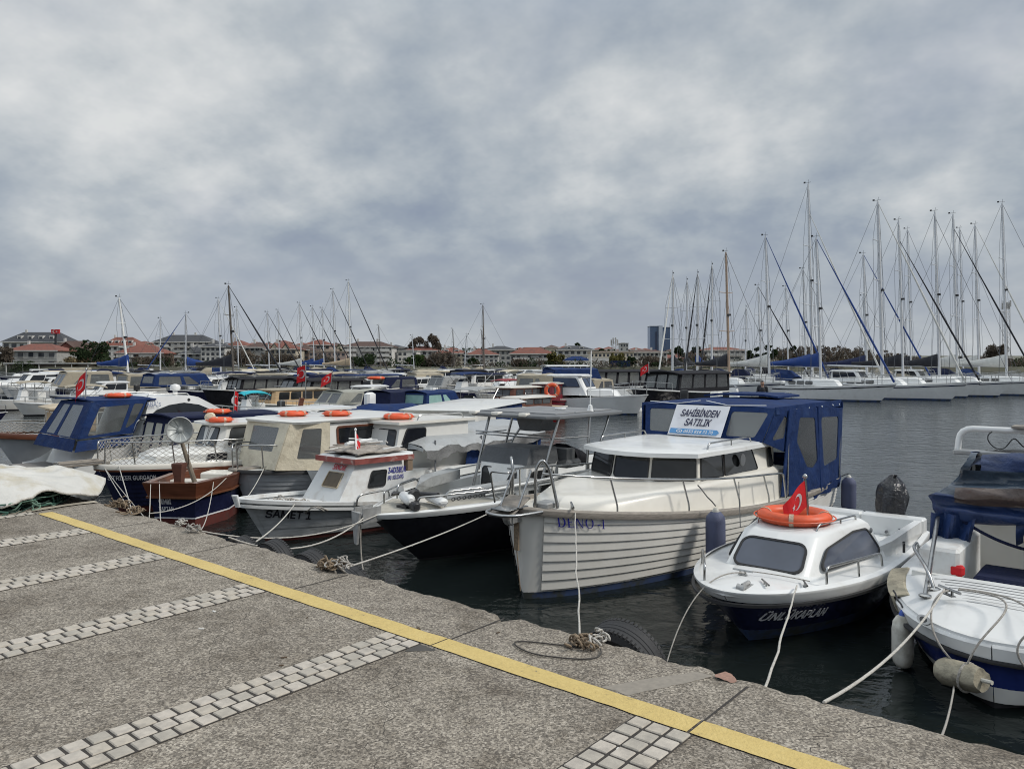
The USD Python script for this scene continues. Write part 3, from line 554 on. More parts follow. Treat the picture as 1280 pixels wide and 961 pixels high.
# ---------------------------------------------------------------- front row: the cream lapstrake boat for sale
def serif(word, h):
    """Roman capitals with thick and thin strokes: D E N O - 1."""
    t, s = 0.17 * h, 0.06 * h; R = lambda x0, x1, y0, y1: sbox(x0 * h, y0 * h, x1 * h, y1 * h); out, x = [], 0.0
    E_ = lambda cx, cy, rx, ry: affinity.scale(Point(cx * h, cy * h).buffer(1, quad_segs=10), rx * h, ry * h)
    G = {'D': (unary_union([R(.08, .22, 0, 1), R(0, .35, 0, .05), R(0, .35, .95, 1), E_(.34, .5, .44, .5).difference(E_(.30, .5, .33, .45)).intersection(R(.25, 1, 0, 1))]), .92),
         'E': (unary_union([R(.08, .22, 0, 1), R(0, .66, 0, .05), R(0, .64, .95, 1), R(.2, .46, .48, .53), R(.62, .66, 0, .2), R(.60, .64, .8, 1), R(.43, .46, .40, .61)]), .80),
         'N': (unary_union([R(.12, .18, 0, 1), R(.76, .82, 0, 1), Polygon([(.05 * h, h), (.22 * h, h), (.82 * h, 0), (.72 * h, 0)]), R(0, .3, 0, .045), R(0, .2, .955, 1), R(.64, .95, .955, 1)]), 1.08),
         'O': (E_(.48, .5, .46, .51).difference(E_(.48, .5, .31, .46)), 1.08), '-': (R(.05, .38, .30, .38), .55), '1': (unary_union([R(.16, .28, 0, 1), R(.03, .41, 0, .05), Polygon([(.02 * h, .86 * h), (.16 * h, .98 * h), (.16 * h, .88 * h)])]), .5)}
    for c in word:
        if c in G: out.append(affinity.translate(G[c][0], x, 0)); x += G[c][1] * h
        else: x += 0.25 * h
    m = slab(unary_union(out), 0.003); r = trimesh.remesh.subdivide_to_size(*m, 0.05); return r
LOC, RZ = (0.13, 8.355), 230.1
B_ = thing('cabin_boat', 'cream lapstrake cabin boat with blue rear canopy and a for-sale banner', 'boat', (*LOC, SEA), RZ)
D = berth(LOC, RZ)
H = Hull(7.45, 2.5, 0.99, 0.635, 0.56, tm=0.5, p=2.0, q=1.75, tr=0.82, rake=0.12, flare=0.10, k=0.9, wp=1.9, wq=1.25, dep=0.5, boot=0.07, n=46, m=12, rk=3)
hullw = W_('ivory_gelcoat', (0.64, 0.625, 0.58), dirt=(0.50, 0.475, 0.42), dirt_s=1.3, dirt_lo=0.5, dirt_hi=0.95, stretch=(1, 1, 0.4))
H.side(B_, hullw); H.bottom(B_, anti_blue)
H.planks(B_, hullw, 8, lambda t: 0.10 + 0 * t + 0.05 * t, th=0.02, t0=0.012)
H.rail(B_, wood_pale, 'toe_rail', ((0, -.045), (.035, -.045), (.045, -.02), (.045, .02), (.03, .035), (-.03, .035), (-.03, -.02)))
H.deck(B_, gel_cream, 0.02, camber=0.03)
# trunk cabin and wheelhouse
out0 = [(-0.62, 0.0), (-0.66, 0.25), (-0.86, 0.52), (-1.5, 0.80), (-2.5, 0.97), (-3.6, 1.02), (-4.75, 1.02)]
zt = [1.02, 1.02, 1.02, 1.04, 1.06, 1.06, 1.05]; zd = [0.86, 0.85, 0.82, .76, .66, .60, .55]
inn = [(x - (0.12 if i < 3 else 0.05), max(0, y - 0.07)) for i, (x, y) in enumerate(out0)]
inn2 = [(x - (0.24 if i < 3 else 0.12), max(0, y - 0.15)) for i, (x, y) in enumerate(out0)]
part(B_, 'trunk_cabin', loft([ringz(out0, zd), ringz([(x - .02, max(0, y - .02)) for x, y in out0], np.array(zt) - 0.07), ringz(inn, np.array(zt) - 0.015), ringz(inn2, np.array(zt) + 0.005)]), gel_cream, smooth=45)
cb = [(-2.20, 0.0), (-2.20, 0.28), (-2.50, 0.82), (-4.72, 0.93)]; ct = [(-2.29, 0.0), (-2.29, 0.27), (-2.57, 0.78), (-4.72, 0.86)]
part(B_, 'wheelhouse', loft([ringz(cb, 1.02), ringz(ct, 1.38)]), gel_cream)
q3 = lambda a, b, z0=1.03, z1=1.38: [(*cb[a], z0), (*cb[b], z0), (*ct[b], z1), (*ct[a], z1)]
m3 = lambda q: [(x, -y, z) for x, y, z in (q[1], q[0], q[3], q[2])]
frame_b = plast_black
window(B_, [(cb[1][0], -cb[1][1], 1.03), (cb[1][0], cb[1][1], 1.03), (ct[1][0], ct[1][1], 1.38), (ct[1][0], -ct[1][1], 1.38)], (0.05, 0.95, 0.10, 0.93), 0.05, 0.012, frame_b, glass_dark)
window(B_, q3(1, 2), (0.05, 0.95, 0.10, 0.93), 0.05, 0.012, frame_b, glass_dark)
window(B_, m3(q3(1, 2)), (0.05, 0.95, 0.10, 0.93), 0.05, 0.012, frame_b, glass_dark)
window(B_, q3(2, 3), (0.03, 0.29, 0.08, 0.93), 0.02, 0.008, frame_b, glass_dark); window(B_, q3(2, 3), [(0.32, .08), (0.755, .08), (0.70, .93), (0.32, .93)], 0.02, 0.008, frame_b, glass_dark)
window(B_, m3(q3(2, 3)), (0.25, 0.68, 0.08, 0.93), 0.02, 0.008, frame_b, glass_dark)
ro = [(-2.06, 0.0), (-2.10, 0.32), (-2.40, 0.87), (-3.5, 0.96), (-4.78, 0.99)]
ri = [(x - .05, y * .95) for x, y in ro]; rii = [(x - 0.25 if x > -4 else x + .02, y * .7) for x, y in ro]
part(B_, 'wheelhouse_roof', loft([ringz(ri, 1.355), ringz(ro, 1.365), ringz(ro, 1.42), ringz(ri, 1.44), ringz(rii, 1.455)]), gel_clean, smooth=40)
for s_ in (1, -1):
    part(B_, 'grab_rail', [tube([(-2.75, s_ * .82, 1.42), (-2.8, s_ * .82, 1.52), (-4.05, s_ * .85, 1.52), (-4.1, s_ * .85, 1.42)], 0.013, 6, fr=0.05), tube([(-3.45, s_ * .84, 1.42), (-3.45, s_ * .84, 1.52)], 0.010)], steel, smooth=True)
part(B_, 'porthole', move(revolve([(0.085, 0), (0.085, 0.012), (0.07, 0.016)], 18, 'y'), (-3.66, 0.905, 1.23)), plast_grey, smooth=40)
part(B_, 'vent_window', on_quad([(-4.50, .935, 1.03), (-4.70, .935, 1.03), (-4.68, .885, 1.36), (-4.56, .885, 1.36)], rr(0.02, .16, .02, .3, .03), 0.01, 0.004), glass_dark)
# canopy
cz = lambda x, y: 1.93 + 0.05 * (1 - (y / 1.15) ** 2) - 0.035 * ((x + 5.7) / 1.4) ** 2
gx_, gy_ = np.linspace(-4.42, -7.36, 16), np.linspace(-1.06, 1.09, 15)
rngc = np.random.default_rng(1)
part(B_, 'canopy_top', sheet(np.array([[(x, y, cz(x, y) + 0.012 * math.sin(9 * x + y) * (1 - abs(y))) for y in gy_] for x in gx_]), 0.02), can_blue, smooth=50)
part(B_, 'canopy_valance', [box(-7.38, -4.40, s_ * 1.09 - .012, s_ * 1.09 + .012, 1.82, 1.93) for s_ in (1, -1)] + [box(-7.385, -7.36, -1.13, 1.13, 1.79, 1.90)], can_blue)
F0 = [(-4.20, -0.92, 1.43), (-4.20, 0.97, 1.43), (-4.42, 1.09, 1.91), (-4.42, -1.04, 1.91)]
panel(B_, 'canopy_front', F0, [(0.04, 0.28, 0.14, 0.86), (0.30, 0.66, 0.14, 0.86), [(0.70, .12), (0.93, .12), (0.965, .86), (0.70, .86)]], can_blue, vin_dull, 0.014, 0.04)
for s_ in (1, -1):
    fl = (lambda q: q) if s_ > 0 else (lambda q: [(x, -y, z) for x, y, z in (q[1], q[0], q[3], q[2])])
    panel(B_, 'canopy_side', fl([(-4.20, .98, 1.43), (-4.90, 1.08, 1.22), (-4.90, 1.105, 1.85), (-4.42, 1.09, 1.91)]), [[(0.22, 0.12), (0.74, 0.32), (0.86, 0.82), (0.62, .86)]], can_blue, vin_dull, 0.014, 0.03)
    panel(B_, 'canopy_side', fl([(-4.72, 1.04, .60), (-6.02, 1.19, .56), (-5.98, 1.14, 1.86), (-4.80, 1.13, 1.88)]), [[(0.30, 0.62), (0.62, 0.30), (0.80, 0.28), (0.93, 0.36), (0.90, 0.88), (0.36, 0.90)]], can_blue, vin, 0.016, 0.07)
    panel(B_, 'canopy_side', fl([(-6.02, 1.19, .56), (-7.44, 1.05, .56), (-7.34, 1.12, 1.80), (-5.98, 1.14, 1.86)]), [[(0.16, 0.26), (0.80, 0.30), (0.84, 0.88), (0.12, 0.88)]], can_blue, vin, 0.016, 0.08)
    part(B_, 'canopy_seam', fl and tube([(-6.0, s_ * 1.20, .54), (-6.0, s_ * 1.165, 1.2), (-5.985, s_ * 1.155, 1.88)], 0.022, 6), can_blue, smooth=True)
    part(B_, 'canopy_skirt', sheet(np.array([[(x, s_ * (1.20 - 0.02 * z - .10 * max(0, (-x - 6)) ** 2 * .55 + 0.012 * math.sin(17 * x)), 0.60 - 0.14 * z + 0.02 * math.sin(9 * x)) for z in (0, .5, 1)] for x in np.linspace(-4.75, -7.46, 26)]), 0.012, (0, -s_, 0)), can_blue, smooth=60)
panel(B_, 'canopy_back', [(-7.46, 1.04, .55), (-7.46, -1.04, .55), (-7.36, -1.12, 1.84), (-7.36, 1.12, 1.84)], [(0.1, 0.9, 0.3, 0.88)], can_blue, vin, 0.014, 0.06)
part(B_, 'canopy_flap', sheet(np.array([[(x, y, 2.0 + 0.03 * (x + 6.0) ** 2 * 0 + (0.05 if abs(y) < .5 else 0.02)) for y in np.linspace(-.75, .55, 6)] for x in (-5.9, -6.4, -6.9)]), 0.03), can_blue, smooth=40)
part(B_, 'canopy_hoop', [tube([(x, -1.1, .6), (x - .02, -1.1, 1.7), (x - .02, -.95, 1.88), (x - .02, .95, 1.88), (x - .02, 1.1, 1.7), (x, 1.1, .6)], 0.014, 6, fr=0.12) for x in (-4.85, -6.1, -7.28)], steel, smooth=True)
for x in (-5.2, -5.75, -6.35, -6.9, -7.25): part(B_, 'snap_fastener', move(revolve([(0.014, 0), (0.011, 0.010)], 8, 'y'), (x, 1.104, 1.86)), white_cloth)
cockpit = part(B_, 'cockpit_bulkhead', box(-4.80, -4.74, -.9, .9, .5, 1.44), gel_cream)
part(B_, 'engine_box', box(-6.7, -5.6, -.4, .4, .3, .8, .03), gel_cream)
# pulpit, rails
gp = lambda t, dz, out=-0.06: tuple(H.gun(np.array([t]), dz, out)[0])
rl = [gp(t, 0.40 - 0.02 * (t > .5), -0.10) for t in (0.0225, 0.10, .2, .3, .4, .5, .60)]
for s_ in (1, -1):
    R = np.array(rl) * [1, s_, 1]
    part(B_, 'side_rail', tube(list(spline(R, 30)) + [R[-1] + [-.10, 0, -.03], R[-1] + [-.16, 0.03 * s_, -.5]], 0.014, 7), steel, smooth=True)
    for t in (0.115, 0.255, 0.40, .52):
        a, b = np.array(gp(t, 0.0, -.05)), np.array(gp(t + 0.0, .39, -.10)); part(B_, 'stanchion', tube([a * [1, s_, 1], a * [1, s_, 1] + [0, 0, .10], b * [1, s_, 1] + [0.06, 0, 0]], 0.012, 6, fr=0.08), steel, smooth=True)
    part(B_, 'pulpit_hoop', tube([(0.0, s_ * .16, 1.0), (0.0, s_ * .16, 1.42), (-.04, s_ * .22, 1.54), (-.12, s_ * .26, 1.42), (-.16, s_ * .34, 1.0)], 0.017, 8, fr=0.12), steel, smooth=True)
part(B_, 'bow_loop', tube([(-.18, .30, .98), (.12, .26, .98), (.42, .20, .98), (.50, 0, .98), (.42, -.20, .98), (.12, -.26, .98), (-.18, -.30, .98)], 0.018, 8, fr=0.12), steel, smooth=True)
part(B_, 'bow_ladder', [tube([(0.0, -.14, 1.40), (.22, -.14, 1.03)], 0.012), tube([(0.0, .1, 1.40), (.22, .1, 1.03)], 0.012), box(.05, .40, -.13, .1, 1.01, 1.03), tube([(-.05, -.16, 1.36), (.10, -.16, 1.36), (.10, -.40, 1.36), (.0, -.42, 1.0)], 0.012, 6, fr=.05)], steel, smooth=True)
part(B_, 'bow_platform', move(rot(box(.0, .40, -.15, .15, 0, .025, .008), (0, 1, 0), 26), (0.0, -.05, 1.10)), wood_pale)
part(B_, 'anchor_roller', [move(revolve([(.055, -.05), (.07, -.03), (.045, 0), (.07, .03), (.055, .05)], 12, 'y'), (.22, -.02, .90)), box(.0, .24, -.075, -.06, .86, 1.0), box(.0, .24, .03, .045, .86, 1.0)], galv, smooth=40)
part(B_, 'anchor_strap', [box(.115, .135, -.03, .03, .55, 1.0), tube([(.125, 0, .56), (.06, 0, .1)], .006)], rope_o)
cz_ = gp(0.055, 0.0, -0.09); part(B_, 'cleat', cleat((cz_[0], cz_[1], cz_[2] + .02), 40, 1.3), steel, smooth=40)
part(B_, 'deck_hatch', box(-.25, -.02, .1, .3, 1.0, 1.06, .01), galv)
H.name(B_, 'name_lettering', '', 0.095, -0.14, 0.155, ink_blue, mesh=serif('DENO -1', 0.115), sx=0.80, off=0.032, shear=-.28)
cp = gp(0.052, 0.02, -0.02)
# what hangs on it
bn = thing('banner', 'white for-sale banner tied to the front of the blue boat canopy', 'banner', D(-4.30, 0, 1.49), RZ)
bq = np.array([(-4.13, -0.48, 1.475), (-4.10, 0.40, 1.475), (-4.40, 0.42, 1.92), (-4.40, -0.46, 1.92)]) - [-4.30, 0, 1.49] + [0.035, 0, 0]
fB, Wb, Hb = quad_map(bq)
def bmap(v): 
    q = fB(v); s = v[:, 0] / Wb; q[:, 0] += 0.02 * np.sin(3.1 * s * 2) * (1 - v[:, 1] / Hb); return q
gu, gv = np.meshgrid(np.linspace(0, Wb, 12), np.linspace(0, Hb, 8), indexing='ij')
part(bn, 'sheet', sheet(bmap(np.stack([gu.ravel(), gv.ravel(), 0 * gu.ravel()], -1)).reshape(12, 8, 3), 0.004, (-1, 0, 0)), mat('banner_vinyl', (0.70, 0.70, 0.72), rough=0.4, var=0.03), smooth=60)
v, f = slab(rpoly([(0.03 * Wb, .05 * Hb), (.90 * Wb, .05 * Hb), (.95 * Wb, .13 * Hb), (.90 * Wb, .21 * Hb), (.03 * Wb, .21 * Hb)], .01), 0.001, 0.006); v, f = trimesh.remesh.subdivide_to_size(v, f, .1); part(bn, 'blue_band', (bmap(v), f), mat('banner_blue', (0.09, 0.27, 0.52), rough=0.4, var=0.03))
def btext(s, x, y, h, m, sx=.72, sh=.16, bold=True):
    t = meshkit.text_mesh(s, h, 0.001, bold); v, f = trimesh.remesh.subdivide_to_size(t.vertices, t.faces, .06); v = np.array(v); v[:, 0] = x + v[:, 0] * sx + v[:, 1] * sh; v[:, 1] += y; v[:, 2] += 0.0085
    part(bn, 'lettering', (bmap(v), f), m)
btext('SAHİBİNDEN', .13 * Wb, .62 * Hb, .115, ink_navy, .62); btext('SATILIK', .26 * Wb, .32 * Hb, .115, ink_navy, .64)
btext('0533 818 71 70', .30 * Wb, .085 * Hb, .044, ink_white, .98)
ci = Point(.22 * Wb, .13 * Hb); v, f = slab(affinity.scale(ci.buffer(.034).difference(ci.buffer(.024)), 1.5, .8).union(affinity.rotate(sbox(.22 * Wb - .006, .13 * Hb - .016, .22 * Wb + .006, .13 * Hb + .016), 40)), .001, .0085); part(bn, 'phone_symbol', (bmap(v), f), ink_white)
for a, b in (((-.12, -.50, .44), (-.10, -.95, .47)), ((-.12, -.50, .44), (-.14, -.1, .50)), ((-.12, .36, .44), (-.14, .0, .50)), ((-.12, .36, .44), (-.1, .95, .46))): part(bn, 'tie_cord', tube([a, b], .006, 5), white_cloth)
fender(D(-1.98, 1.30, .20), 'slate-blue fender on the middle of the cream boat\'s side, behind the small boat\'s bow', .115, .62, top=D(-2.0, 1.06, 1.10))
fender(D(-7.25, 1.26, .02), 'slate-blue fender at the stern of the cream boat below the blue canopy', .12, .60, top=D(-7.2, 1.14, .62))
rope('thin mooring rope hanging straight down from the cream boat\'s bow cleat to the quay', (D(*cp), quv(-2.47, 3.55, .03)), .0085, drop=.05, wob=0.004)
# ---------------------------------------------------------------- front row: the small navy cuddy boat
LOC, RZ = (2.19, 7.10), 230.0
B_ = thing('cuddy_boat', 'small white cuddy boat with navy hull, red flag and life ring on its roof', 'boat', (*LOC, SEA), RZ); D = berth(LOC, RZ)
H = Hull(3.75, 1.72, 0.58, 0.50, 0.48, tm=0.42, p=2.0, q=1.9, tr=0.85, rake=0.55, flare=0.26, k=0.75, wp=1.7, wq=1.05, dep=0.3, boot=0.13, n=40, m=9, rk=3)
H.side(B_, navy_gel, hi=lambda t: H.zg(t) - 0.09); H.bottom(B_, anti_blue)
H.moulding(B_, gel_clean, 0.10, 0.025); H.rail(B_, plast_black, 'rubber_strip', ((0.0, -.014), (.03, -.012), (.03, .012), (0.0, .014)), dz=-0.105, out=-.006)
H.deck(B_, gel_clean, 0.012, 0, 0.60, 0.05, 0.03, 'foredeck')
for s_ in (1, -1):
    t = np.linspace(.58, 1, 10); g = H.gun(t, -.012, -.03); part(B_, 'side_deck', (lambda m: m if s_ > 0 else mirror(m))(sheet(np.stack([g, g * [1, 0, 1] + [0, .58, -.01], g * [1, 0, 1] + [0, .57, -.10]], 1), .02)), gel_clean, smooth=40)
    part(B_, 'coaming', (lambda m: m if s_ > 0 else mirror(m))(cat([loft([[(-1.75, .66, z), (-2.15, .70, z), (-3.6, .70, z), (-3.6, .62, z), (-1.75, .60, z)] for z in (.46, .64)]), box(-3.7, -3.5, .0, .72, .40, .66, .02)])), gel_clean)
part(B_, 'cockpit_floor', box(-3.6, -1.8, -.6, .6, .12, .16), gel_old); part(B_, 'bench', box(-3.5, -3.1, -.6, .6, .16, .42, .02), gel_clean)
cb = [(-0.37, 0.0), (-0.37, 0.30), (-0.44, 0.42), (-1.25, 0.577), (-1.88, 0.70)]; ct = [(-0.72, 0.0), (-0.72, 0.27), (-0.78, 0.37), (-1.3, 0.452), (-1.84, 0.54)]
zc = [.53, .53, .53, .52, .50]; ZT = .86
tl = [(-0.90, 0.0), (-0.92, 0.24), (-0.98, .33), (-1.3, .40), (-1.84, .46)]
part(B_, 'cabin', loft([ringz([(x + .05, y + .05 * (y > 0)) for x, y in cb], np.array(zc) - .03), ringz(cb, np.array(zc) + .03), ringz(ct, ZT), ringz(tl, ZT + .04), ringz([(-1.1, 0), (-1.1, .15), (-1.15, .2), (-1.4, .25), (-1.84, .3)], ZT + .055)]), gel_clean, smooth=35)
gh = mat('blue_grey_glass', (0.075, 0.085, 0.11), rough=0.12, var=0.2, vs=1.5, spec=0.6)
window(B_, [(cb[1][0], -cb[1][1], .56), (cb[1][0], cb[1][1], .56), (ct[1][0], ct[1][1], ZT), (ct[1][0], -ct[1][1], ZT)], [(-.05, .08), (1.05, .08), (1.05, .78), (-.05, .80)], .08, .022, rubber, gh)
sq = [(cb[2][0], cb[2][1], .56), (cb[4][0], cb[4][1], .53), (ct[4][0], ct[4][1], ZT), (ct[2][0], ct[2][1], ZT)]
for q in (sq, [(x, -y, z) for x, y, z in (sq[1], sq[0], sq[3], sq[2])]):
    uv = [(.07, .10), (.93, .16), (.86, .86), (.62, .88), (.14, .62)]; uv = uv if q is sq else [(1 - a, b) for a, b in uv][::-1]
    window(B_, [tuple(np.array(p) + (np.array([0, .012, 0.004]) if q is sq else np.array([0, -.012, 0.004]))) for p in q], uv, .07, .022, rubber, gh)
for s_ in (1, -1): part(B_, 'roof_rail', [tube([(-.92, s_ * .30, .88), (-.98, s_ * .31, .95), (-1.72, s_ * .44, .95), (-1.76, s_ * .44, .88)], .011, 6, fr=.04), tube([(-1.42, s_ * .385, .88), (-1.42, s_ * .385, .95)], .009)], steel, smooth=True)
part(B_, 'cabin_light', move(revolve([(.028, 0), (.028, .012), (.016, .02)], 12, 'y'), (-1.78, .575, .80)), plast_grey)
g0 = H.gun(np.array([0.035, .16, .27, .42]), .0, -.06)
for s_ in (1, -1):
    part(B_, 'bow_rail', [tube([p * [1, s_, 1] for p in (g0[0], g0[0] + [0, 0, .15], g0[1] * [1, 1.0, 1] + [0, 0, .15], g0[1])], .012, 7, fr=.06)] if s_ < 0 else [tube([g0[1], g0[1] + [.02, 0, .17], g0[3] + [0.05, -.03, .15], g0[3] + [0, -.03, .01]], .012, 7, fr=.07), tube([g0[2] + [-.05, -.02, .0], g0[2] + [-.02, -.02, .155]], .01)], steel, smooth=True)
part(B_, 'cleat', cleat((.16, .22, .57), 40, .8), steel, smooth=40); part(B_, 'cleat', cleat((-.1, .48, .555), 30, .8), steel, smooth=40); part(B_, 'cleat', cleat((.02, -.05, .60), 90, .8), steel, smooth=40)
part(B_, 'bow_roller', [move(revolve([(.04, -.035), (.03, 0), (.04, .035)], 12, 'y'), (.40, .1, .585)), box(.22, .40, .06, .14, .57, .59), tube([(.24, .1, .605), (.38, .1, .605)], .02)], galv, smooth=40)
part(B_, 'stern_cleat', [tube([(-2.3, .78, .5), (-2.3, .78, .62)], .014), tube([(-2.36, .76, .60), (-2.24, .80, .60)], .012)], plast_black)
H.name(B_, 'name_lettering', 'ÜNLÜKAPLAN', .085, .19, .31, ink_white, sx=.78, shear=-.22, off=.02)
life_ring(D(-1.22, -.02, .905), 'faded orange life ring lying on the small cuddy boat\'s roof around the flagstaff', .30, .072, rz=20)
flag(D(-1.25, .12, .905), 'red crescent flag on a short staff on the small cuddy boat\'s roof', .40, .27, 196, .46, .62, (0.10, 0), 2, .014, fold=.35)
mo = thing('outboard_motor', 'outboard motor tied up in a black plastic bag at the cuddy boat\'s stern', 'outboard motor', D(-3.80, .27, .42), RZ)
zz = np.linspace(0, 1, 16); an = np.linspace(0, 2 * math.pi, 28, endpoint=False); R = []
for z in zz:
    r = np.interp(z, [0, .08, .3, .6, .8, .9, .96, 1], [.09, .14, .17, .175, .15, .10, .05, .03]); wv = 1 + .10 * np.cos(9 * an + 5 * z) * (1 if z > .1 else .4) + .07 * np.sin(4 * an - 9 * z)
    R.append(np.stack([-.16 * z + r * 1.1 * np.cos(an) * wv, r * np.sin(an) * wv, 0 * an + .02 + .68 * z], -1))
part(mo, 'bag', loft(R), bag, smooth=50); part(mo, 'bag_tie', tube([(-.14 + .12 * math.cos(a), .11 * math.sin(a), .53) for a in an], .012, 5, closed=True), plast_black)
part(mo, 'knot_ears', [loft([[(-.17 + .03 * math.cos(a) + .08 * k * z, .02 * math.sin(a) + k * .05 * z, .62 + .09 * z * (1 if k > 0 else .6)) for a in np.linspace(0, 6.28, 7)[:-1]] for z in (0, .6, 1)]) for k in (1, -1)], bag)
part(mo, 'bracket', [box(.0, .12, -.12, .12, -.18, .10, .01), box(-.10, -.02, -.05, .05, -.9, .04, .01)], plast_black); part(mo, 'steering_arm', [tube([(.1, 0, .02), (.42, .06, .06)], .018), tube([(.05, .1, .0), (.2, .2, -.05), (.3, .18, .1)], .012)], plast_grey)
rope('white mooring rope dropping from the small cuddy boat\'s bow rail to the quay edge', (D(.05, .46, .60), quv(-1.44, 3.62, -.02)), .010, drop=.02, wob=.003)
rope('grey bow line running from the small cuddy boat\'s stem down towards the tyre', spline([D(.02, -.02, .62), D(.36, -.18, .60), D(.50, -.22, .54), quv(-2.25, 3.80, -.30)], 24), .008, rope_g)
rope('rope lying across the small cuddy boat\'s foredeck from cleat to rail', [D(.02, -.05, .64), D(-.1, .2, .62), D(-.16, .5, .60)], .007, rope_g)
rope('dark tie line from the cream boat\'s rail down to the small cuddy boat\'s roof', (berth((0.13, 8.355), 230.1)(-3.05, 1.12, 1.02), D(-.78, -.42, .86)), .007, plast_black, drop=.02)

# ---------------------------------------------------------------- front row: right-hand boat under a blue tarpaulin
LOC, RZ = (3.58, 5.70), 230.0
B_ = thing('open_boat', 'white open boat with blue hull and sagging blue tarpaulin at the right', 'boat', (*LOC, SEA), RZ); D = berth(LOC, RZ)
H = Hull(4.6, 1.95, 0.50, 0.60, 0.60, tm=0.36, p=2.2, q=2.1, tr=0.9, rake=0.10, flare=0.22, k=0.55, wp=1.7, wq=1.15, dep=0.35, boot=0.10, n=40, m=9, rk=2)
H.side(B_, blue_gel, hi=lambda t: H.zg(t) - 0.10, lo=lambda t: 0 * t + .10); H.bottom(B_, anti_dark, hi=lambda t: 0 * t + .06)
H.stripe(B_, 'white_chine', .05, .17, gel, off=.012)
H.moulding(B_, gel_clean, 0.12, 0.035); H.rail(B_, rubber, 'rubber_strip', ((0.0, -.016), (.03, -.014), (.034, .0), (.03, .014), (0.0, .016)), dz=-0.125)
t = .24 * np.linspace(0, 1, 16) ** 1.5; g = H.gun(t, 0, -.02); c = np.linspace(-1, 1, 11)
dz = lambda a, x: 0.10 * (1 - abs(a) ** 4) * np.clip((-x) / .35, 0, 1) + 0.02
part(B_, 'foredeck', sheet(np.stack([np.stack([g[:, 0], g[:, 1] * a, g[:, 2] + dz(a, g[:, 0])], -1) for a in c], 1), .03), gel_clean, smooth=50)
def dtop(x, y): tt = np.clip(-x / H.L, 0, 1); g_ = H.gun(np.array([tt]))[0]; return g_[2] + dz(min(1, abs(y) / max(g_[1], .01)), np.array(x)) + .002
for k in range(9):
    x = -.32 - .075 * k; w = .22 + .045 * k if k < 8 else .60
    part(B_, 'anti_slip_strip', skin(np.array([[(x, y, float(dtop(x, y)) + .003), (x - .018, y, float(dtop(x, y)) + .003)] for y in np.linspace(-w + .02, w + .10, 9)])), plast_grey)
for s_, x_ in ((-1, .0), (1, .0)):
    p = np.array([-.02, s_ * .47, .545]); nn = np.array([.55, s_ * .62, .56]); a_ = np.array([-.72, s_ * .69, 0]); b_ = np.cross(nn, a_)
    q = [p - a_ * .085 - b_ * .035, p + a_ * .085 - b_ * .035, p + a_ * .085 + b_ * .035, p - a_ * .085 + b_ * .035]
    f_, w_, h_ = quad_map(q); el = affinity.translate(affinity.scale(Point(0, 0).buffer(1), w_ / 2, h_ / 2), w_ / 2, h_ / 2); el2 = affinity.scale(el, .5, .62)
    v, f = slab(el, .012); part(B_, 'navigation_light', (f_(v), f), galv); v, f = slab(el2, .004, .012); part(B_, 'light_lens', (f_(v), f), glass_dark)
for s_ in (-1, 1):
    t = np.linspace(.23, 1, 14); g = H.gun(t, 0.02, -.02); m = sheet(np.stack([g, g * [1, 1, 1] - [0, .10, -.03], g - [0, .22, -.03], g - [0, .24, .25]], 1), .02)
    part(B_, 'side_deck', m if s_ > 0 else mirror(m), gel_clean, smooth=40)
part(B_, 'cockpit_floor', box(-4.5, -1.06, -.78, .78, .10, .14), gel_old); part(B_, 'front_bulkhead', loft([ringz([(-1.06, 0), (-1.06, .60), (-1.09, .80), (-1.12, .80)], z) for z in (.10, .66)]), gel)
part(B_, 'console', box(-2.55, -2.05, -.05, .62, .14, .95, .03), gel); part(B_, 'console_door', box(-2.045, -2.03, .05, .5, .2, .85), gel_clean)
part(B_, 'side_locker', box(-2.6, -1.45, -.82, -.48, .14, .82, .03), gel_old); part(B_, 'locker_wall', box(-3.2, -3.14, -.8, .8, .14, 1.0, .02), gel)
part(B_, 'seat_box', box(-2.05, -1.55, -.36, .02, .14, .50, .02), gel_old); part(B_, 'seat_cushion', box(-2.08, -1.50, -.38, .05, .50, .60, .03), can_navy)
part(B_, 'red_pouch', box(-1.52, -1.44, -.56, -.44, .58, .68, .02), red_cloth)
part(B_, 'post', tube([(-.42, -.55, .62), (-2.0, -.76, 1.02)], .02, 8), steel, smooth=True)
for p_ in ((-.42, -.55, .625), (-.62, -.52, .64)): part(B_, 'post_foot', move(revolve([(.05, 0), (.05, .01), (.03, .02)], 12), p_), steel)
part(B_, 'post', tube([(-.42, .55, .62), (-2.0, .76, 1.02)], .02, 8), steel, smooth=True)
part(B_, 'grab_rail', tube([(-.62, -.52, .64), (-.70, -.60, .80), (-1.15, -.80, .86), (-1.5, -.84, .84), (-1.62, -.84, .66)], .015, 8, fr=.1), steel, smooth=True)
# sagging tarpaulin over the arch
tb = mat('blue_tarpaulin', (0.010, 0.026, 0.085), rough=0.45, var=0.3, vs=4, bump=0.03, bs=7)
tb_sheen = mat('sheen_slate_tarpaulin', (0.035, 0.05, 0.07), rough=0.22, var=0.3, vs=3, bump=0.03, bs=5)  # blue-grey sheen of the folds is put into this colour
tb_brown = mat('brown_reflection_foil', (0.07, 0.05, 0.042), rough=0.18, var=0.4, vs=3, bump=0.03, bs=5)  # brown reflection on the window foil, painted into its colour
PR = spline([(a, 0, b) for a, b in ((-2.75, 1.65), (-2.45, 1.64), (-2.22, 1.585), (-2.20, 1.50), (-2.25, 1.42), (-2.23, 1.365), (-2.10, 1.35), (-1.99, 1.31), (-1.96, 1.25), (-2.03, 1.19), (-2.03, 1.15), (-1.96, 1.10), (-1.97, 1.03), (-2.05, .99))], 66)
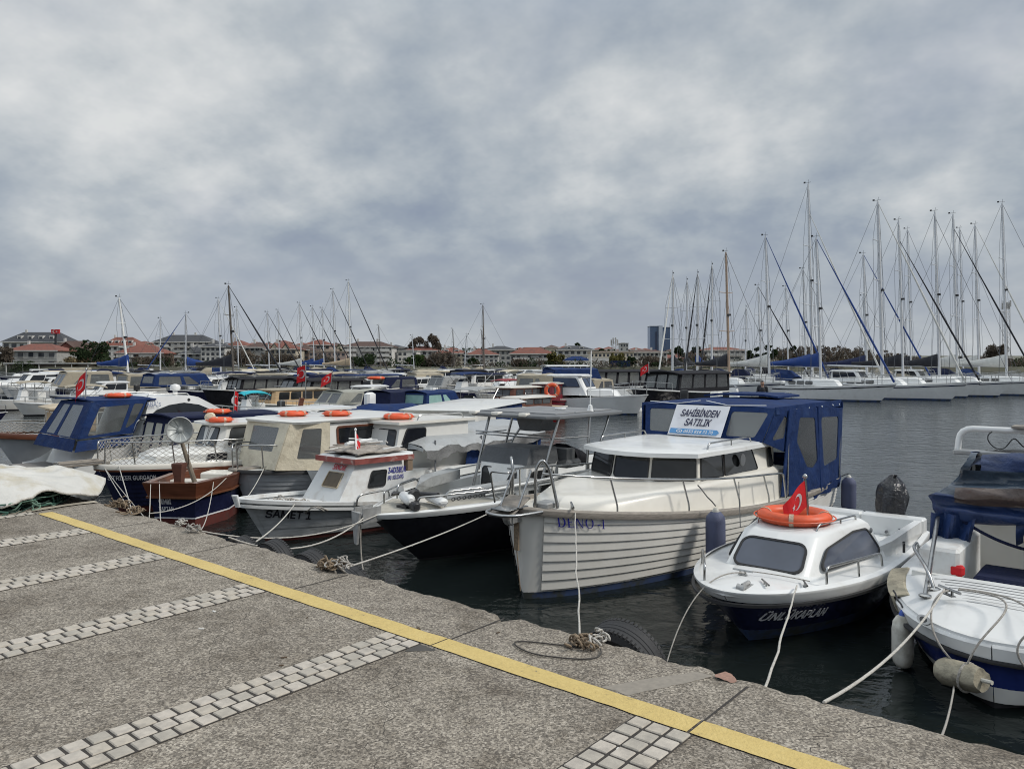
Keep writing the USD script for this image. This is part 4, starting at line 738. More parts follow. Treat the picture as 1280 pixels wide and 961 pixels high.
def fold(i0, i1, y1=1.0, y0=None, off=0.0, side=True):
    """Rows i0 to i1 of the draped cover: its left side runs back along the boat, its front hangs in folds."""
    Q = []
    for i in range(i0, i1):
        x, _, z = PR[i]; yl = np.interp(z, [.99, 1.1, 1.2, 1.36, 1.5, 1.6, 1.65], [-.76, -.82, -.87, -.68, -.59, -.53, -.50]); row = []
        cols = [(c, yl, 1) for c in np.linspace(1, .12, 8)] if side else []
        for c, y, w in cols + [(0, y, 0) for y in np.linspace(yl if y0 is None else y0, y1, 46)]:
            big = meshkit.fbm(np.array([[c * 3 + x, y * 1.7 + z * 3.1, z * 5]]), 3, 3)[0] - .5; fine = meshkit.fbm(np.array([[c * 6, y * 4 + z * 9, z * 14]]), 3, 7)[0] - .5
            edge = max(0, -(y + .45)) if not w else .3
            row.append((x - 1.1 * c - .25 * edge + .16 * big + .06 * fine + off, y - .10 * c * (z < 1.3) + .04 * fine, z + .09 * big + .035 * fine - .10 * c + .02 * math.sin(2.6 * y + 1)))
        Q.append(row)
    return sheet(np.array(Q), .010, (-1, 0, 0))
part(B_, 'cover_top', fold(0, 13), mat('grey_brown_cover', (0.085, 0.08, 0.075), rough=.35, var=.3, vs=3, bump=.02), smooth=60)
part(B_, 'tarpaulin', fold(12, 29, y0=-.42, side=False), tb, 'blue tarpaulin panel above the glossy fold', smooth=60); part(B_, 'side_cover', sheet(np.array([[(PR[i][0] - 1.2 * c - .1, np.interp(PR[i][2], [1.2, 1.36, 1.5, 1.6], [-.87, -.68, -.59, -.53]) + .02 * math.sin(9 * c + i), PR[i][2] - .1 * c) for c in np.linspace(1, 0, 10)] for i in range(12, 30)]), .01, (0, 1, 0)), tb, smooth=60)
part(B_, 'corner_flap', sheet(np.array([[(PR[i][0] + .01, y, PR[i][2]) for y in np.linspace(np.interp(PR[i][2], [1.36, 1.6], [-.68, -.53]), np.interp(PR[i][2], [1.36, 1.6], [-.60, -.47]), 5)] for i in range(12, 29)]), .01, (-1, 0, 0)), tb_sheen, smooth=60)
part(B_, 'tarpaulin_roll', fold(28, 48), tb_sheen, 'glossy fold of the tarpaulin with painted grey sheen', smooth=60); part(B_, 'window_foil', fold(43, 54, .25, -.62, .018, False), tb_brown, smooth=60); part(B_, 'tarpaulin_hem', fold(47, 66), tb, smooth=60)
part(B_, 'loose_strap', tube(spline([(-2.05, -.58, 1.02), (-1.98, -.40, .93), (-1.95, -.15, .84), (-1.98, .05, .80)], 14), .016, 5), can_navy)
part(B_, 'windscreen', on_quad([(-2.34, -.62, 1.28), (-2.34, .6, 1.28), (-2.45, .55, 1.54), (-2.45, -.54, 1.54)], rr(.02, 1.1, .0, .26, .03), .008, .012), glass_dark)  # dark pane painted in for the shaded opening under the cover
for k, (y0, y1, l) in enumerate(((-.82, -.60, .50), (-.64, -.42, .36), (-.10, .30, .24), (.3, .9, .34))):
    part(B_, 'hanging_flap', sheet(np.array([[(-1.98 + .05 * math.sin(8 * y + 3 * z) - .02 * k, y0 + (y1 - y0) * y * (1 - .45 * z * (k < 2)), 1.06 - l * z + .05 * math.sin(5 * y) * z) for z in np.linspace(0, 1, 7)] for y in np.linspace(0, 1, 9)]), .01, (-1, 0, 0)), tb, smooth=50)
part(B_, 'rolled_cover', move(rotz(rot(revolve([(.02, -.35), (.09, -.33), (.10, 0), (.09, .33), (.02, .35)], 14), (1, 0, 0), 90), 6), (-1.9, .32, .92)), can_beige, smooth=50)
part(B_, 'wrapped_motor', loft([ringz([(-1.78 - .1 * z, 0), (-1.82, .2 + .03 * z), (-2.0, .26), (-2.05, .2)], .55 + .3 * z) + [0, .33, 0] for z in (0, .5, 1)]), can_cream, smooth=40)
part(B_, 'arch', tube([(-2.75, -.72, 1.60), (-2.78, -.70, 1.86), (-2.78, .70, 1.86), (-2.75, .72, 1.60)], .032, 10, fr=.16), gel_clean, smooth=True)
part(B_, 'arch_base', box(-2.82, -2.68, -.75, .75, 1.585, 1.635, .01), galv)
part(B_, 'lamp_board', box(-2.9, -2.66, -.22, .25, 1.89, 1.915, .004), wood_pale); part(B_, 'work_lamp', move(rot(revolve([(.03, -.03), (.065, -.02), (.07, .02), (.06, .03)], 16, 'x'), (0, 0, 1), 10), (-2.75, .02, 2.0)), mat('olive_lens', (.22, .19, .07), rough=.3), smooth=40)
part(B_, 'loose_wire', tube(spline([(-2.76, -.40, 1.84), (-2.74, -.42, 1.72), (-2.74, -.30, 1.67), (-2.74, -.2, 1.78), (-2.74, -.12, 1.70), (-2.74, -.02, 1.80), (-2.76, .12, 1.84)], 30), .006, 4), plast_black)
part(B_, 'bow_cleat', cleat((-.36, -.36, .68), 50, 1.0), steel, smooth=40)
fender(D(-.34, -.70, .02), 'long dirty white fender with a blue collar on the open boat\'s left bow', .085, .44, fend_white, top=D(-.45, -.80, .62), cap=mat('blue_collar', (.04, .08, .3)))
tt = np.linspace(.13, .30, 9); G = [H.P(tt, H.zg(tt) - dz_, .03 + 0 * tt) * [1, -1, 1] for dz_ in (.30, .2, .1, .03, -.02)] + [H.gun(tt, .05, -.10) * [1, -1, 1]]
G = np.array(G); G = G + (meshkit.fbm(G * 9, 3, 2)[..., None] - .5) * .03; sv, sf = sheet(G, .02, (0, -1, .3)); solo('carpet_strip', 'worn grey-brown carpet hung over the open boat\'s left gunwale as padding', 'carpet', (np.array([D(*p) for p in sv]), sf), foam, smooth=50)
fl_ = thing('foam_float', 'weathered foam float hanging from ropes at the open boat\'s bow', 'float', D(.20, -.18, .26), RZ + 62)
b = revolve([(.03, -.17), (.085, -.165), (.10, -.13), (.098, .12), (.085, .16), (.02, .165)], 18, 'x'); w = b[0] + (meshkit.fbm(b[0] * 14, 4)[:, None] - .5) * .03; part(fl_, 'body', rot((w, b[1]), (0, 1, 0), -8), foam, smooth=60)
part(fl_, 'peg', rot(revolve([(.016, .10), (.016, .24)], 8, 'x'), (0, 1, 0), -8), fend_white); part(fl_, 'binding', tube([(.05 + .004 * math.sin(3 * a), .103 * math.cos(a), .103 * math.sin(a)) for a in np.linspace(0, 6.28, 20)[:-1]], .010, 5, closed=True), rope_g)
for p_, l in (([D(-.36, -.36, .72), D(-.1, -.42, .68), D(.08, -.40, .55), D(.14, -.26, .34)], 'left rope from the open boat\'s cleat down to the foam float'), ([D(-.36, -.3, .74), D(-.2, .05, .72), D(.07, .0, .62), D(.2, -.08, .50), D(.24, -.14, .34)], 'middle rope looping over the open boat\'s bow to the foam float'),
              ([D(-.40, -.30, .74), D(-.30, .15, .72), D(-.05, .30, .70), D(.02, .62, .62)], 'rope running along the open boat\'s foredeck to its right side'), ([D(-.2, .36, .70), D(.05, .26, .66), D(.14, .16, .5), D(.13, .2, .40), D(.12, .24, .36)], 'short rope end with a frayed knot hanging over the open boat\'s bow')):
    rope(l, p_, .011, rope_g)
rope('white mooring rope sagging from the open boat\'s bow cleat to the quay', (D(-.38, -.40, .72), quv(-1.16, 3.62, .0)), .012, drop=.10)
rope('thin rope hanging from the foam float down to the quay edge', (D(.24, -.22, .18), quv(-.72, 3.72, -.1)), .009, rope_g, drop=.06)
# ---------------------------------------------------------------- front row: black sport boat with a hard top
LOC, RZ = (-1.20, 9.99), 230.0
B_ = thing('sport_boat', 'black-hulled sport boat with grey hard top, white console and bow motor', 'boat', (*LOC, SEA), RZ); D = berth(LOC, RZ)
H = Hull(6.2, 2.25, 0.72, 0.80, 0.80, tm=0.42, p=2.1, q=1.45, tr=0.9, rake=0.85, flare=0.32, k=0.8, wp=1.7, wq=1.0, dep=0.35, boot=0.02, n=40, m=9, rk=3.5)
H.side(B_, black_gel, hi=lambda t: H.zg(t) - .05); H.bottom(B_, anti_dark); H.moulding(B_, gel_clean, 0.06, 0.02)
deck_grey = mat('beige_deck_tread', (0.36, 0.34, 0.29), rough=.8, var=.12, vs=8, bump=.003)
H.deck(B_, gel_clean, 0.0, 0, .10, .02, .02, 'foredeck'); H.deck(B_, deck_grey, -0.012, .01, .095, .02, .12, 'deck_tread'); H.deck(B_, deck_grey, .19, .09, .36, .0, .20, 'inner_deck')
for s_ in (-1, 1):
    t = np.linspace(.085, 1, 16); g = H.gun(t, 0.0, -.02); m = sheet(np.stack([g, g - [0, .17, 0], g - [0, .19, .22]], 1), .02); part(B_, 'side_deck', m if s_ > 0 else mirror(m), gel_clean, smooth=40)
    part(B_, 'bow_cushion', (lambda m: m if s_ > 0 else mirror(m))(loft([[(-.15 - .1 * z, .30, .80 + .12 * z), (-.7, .72, .82 + .14 * z), (-1.4, .86, .84 + .14 * z), (-1.4, .62, .84 + .14 * z), (-.7, .50, .82 + .14 * z)] for z in (0, 1)])), can_grey)
part(B_, 'cockpit_floor', box(-6.0, -1.6, -.95, .95, .25, .29), gel_old)
part(B_, 'console', loft([ringz([(-1.52 - .05 * z, 0), (-1.55 - .05 * z, .36), (-1.62 - .05 * z, .44), (-2.4, .46), (-2.4, .40)], .40 + .70 * z) for z in (0, .5, .95, 1)]), gel_clean, smooth=40)
window(B_, [(-1.545, -.36, .62), (-1.545, .36, .62), (-1.60, .36, 1.08), (-1.60, -.36, 1.08)], (.05, .93, .08, .90), .05, .015, plast_black, glass_dark)
window(B_, [(-1.62, .452, .62), (-2.4, .468, .62), (-2.4, .468, 1.08), (-1.67, .452, 1.08)], (.12, .80, .12, .80), .06, .015, plast_black, glass_dark)
cu = mat('grey_vinyl_cushion', (.075, .08, .085), rough=.5, var=.2, bump=.01, bs=14)
part(B_, 'dashboard_cover', loft([ringz([(-1.62 - .12 * z, 0), (-1.64 - .12 * z, .46 - .03 * z), (-2.35, .50 - .04 * z)], 1.10 + .22 * z) for z in (0, .35, .8, 1)]), cu, smooth=50)
part(B_, 'seat_back', loft([ringz([(-2.4, 0), (-2.42, .60), (-2.6, .62), (-2.62, .55)], 1.12 + .16 * z) for z in (0, .2, .8, 1)]), cu, smooth=40); part(B_, 'seat_cushion', box(-2.75, -2.36, -.55, .66, 1.0, 1.12, .04), cu)
part(B_, 'folded_canvas', loft([[(-2.7 - .5 * z, .3 + .3 * math.cos(a) * (1 - .5 * z), 1.15 - .1 * z + .18 * math.sin(a) * (1 - .3 * z)) for a in np.linspace(0, 6.28, 11)[:-1]] for z in (0, .4, 1)]), can_black, smooth=50)
# hard top on its frame
hy = lambda pts: [(x, y * .84) for x, y in pts]
yo = np.array([0, .12, 0])
part(B_, 'hard_top', loft([ringz(hy(p), z) + yo for p, z in (([(-1.66, 0), (-1.68, .80), (-1.78, .93), (-3.3, .98), (-3.4, .85)], 1.765), ([(-1.58, 0), (-1.62, .84), (-1.76, 1.0), (-3.35, 1.04), (-3.5, .9)], 1.785), ([(-1.58, 0), (-1.62, .84), (-1.76, 1.0), (-3.35, 1.04), (-3.5, .9)], 1.815), ([(-1.68, 0), (-1.7, .78), (-1.82, .9), (-3.3, .95), (-3.4, .82)], 1.835))]), plast_grey, smooth=40)
ht = mat('grey_hardtop_mat', (.20, .205, .21), rough=.7, var=.15, vs=6)
for k in range(3): part(B_, 'roof_pad', box(-2.28 - .5 * k, -1.82 - .5 * k, -.60, .84, 1.832, 1.85, .006), ht)
for y in (-.55, -.10, .42): part(B_, 'roof_light', box(-1.70, -1.58, y - .07, y + .07, 1.80, 1.85, .012), gel_cream)
part(B_, 'roof_light', box(-2.7, -2.58, .25, .40, 1.85, 1.88, .012), gel_clean); part(B_, 'antenna_base', move(revolve([(.05, 0), (.04, .03), (.03, .09), (.004, .1)], 12), (-2.75, .80, 1.84)), gel_clean); part(B_, 'antenna', tube([(-2.75, .80, 1.9), (-2.78, .80, 2.75)], .009, 5), gel_clean)
for s_ in (-1, 1):
    part(B_, 'top_frame', [tube([(-1.66, s_ * .62, .62), (-1.98, s_ * .66 + .12, 1.78)], .022, 8), tube([(-2.85, s_ * .92, .80), (-2.85, s_ * .86, 1.25), (-3.05, s_ * .80 + .1, 1.62), (-3.15, s_ * .76 + .12, 1.78)], .02, 8, fr=.15), tube([(-2.55, s_ * .86, .80), (-2.65, s_ * .74 + .12, 1.78)], .02, 8), tube([(-1.85, s_ * .70, 1.48), (-2.6, s_ * .80 + .06, 1.48)], .012, 6), tube([(-2.62, s_ * .82, 1.3), (-2.88, s_ * .86, 1.3)], .012, 6)], steel, smooth=True)
    part(B_, 'cross_bar', tube([(-1.86, -.72, 1.5 - .02 * s_), (-1.86, .72, 1.5 - .02 * s_)], .012, 6), steel)
    R = H.gun(np.linspace(.06, .40, 9), .16, -.14) * [1, s_, 1]; part(B_, 'side_rail', tube([R[0] - [0, 0, .15]] + list(R) + [R[-1] - [0, 0, .12]], .012, 6, fr=.04), steel, smooth=True)
    a = H.gun(np.array([.10, .16, .19]), 0, -.18) * [1, s_, 1]; part(B_, 'deck_hoop', tube([a[0], a[0] + [0, 0, .19], a[1] + [0, 0, .20], a[2] + [0, 0, .02]], .014, 7, fr=.09), steel, smooth=True)
part(B_, 'white_pole', [tube([(-.55, .80, .93), (-2.6, .98, 1.0)], .018, 7), tube([(-.5, .70, .86), (-2.4, .92, .90)], .012, 6)], gel_clean, smooth=True)
part(B_, 'red_light', box(-2.2, -2.14, .55, .63, 1.70, 1.76, .01), red_cloth)
part(B_, 'roof_bag', loft([ringz([(-1.95, 0), (-1.97, .26 - .08 * z), (-2.4, .26 - .08 * z)], 1.765 - .2 * z) + [0, .25, 0] for z in (0, .7, 1)]), cu, smooth=50)
# electric bow motor, anchor, chain
part(B_, 'motor_pod', [move(rotz(revolve([(.02, -.20), (.06, -.17), (.075, 0), (.07, .16), (.03, .22)], 14, 'x'), 62), (.30, .08, .86)), move(rotz(box(-.24, .24, -.07, .07, -.05, .04, .03), 68), (.05, .36, .84))], gel_clean, smooth=40)
part(B_, 'motor_mount', [move(rotz(box(-.20, .2, -.05, .05, -.05, .05, .02), 66), (.34, .22, .80)), move(revolve([(.10, -.03), (.11, 0), (.08, .03)], 16, 'y'), (.28, .2, .88)), rotz(tube([(.08, -.10, .87), (.08, .42, .90)], .035, 8), 0), box(.22, .42, .02, .2, .74, .78)], plast_black, smooth=40)
part(B_, 'propeller', [move(rot(box(-.13, .13, -.03, .03, -.006, .006, .003), (1, 0, 0), 30), (.22, -.15, .88)), move(rot(box(-.03, .03, -.13, .13, -.006, .006, .003), (0, 1, 0), 30), (.22, -.15, .88))], plast_black)
part(B_, 'anchor_roller', [box(.62, .98, -.06, .06, .68, .71, .01), move(revolve([(.05, -.06), (.03, 0), (.05, .06)], 12, 'y'), (.96, 0, .72)), box(.72, 1.0, -.085, -.07, .64, .82), box(.72, 1.0, .07, .085, .64, .82)], galv, smooth=40)
part(B_, 'anchor', [loft([[(1.0, -.10, .78), (1.04, .10, .78), (1.04, .05, .40), (1.0, -.05, .40)], [(1.03, -.10, .78), (1.07, .10, .78), (1.07, .05, .40), (1.03, -.05, .40)]]), tube([(.70, 0, .76), (1.02, 0, .66)], .03, 8)], galv)
ch = [tube([(x + .03 * math.cos(a), y_ + .012 * math.sin(a) * (k % 2), .85 + .02 * math.sin(a) * ((k + 1) % 2)) for a in np.linspace(0, 6.28, 9)[:-1]], .007, 4, closed=True) for k, (x, y_) in enumerate(zip(np.linspace(-.05, -1.45, 34), np.linspace(.56, .80, 34)))]
part(B_, 'chain', ch, plast_black, kind='stuff')
rope('taut white line from the quay across the black sport boat\'s hull to its side', (D(-.28, 1.02, .72), quv(-4.72, 3.66, .0)), .0095, drop=.03)
rope('knotted grey rope hanging from the black sport boat\'s anchor to the quay edge', [D(.97, 0, .62), D(.98, .02, .3), quv(-4.93, 4.1, -.35), quv(-4.86, 3.72, -.03)], .013, rope_g)
# ---------------------------------------------------------------- front row: little white fishing boat with a wheelhouse
LOC, RZ = (-3.53, 11.03), 230.0
B_ = thing('fishing_boat', 'little white wooden fishing boat with sloping wheelhouse and red roof edge', 'boat', (*LOC, SEA), RZ); D = berth(LOC, RZ)
H = Hull(5.0, 1.75, 0.66, 0.40, 0.46, tm=0.45, p=2.0, q=1.5, tr=0.75, rake=0.42, flare=0.18, k=0.9, wp=1.7, wq=1.1, dep=0.3, boot=0.05, n=40, m=9, rk=3)
hw = mat('grey_white_paint', (0.46, 0.48, 0.49), rough=.6, var=.12, vs=3, dirt=(.24, .25, .25), dirt_s=2.4, dirt_lo=.42, dirt_hi=.75, bump=.006, bs=8, stretch=(1, 1, 3))
H.side(B_, hw); H.bottom(B_, anti_red); H.planks(B_, hw, 4, lambda t: .06 + .04 * t, .010, t0=.01)
H.rail(B_, gel_old, 'rubbing_strake', ((0, -.10), (.03, -.10), (.035, -.06), (0, -.06)), dz=0); H.rail(B_, gel_old, 'gunwale', ((-.05, -.03), (.03, -.03), (.035, .02), (-.05, .02)))
H.deck(B_, gel_old, .07, 0, 1, .03, .02)
part(B_, 'stem_head', loft([[(.44 + .05 * z + .035 * math.cos(a) * (1 + .3 * (z > .5)), .05 * math.sin(a), .56 + .17 * z) for a in np.linspace(0, 6.28, 9)[:-1]] for z in (0, .4, .9, 1)]), gel_old, smooth=50)
wb = [(-0.80, 0), (-.80, .46), (-2.12, .60)]; wt = [(-1.30, 0), (-1.30, .40), (-2.12, .52)]
part(B_, 'wheelhouse', loft([ringz(wb, .28), ringz(wt, 1.02)]), gel_old)
fq = [(-.80, -.46, .28), (-.80, .46, .28), (-1.30, .40, 1.02), (-1.30, -.40, 1.02)]; sq = [(-.80, .46, .28), (-2.12, .60, .28), (-2.12, .52, 1.02), (-1.30, .40, 1.02)]
window(B_, fq, (.36, .78, .52, .79), .01, .014, mat('old_tan_frame', (.36, .30, .21), rough=.7), glass_brown); window(B_, sq, (.38, .66, .50, .82), .03, .012, plast_black, glass_dark)
f_, w_, h_ = quad_map(fq); tm = lambda s, x, y, h, sx: (lambda m: (np.column_stack([x + m.vertices[:, 0] * sx, y + m.vertices[:, 1], m.vertices[:, 2] + .004 + quad_bulge(sq)]), m.faces))(meshkit.text_mesh(s, h, .002, True))
v, f = tm('SANCAK', .40 * w_, .845 * h_, .095, .62); part(B_, 'sign_lettering', (f_(v), f), ink_red)
f2, w2, h2 = quad_map(sq); v, f = tm('34D3808', .70 * w2, .74 * h2, .095, .66); part(B_, 'number_lettering', (f2(v), f), ink_blue); v, f = tm('(R) SİLİVRİ', .70 * w2, .61 * h2, .062, .70); part(B_, 'number_lettering', (f2(v), f), ink_blue)
ro = [(-1.20, 0), (-1.20, .50), (-2.30, .62)]
part(B_, 'roof', loft([ringz(ro, z) for z in (1.02, 1.10)]), red_paint); part(B_, 'roof_cover', loft([ringz([(x - .03 * (x > -2), y - .03) for x, y in ro], 1.10), ringz([(x - .06, y - .1) for x, y in ro], 1.13)]), gel_old, smooth=40)
part(B_, 'roof_corner_post', box(-2.29, -2.18, .50, .60, .84, 1.02, .005), mat('bare_wood', (.22, .16, .11), rough=.9, var=.3)); part(B_, 'cockpit_floor', box(-4.8, -2.14, -.6, .6, .15, .19), gel_old)
H.name(B_, 'name_lettering', 'SAMET 1', .11, .12, .27, ink_black, sx=.86, off=.02, shear=-.12)
rg = np.random.default_rng(8)
bd = thing('sticks_and_canvas', 'bundle of old canvas and sticks lying on the little fishing boat\'s roof', 'bundle', D(-1.78, .05, 1.13), RZ)
G = np.array([[(x, y, .02 + .16 * meshkit.fbm(np.array([[x * 4, y * 5, 3]]), 4, 5)[0] * (1 - (x / .75) ** 2) * (1 - (y / .55) ** 2)) for y in np.linspace(-.42, .42, 14)] for x in np.linspace(-.5, .5, 18)]); part(bd, 'canvas', sheet(G, .02), mat('old_tent_cloth', (.30, .27, .235), rough=.9, var=.35, vs=9, bump=.02), smooth=50)
for k in range(9): a = np.array([rg.uniform(-.6, .1), rg.uniform(-.45, .45), rg.uniform(.08, .16)]); part(bd, 'stick', tube([a, a + [rg.uniform(.3, .7), rg.uniform(-.35, .35), rg.uniform(-.05, .12)]], .012, 5), wood_pale if k % 2 else gel_old)
part(bd, 'white_tube', tube([(-.35, -.30, .16), (.62, .28, .20)], .028, 7), gel_clean)
flag(D(-1.38, .30, 1.10), 'furled red flag leaning on the little fishing boat\'s roof', .22, .24, 60, .40, .8, (.32, .32), 1, .012, gel_clean, fold=.7)
nt = []
for k in range(26): c = np.array([rg.normal(-.42, .12), rg.normal(.05, .24), .44]); r = rg.uniform(.07, .13); an = np.linspace(0, 6.28, 14)[:-1]; tz = rg.uniform(-.5, .5); nt.append(tube(np.stack([c[0] + r * np.cos(an), c[1] + r * np.sin(an), c[2] + .04 + .05 * np.sin(an * 2 + k) + tz * .06 * np.cos(an)], -1), .011, 5, closed=True))
solo('rope_coil', 'tangled blue and grey rope heaped on the little fishing boat\'s foredeck', 'rope', (np.array([D(*p) for p in cat(nt)[0]]), cat(nt)[1]), rope_g, smooth=True)
part(B_, 'deck_hoop', tube([(-1.0, .78, .38), (-1.0, .80, .62), (-1.6, .82, .64), (-1.6, .80, .40)], .014, 6, fr=.1), steel, smooth=True)
rope('white mooring rope looped over the little fishing boat\'s bow gunwale down to the quay', (D(-.12, .52, .58), quv(-6.02, 3.72, .0)), .011, drop=.04)
rope('long slack rope from the sport boat\'s anchor to the quay by the tyres', (berth((-1.20, 9.99), 230.0)(.95, .06, .72), quv(-6.35, 3.65, .0)), .012, drop=.22)
rope('lower slack line from the black sport boat to the quay beside the little fishing boat', (berth((-1.20, 9.99), 230.0)(.8, .1, .72), quv(-6.85, 3.62, .0)), .010, rope_w, drop=.16)
# ---------------------------------------------------------------- front row: cream canvas boat
LOC, RZ = (-4.52, 13.23), 230.0
B_ = thing('canvas_cabin_boat', 'white lapstrake boat with cream canvas cover and steel bow rails', 'boat', (*LOC, SEA), RZ); D = berth(LOC, RZ)
H = Hull(5.4, 2.05, 0.74, 0.60, 0.55, tm=0.4, p=2.0, q=1.9, tr=0.8, rake=0.30, flare=0.15, k=.9, wp=1.8, wq=1.2, dep=.35, boot=.08, n=36, m=9, rk=3)
hg = mat('pale_grey_paint', (.44, .46, .48), rough=.45, var=.08, dirt=(.3, .31, .32), dirt_s=2)
H.side(B_, hg); H.bottom(B_, anti_dark); H.planks(B_, hg, 8, lambda t: .10 + 0 * t, .014, t0=.01); H.rail(B_, rubber, 'rubber_strip', ((0, -.035), (.04, -.03), (.045, 0), (.03, .03), (0, .035)))
H.deck(B_, gel, .0, 0, 1, .04, .02); part(B_, 'bow_plank', box(-.25, .34, -.12, .12, .74, .78, .01), wood_pale)
tr = [(-.28, 0), (-.30, .35), (-.55, .62), (-1.3, .78)]; part(B_, 'trunk_cabin', loft([ringz(tr, .66), ringz([(x - .04, y * .95) for x, y in tr], .92), ringz([(x - .14, y * .82) for x, y in tr], .98)]), gel, smooth=40)
part(B_, 'cabin', loft([ringz([(-1.05, 0), (-1.05, .86), (-3.2, .88)], .60), ringz([(-1.05, 0), (-1.05, .80), (-3.0, .82)], 1.50)]), gel)
sq = [(-1.05, .86, .60), (-3.2, .88, .60), (-3.0, .82, 1.50), (-1.05, .80, 1.50)]
window(B_, sq, (.10, .90, .60, .90), .03, .04, wood, glass_dark); window(B_, [tuple(np.array(p) + [0, .004, 0]) for p in sq], (.05, .95, .14, .48), .03, .0, None, navy_gel, name='navy_panel')
part(B_, 'cabin_roof', loft([ringz([(-.36, 0), (-.38, .72), (-.5, .84), (-3.1, .90)], 1.52), ringz([(-.34, 0), (-.36, .74), (-.48, .87), (-3.15, .93)], 1.56), ringz([(-.5, 0), (-.5, .6), (-.6, .7), (-3.0, .75)], 1.60)]), gel, smooth=40)
cf = [(-.26, -.82, .70), (-.10, .62, .76), (-.34, .70, 1.53), (-.46, -.80, 1.53)]; cs = [(-.10, .62, .76), (-.98, .93, .70), (-1.02, .88, 1.53), (-.34, .70, 1.53)]
panel(B_, 'canvas_front', cf, [(.18, .80, .38, .90)], can_cream, vin_dull, .014, .03); panel(B_, 'canvas_side', cs, [(.34, .80, .24, .88)], can_cream, vin_dull, .014, .03); panel(B_, 'canvas_side', [(-1.10, -.93, .70), (-.26, -.82, .70), (-.46, -.80, 1.53), (-1.10, -.88, 1.53)], [], can_cream, vin_dull)
for s_ in (1, -1):
    g = H.gun(np.array([.005, .05, .12, .3]), 0, -.07) * [1, s_, 1]
    part(B_, 'bow_rail', [tube([g[0], g[0] + [0.02, 0, .44], g[1] + [0, 0, .46], g[3] + [0, 0, .38], g[3]], .013, 7, fr=.12), tube([g[1], g[1] + [.04, 0, .44]], .012, 6)], steel, smooth=True)
part(B_, 'cleat', cleat((-.02, .42, .76), 40, .9), steel)
for p_, l in (((-.95, -.12, 1.60), 'orange life ring standing nearest the edge of the cream canvas boat\'s roof'), ((-1.5, .45, 1.60), 'second orange life ring lying behind it on the cream canvas boat\'s roof')): life_ring(D(*p_), l, .19, .055, rz=30)
fender(D(.22, -.42, .30), 'dark grey ball fender at the cream canvas boat\'s bow above the fishing boat', .14, .34, mat('grey_fender', (.10, .10, .10), rough=.5))
rope('white bow line from the cream canvas boat\'s cleat to the little fishing boat\'s bow', (D(-.02, .42, .80), berth((-3.53, 11.03), 230.0)(.3, -.1, .60)), .010, drop=.04)
# ---------------------------------------------------------------- front row: brown-rimmed boat with the fishing lamp
LOC, RZ = (-5.20, 11.90), 84.0
B_ = thing('wooden_skiff', 'short dark wooden boat with brown rim and cream inside, stern to the quay', 'boat', (*LOC, SEA), RZ); D = berth(LOC, RZ)
S = lambda z, f=1.0: [(0.0 - .22 * z * f, .31 + .10 * z), (.8, .44 + .12 * z), (1.5, .30 + .1 * z), (1.9, .02)]
def ring2(z, a=0.0): h = np.array(S(z)); h = h - [[-a, a], [0, a], [a, a], [a * 2, 0]]; return ringz(h, z)
part(B_, 'bottom_paint', loft([ring2(z) for z in (-.2, .0, .16)]), anti_red); part(B_, 'hull', loft([ring2(z) for z in (.16, .30, .50)]), navy_gel); part(B_, 'boot_stripe', loft([ring2(z, -.006) for z in (.165, .185)]), ink_white)
rr_ = [ring2(.50, -.02), ring2(.72, -.05), ring2(.74, -.05), ring2(.74, .05), ring2(.52, .06)]; part(B_, 'brown_rim', skin(np.array(rr_), closed_v=True), wood, smooth=30); part(B_, 'rim_moulding', skin(np.array([ring2(.49, -.02), ring2(.49, -.045), ring2(.52, -.045), ring2(.52, -.02)]), closed_v=True), mat('light_brown_wood', (.14, .055, .027), rough=.4, coat=.2))
part(B_, 'inner_floor', loft([ring2(.45, .04), ring2(.52, .04)]), gel_cream); part(B_, 'thwart', box(.55, .80, -.46, .46, .60, .66, .01), gel_cream); part(B_, 'inner_box', box(.9, 1.3, -.4, .1, .5, .74, .02), gel_cream)
part(B_, 'mast_step', loft([[(.12 + a, .02 + b, z) for a, b in ((-.07 - .05 * k, -.07 - .05 * k), (.07 + .05 * k, -.07 - .05 * k), (.07 + .05 * k, .07 + .05 * k), (-.07 - .05 * k, .07 + .05 * k))] for k, z in ((-.4, .55), (-.2, .80), (.3, .96), (.3, 1.0))]), mat('orange_brown_wood', (.085, .03, .018), rough=.6, var=.3))
for Z_, tx_, h_ in ((.40, 'VEHBİ', .075), (.29, 'KAPTAN', .065)):
    m = meshkit.text_mesh(tx_, h_, .002, True); part(B_, 'name_lettering', (np.column_stack([-.22 * (Z_ + m.vertices[:, 1]) - .008 - m.vertices[:, 2], .24 - m.vertices[:, 0] * .66, Z_ + m.vertices[:, 1]]), m.faces), ink_white)
lm = thing('fishing_lamp', 'round fluted reflector lamp on a leaning pole in the wooden skiff', 'lamp', D(.25, .06, .5), 18)
UsdGeom.Xformable(stage.GetPrimAtPath(lm)).AddScaleOp().Set(Gf.Vec3f(.8, .8, .84)); part(lm, 'pole', tube([(.30, .10, 0), (.12, 0, .60), (0, -.12, 1.05)], [.05, .045, .035], 10), mat('brown_grey_pole', (.20, .17, .13), rough=.7, var=.3)); sh = mat('fluted_reflector', (.36, .38, .37), rough=.5, metal=.25, var=.2)
th = np.linspace(0, 2 * math.pi, 73)[:-1]; R = np.array([[(r * math.cos(a) * (1 + (.02 if r > .2 else 0) * math.cos(12 * a)), -d - .018 * (1 if .06 < r < .235 else 0) * ((12 * a / 6.2832) % 1 - .5), r * math.sin(a)) for a in th] for r, d in ((.235, .10), (.24, .09), (.20, .04), (.13, .01), (.07, 0), (.05, .02), (.03, .05), (.004, .055))])
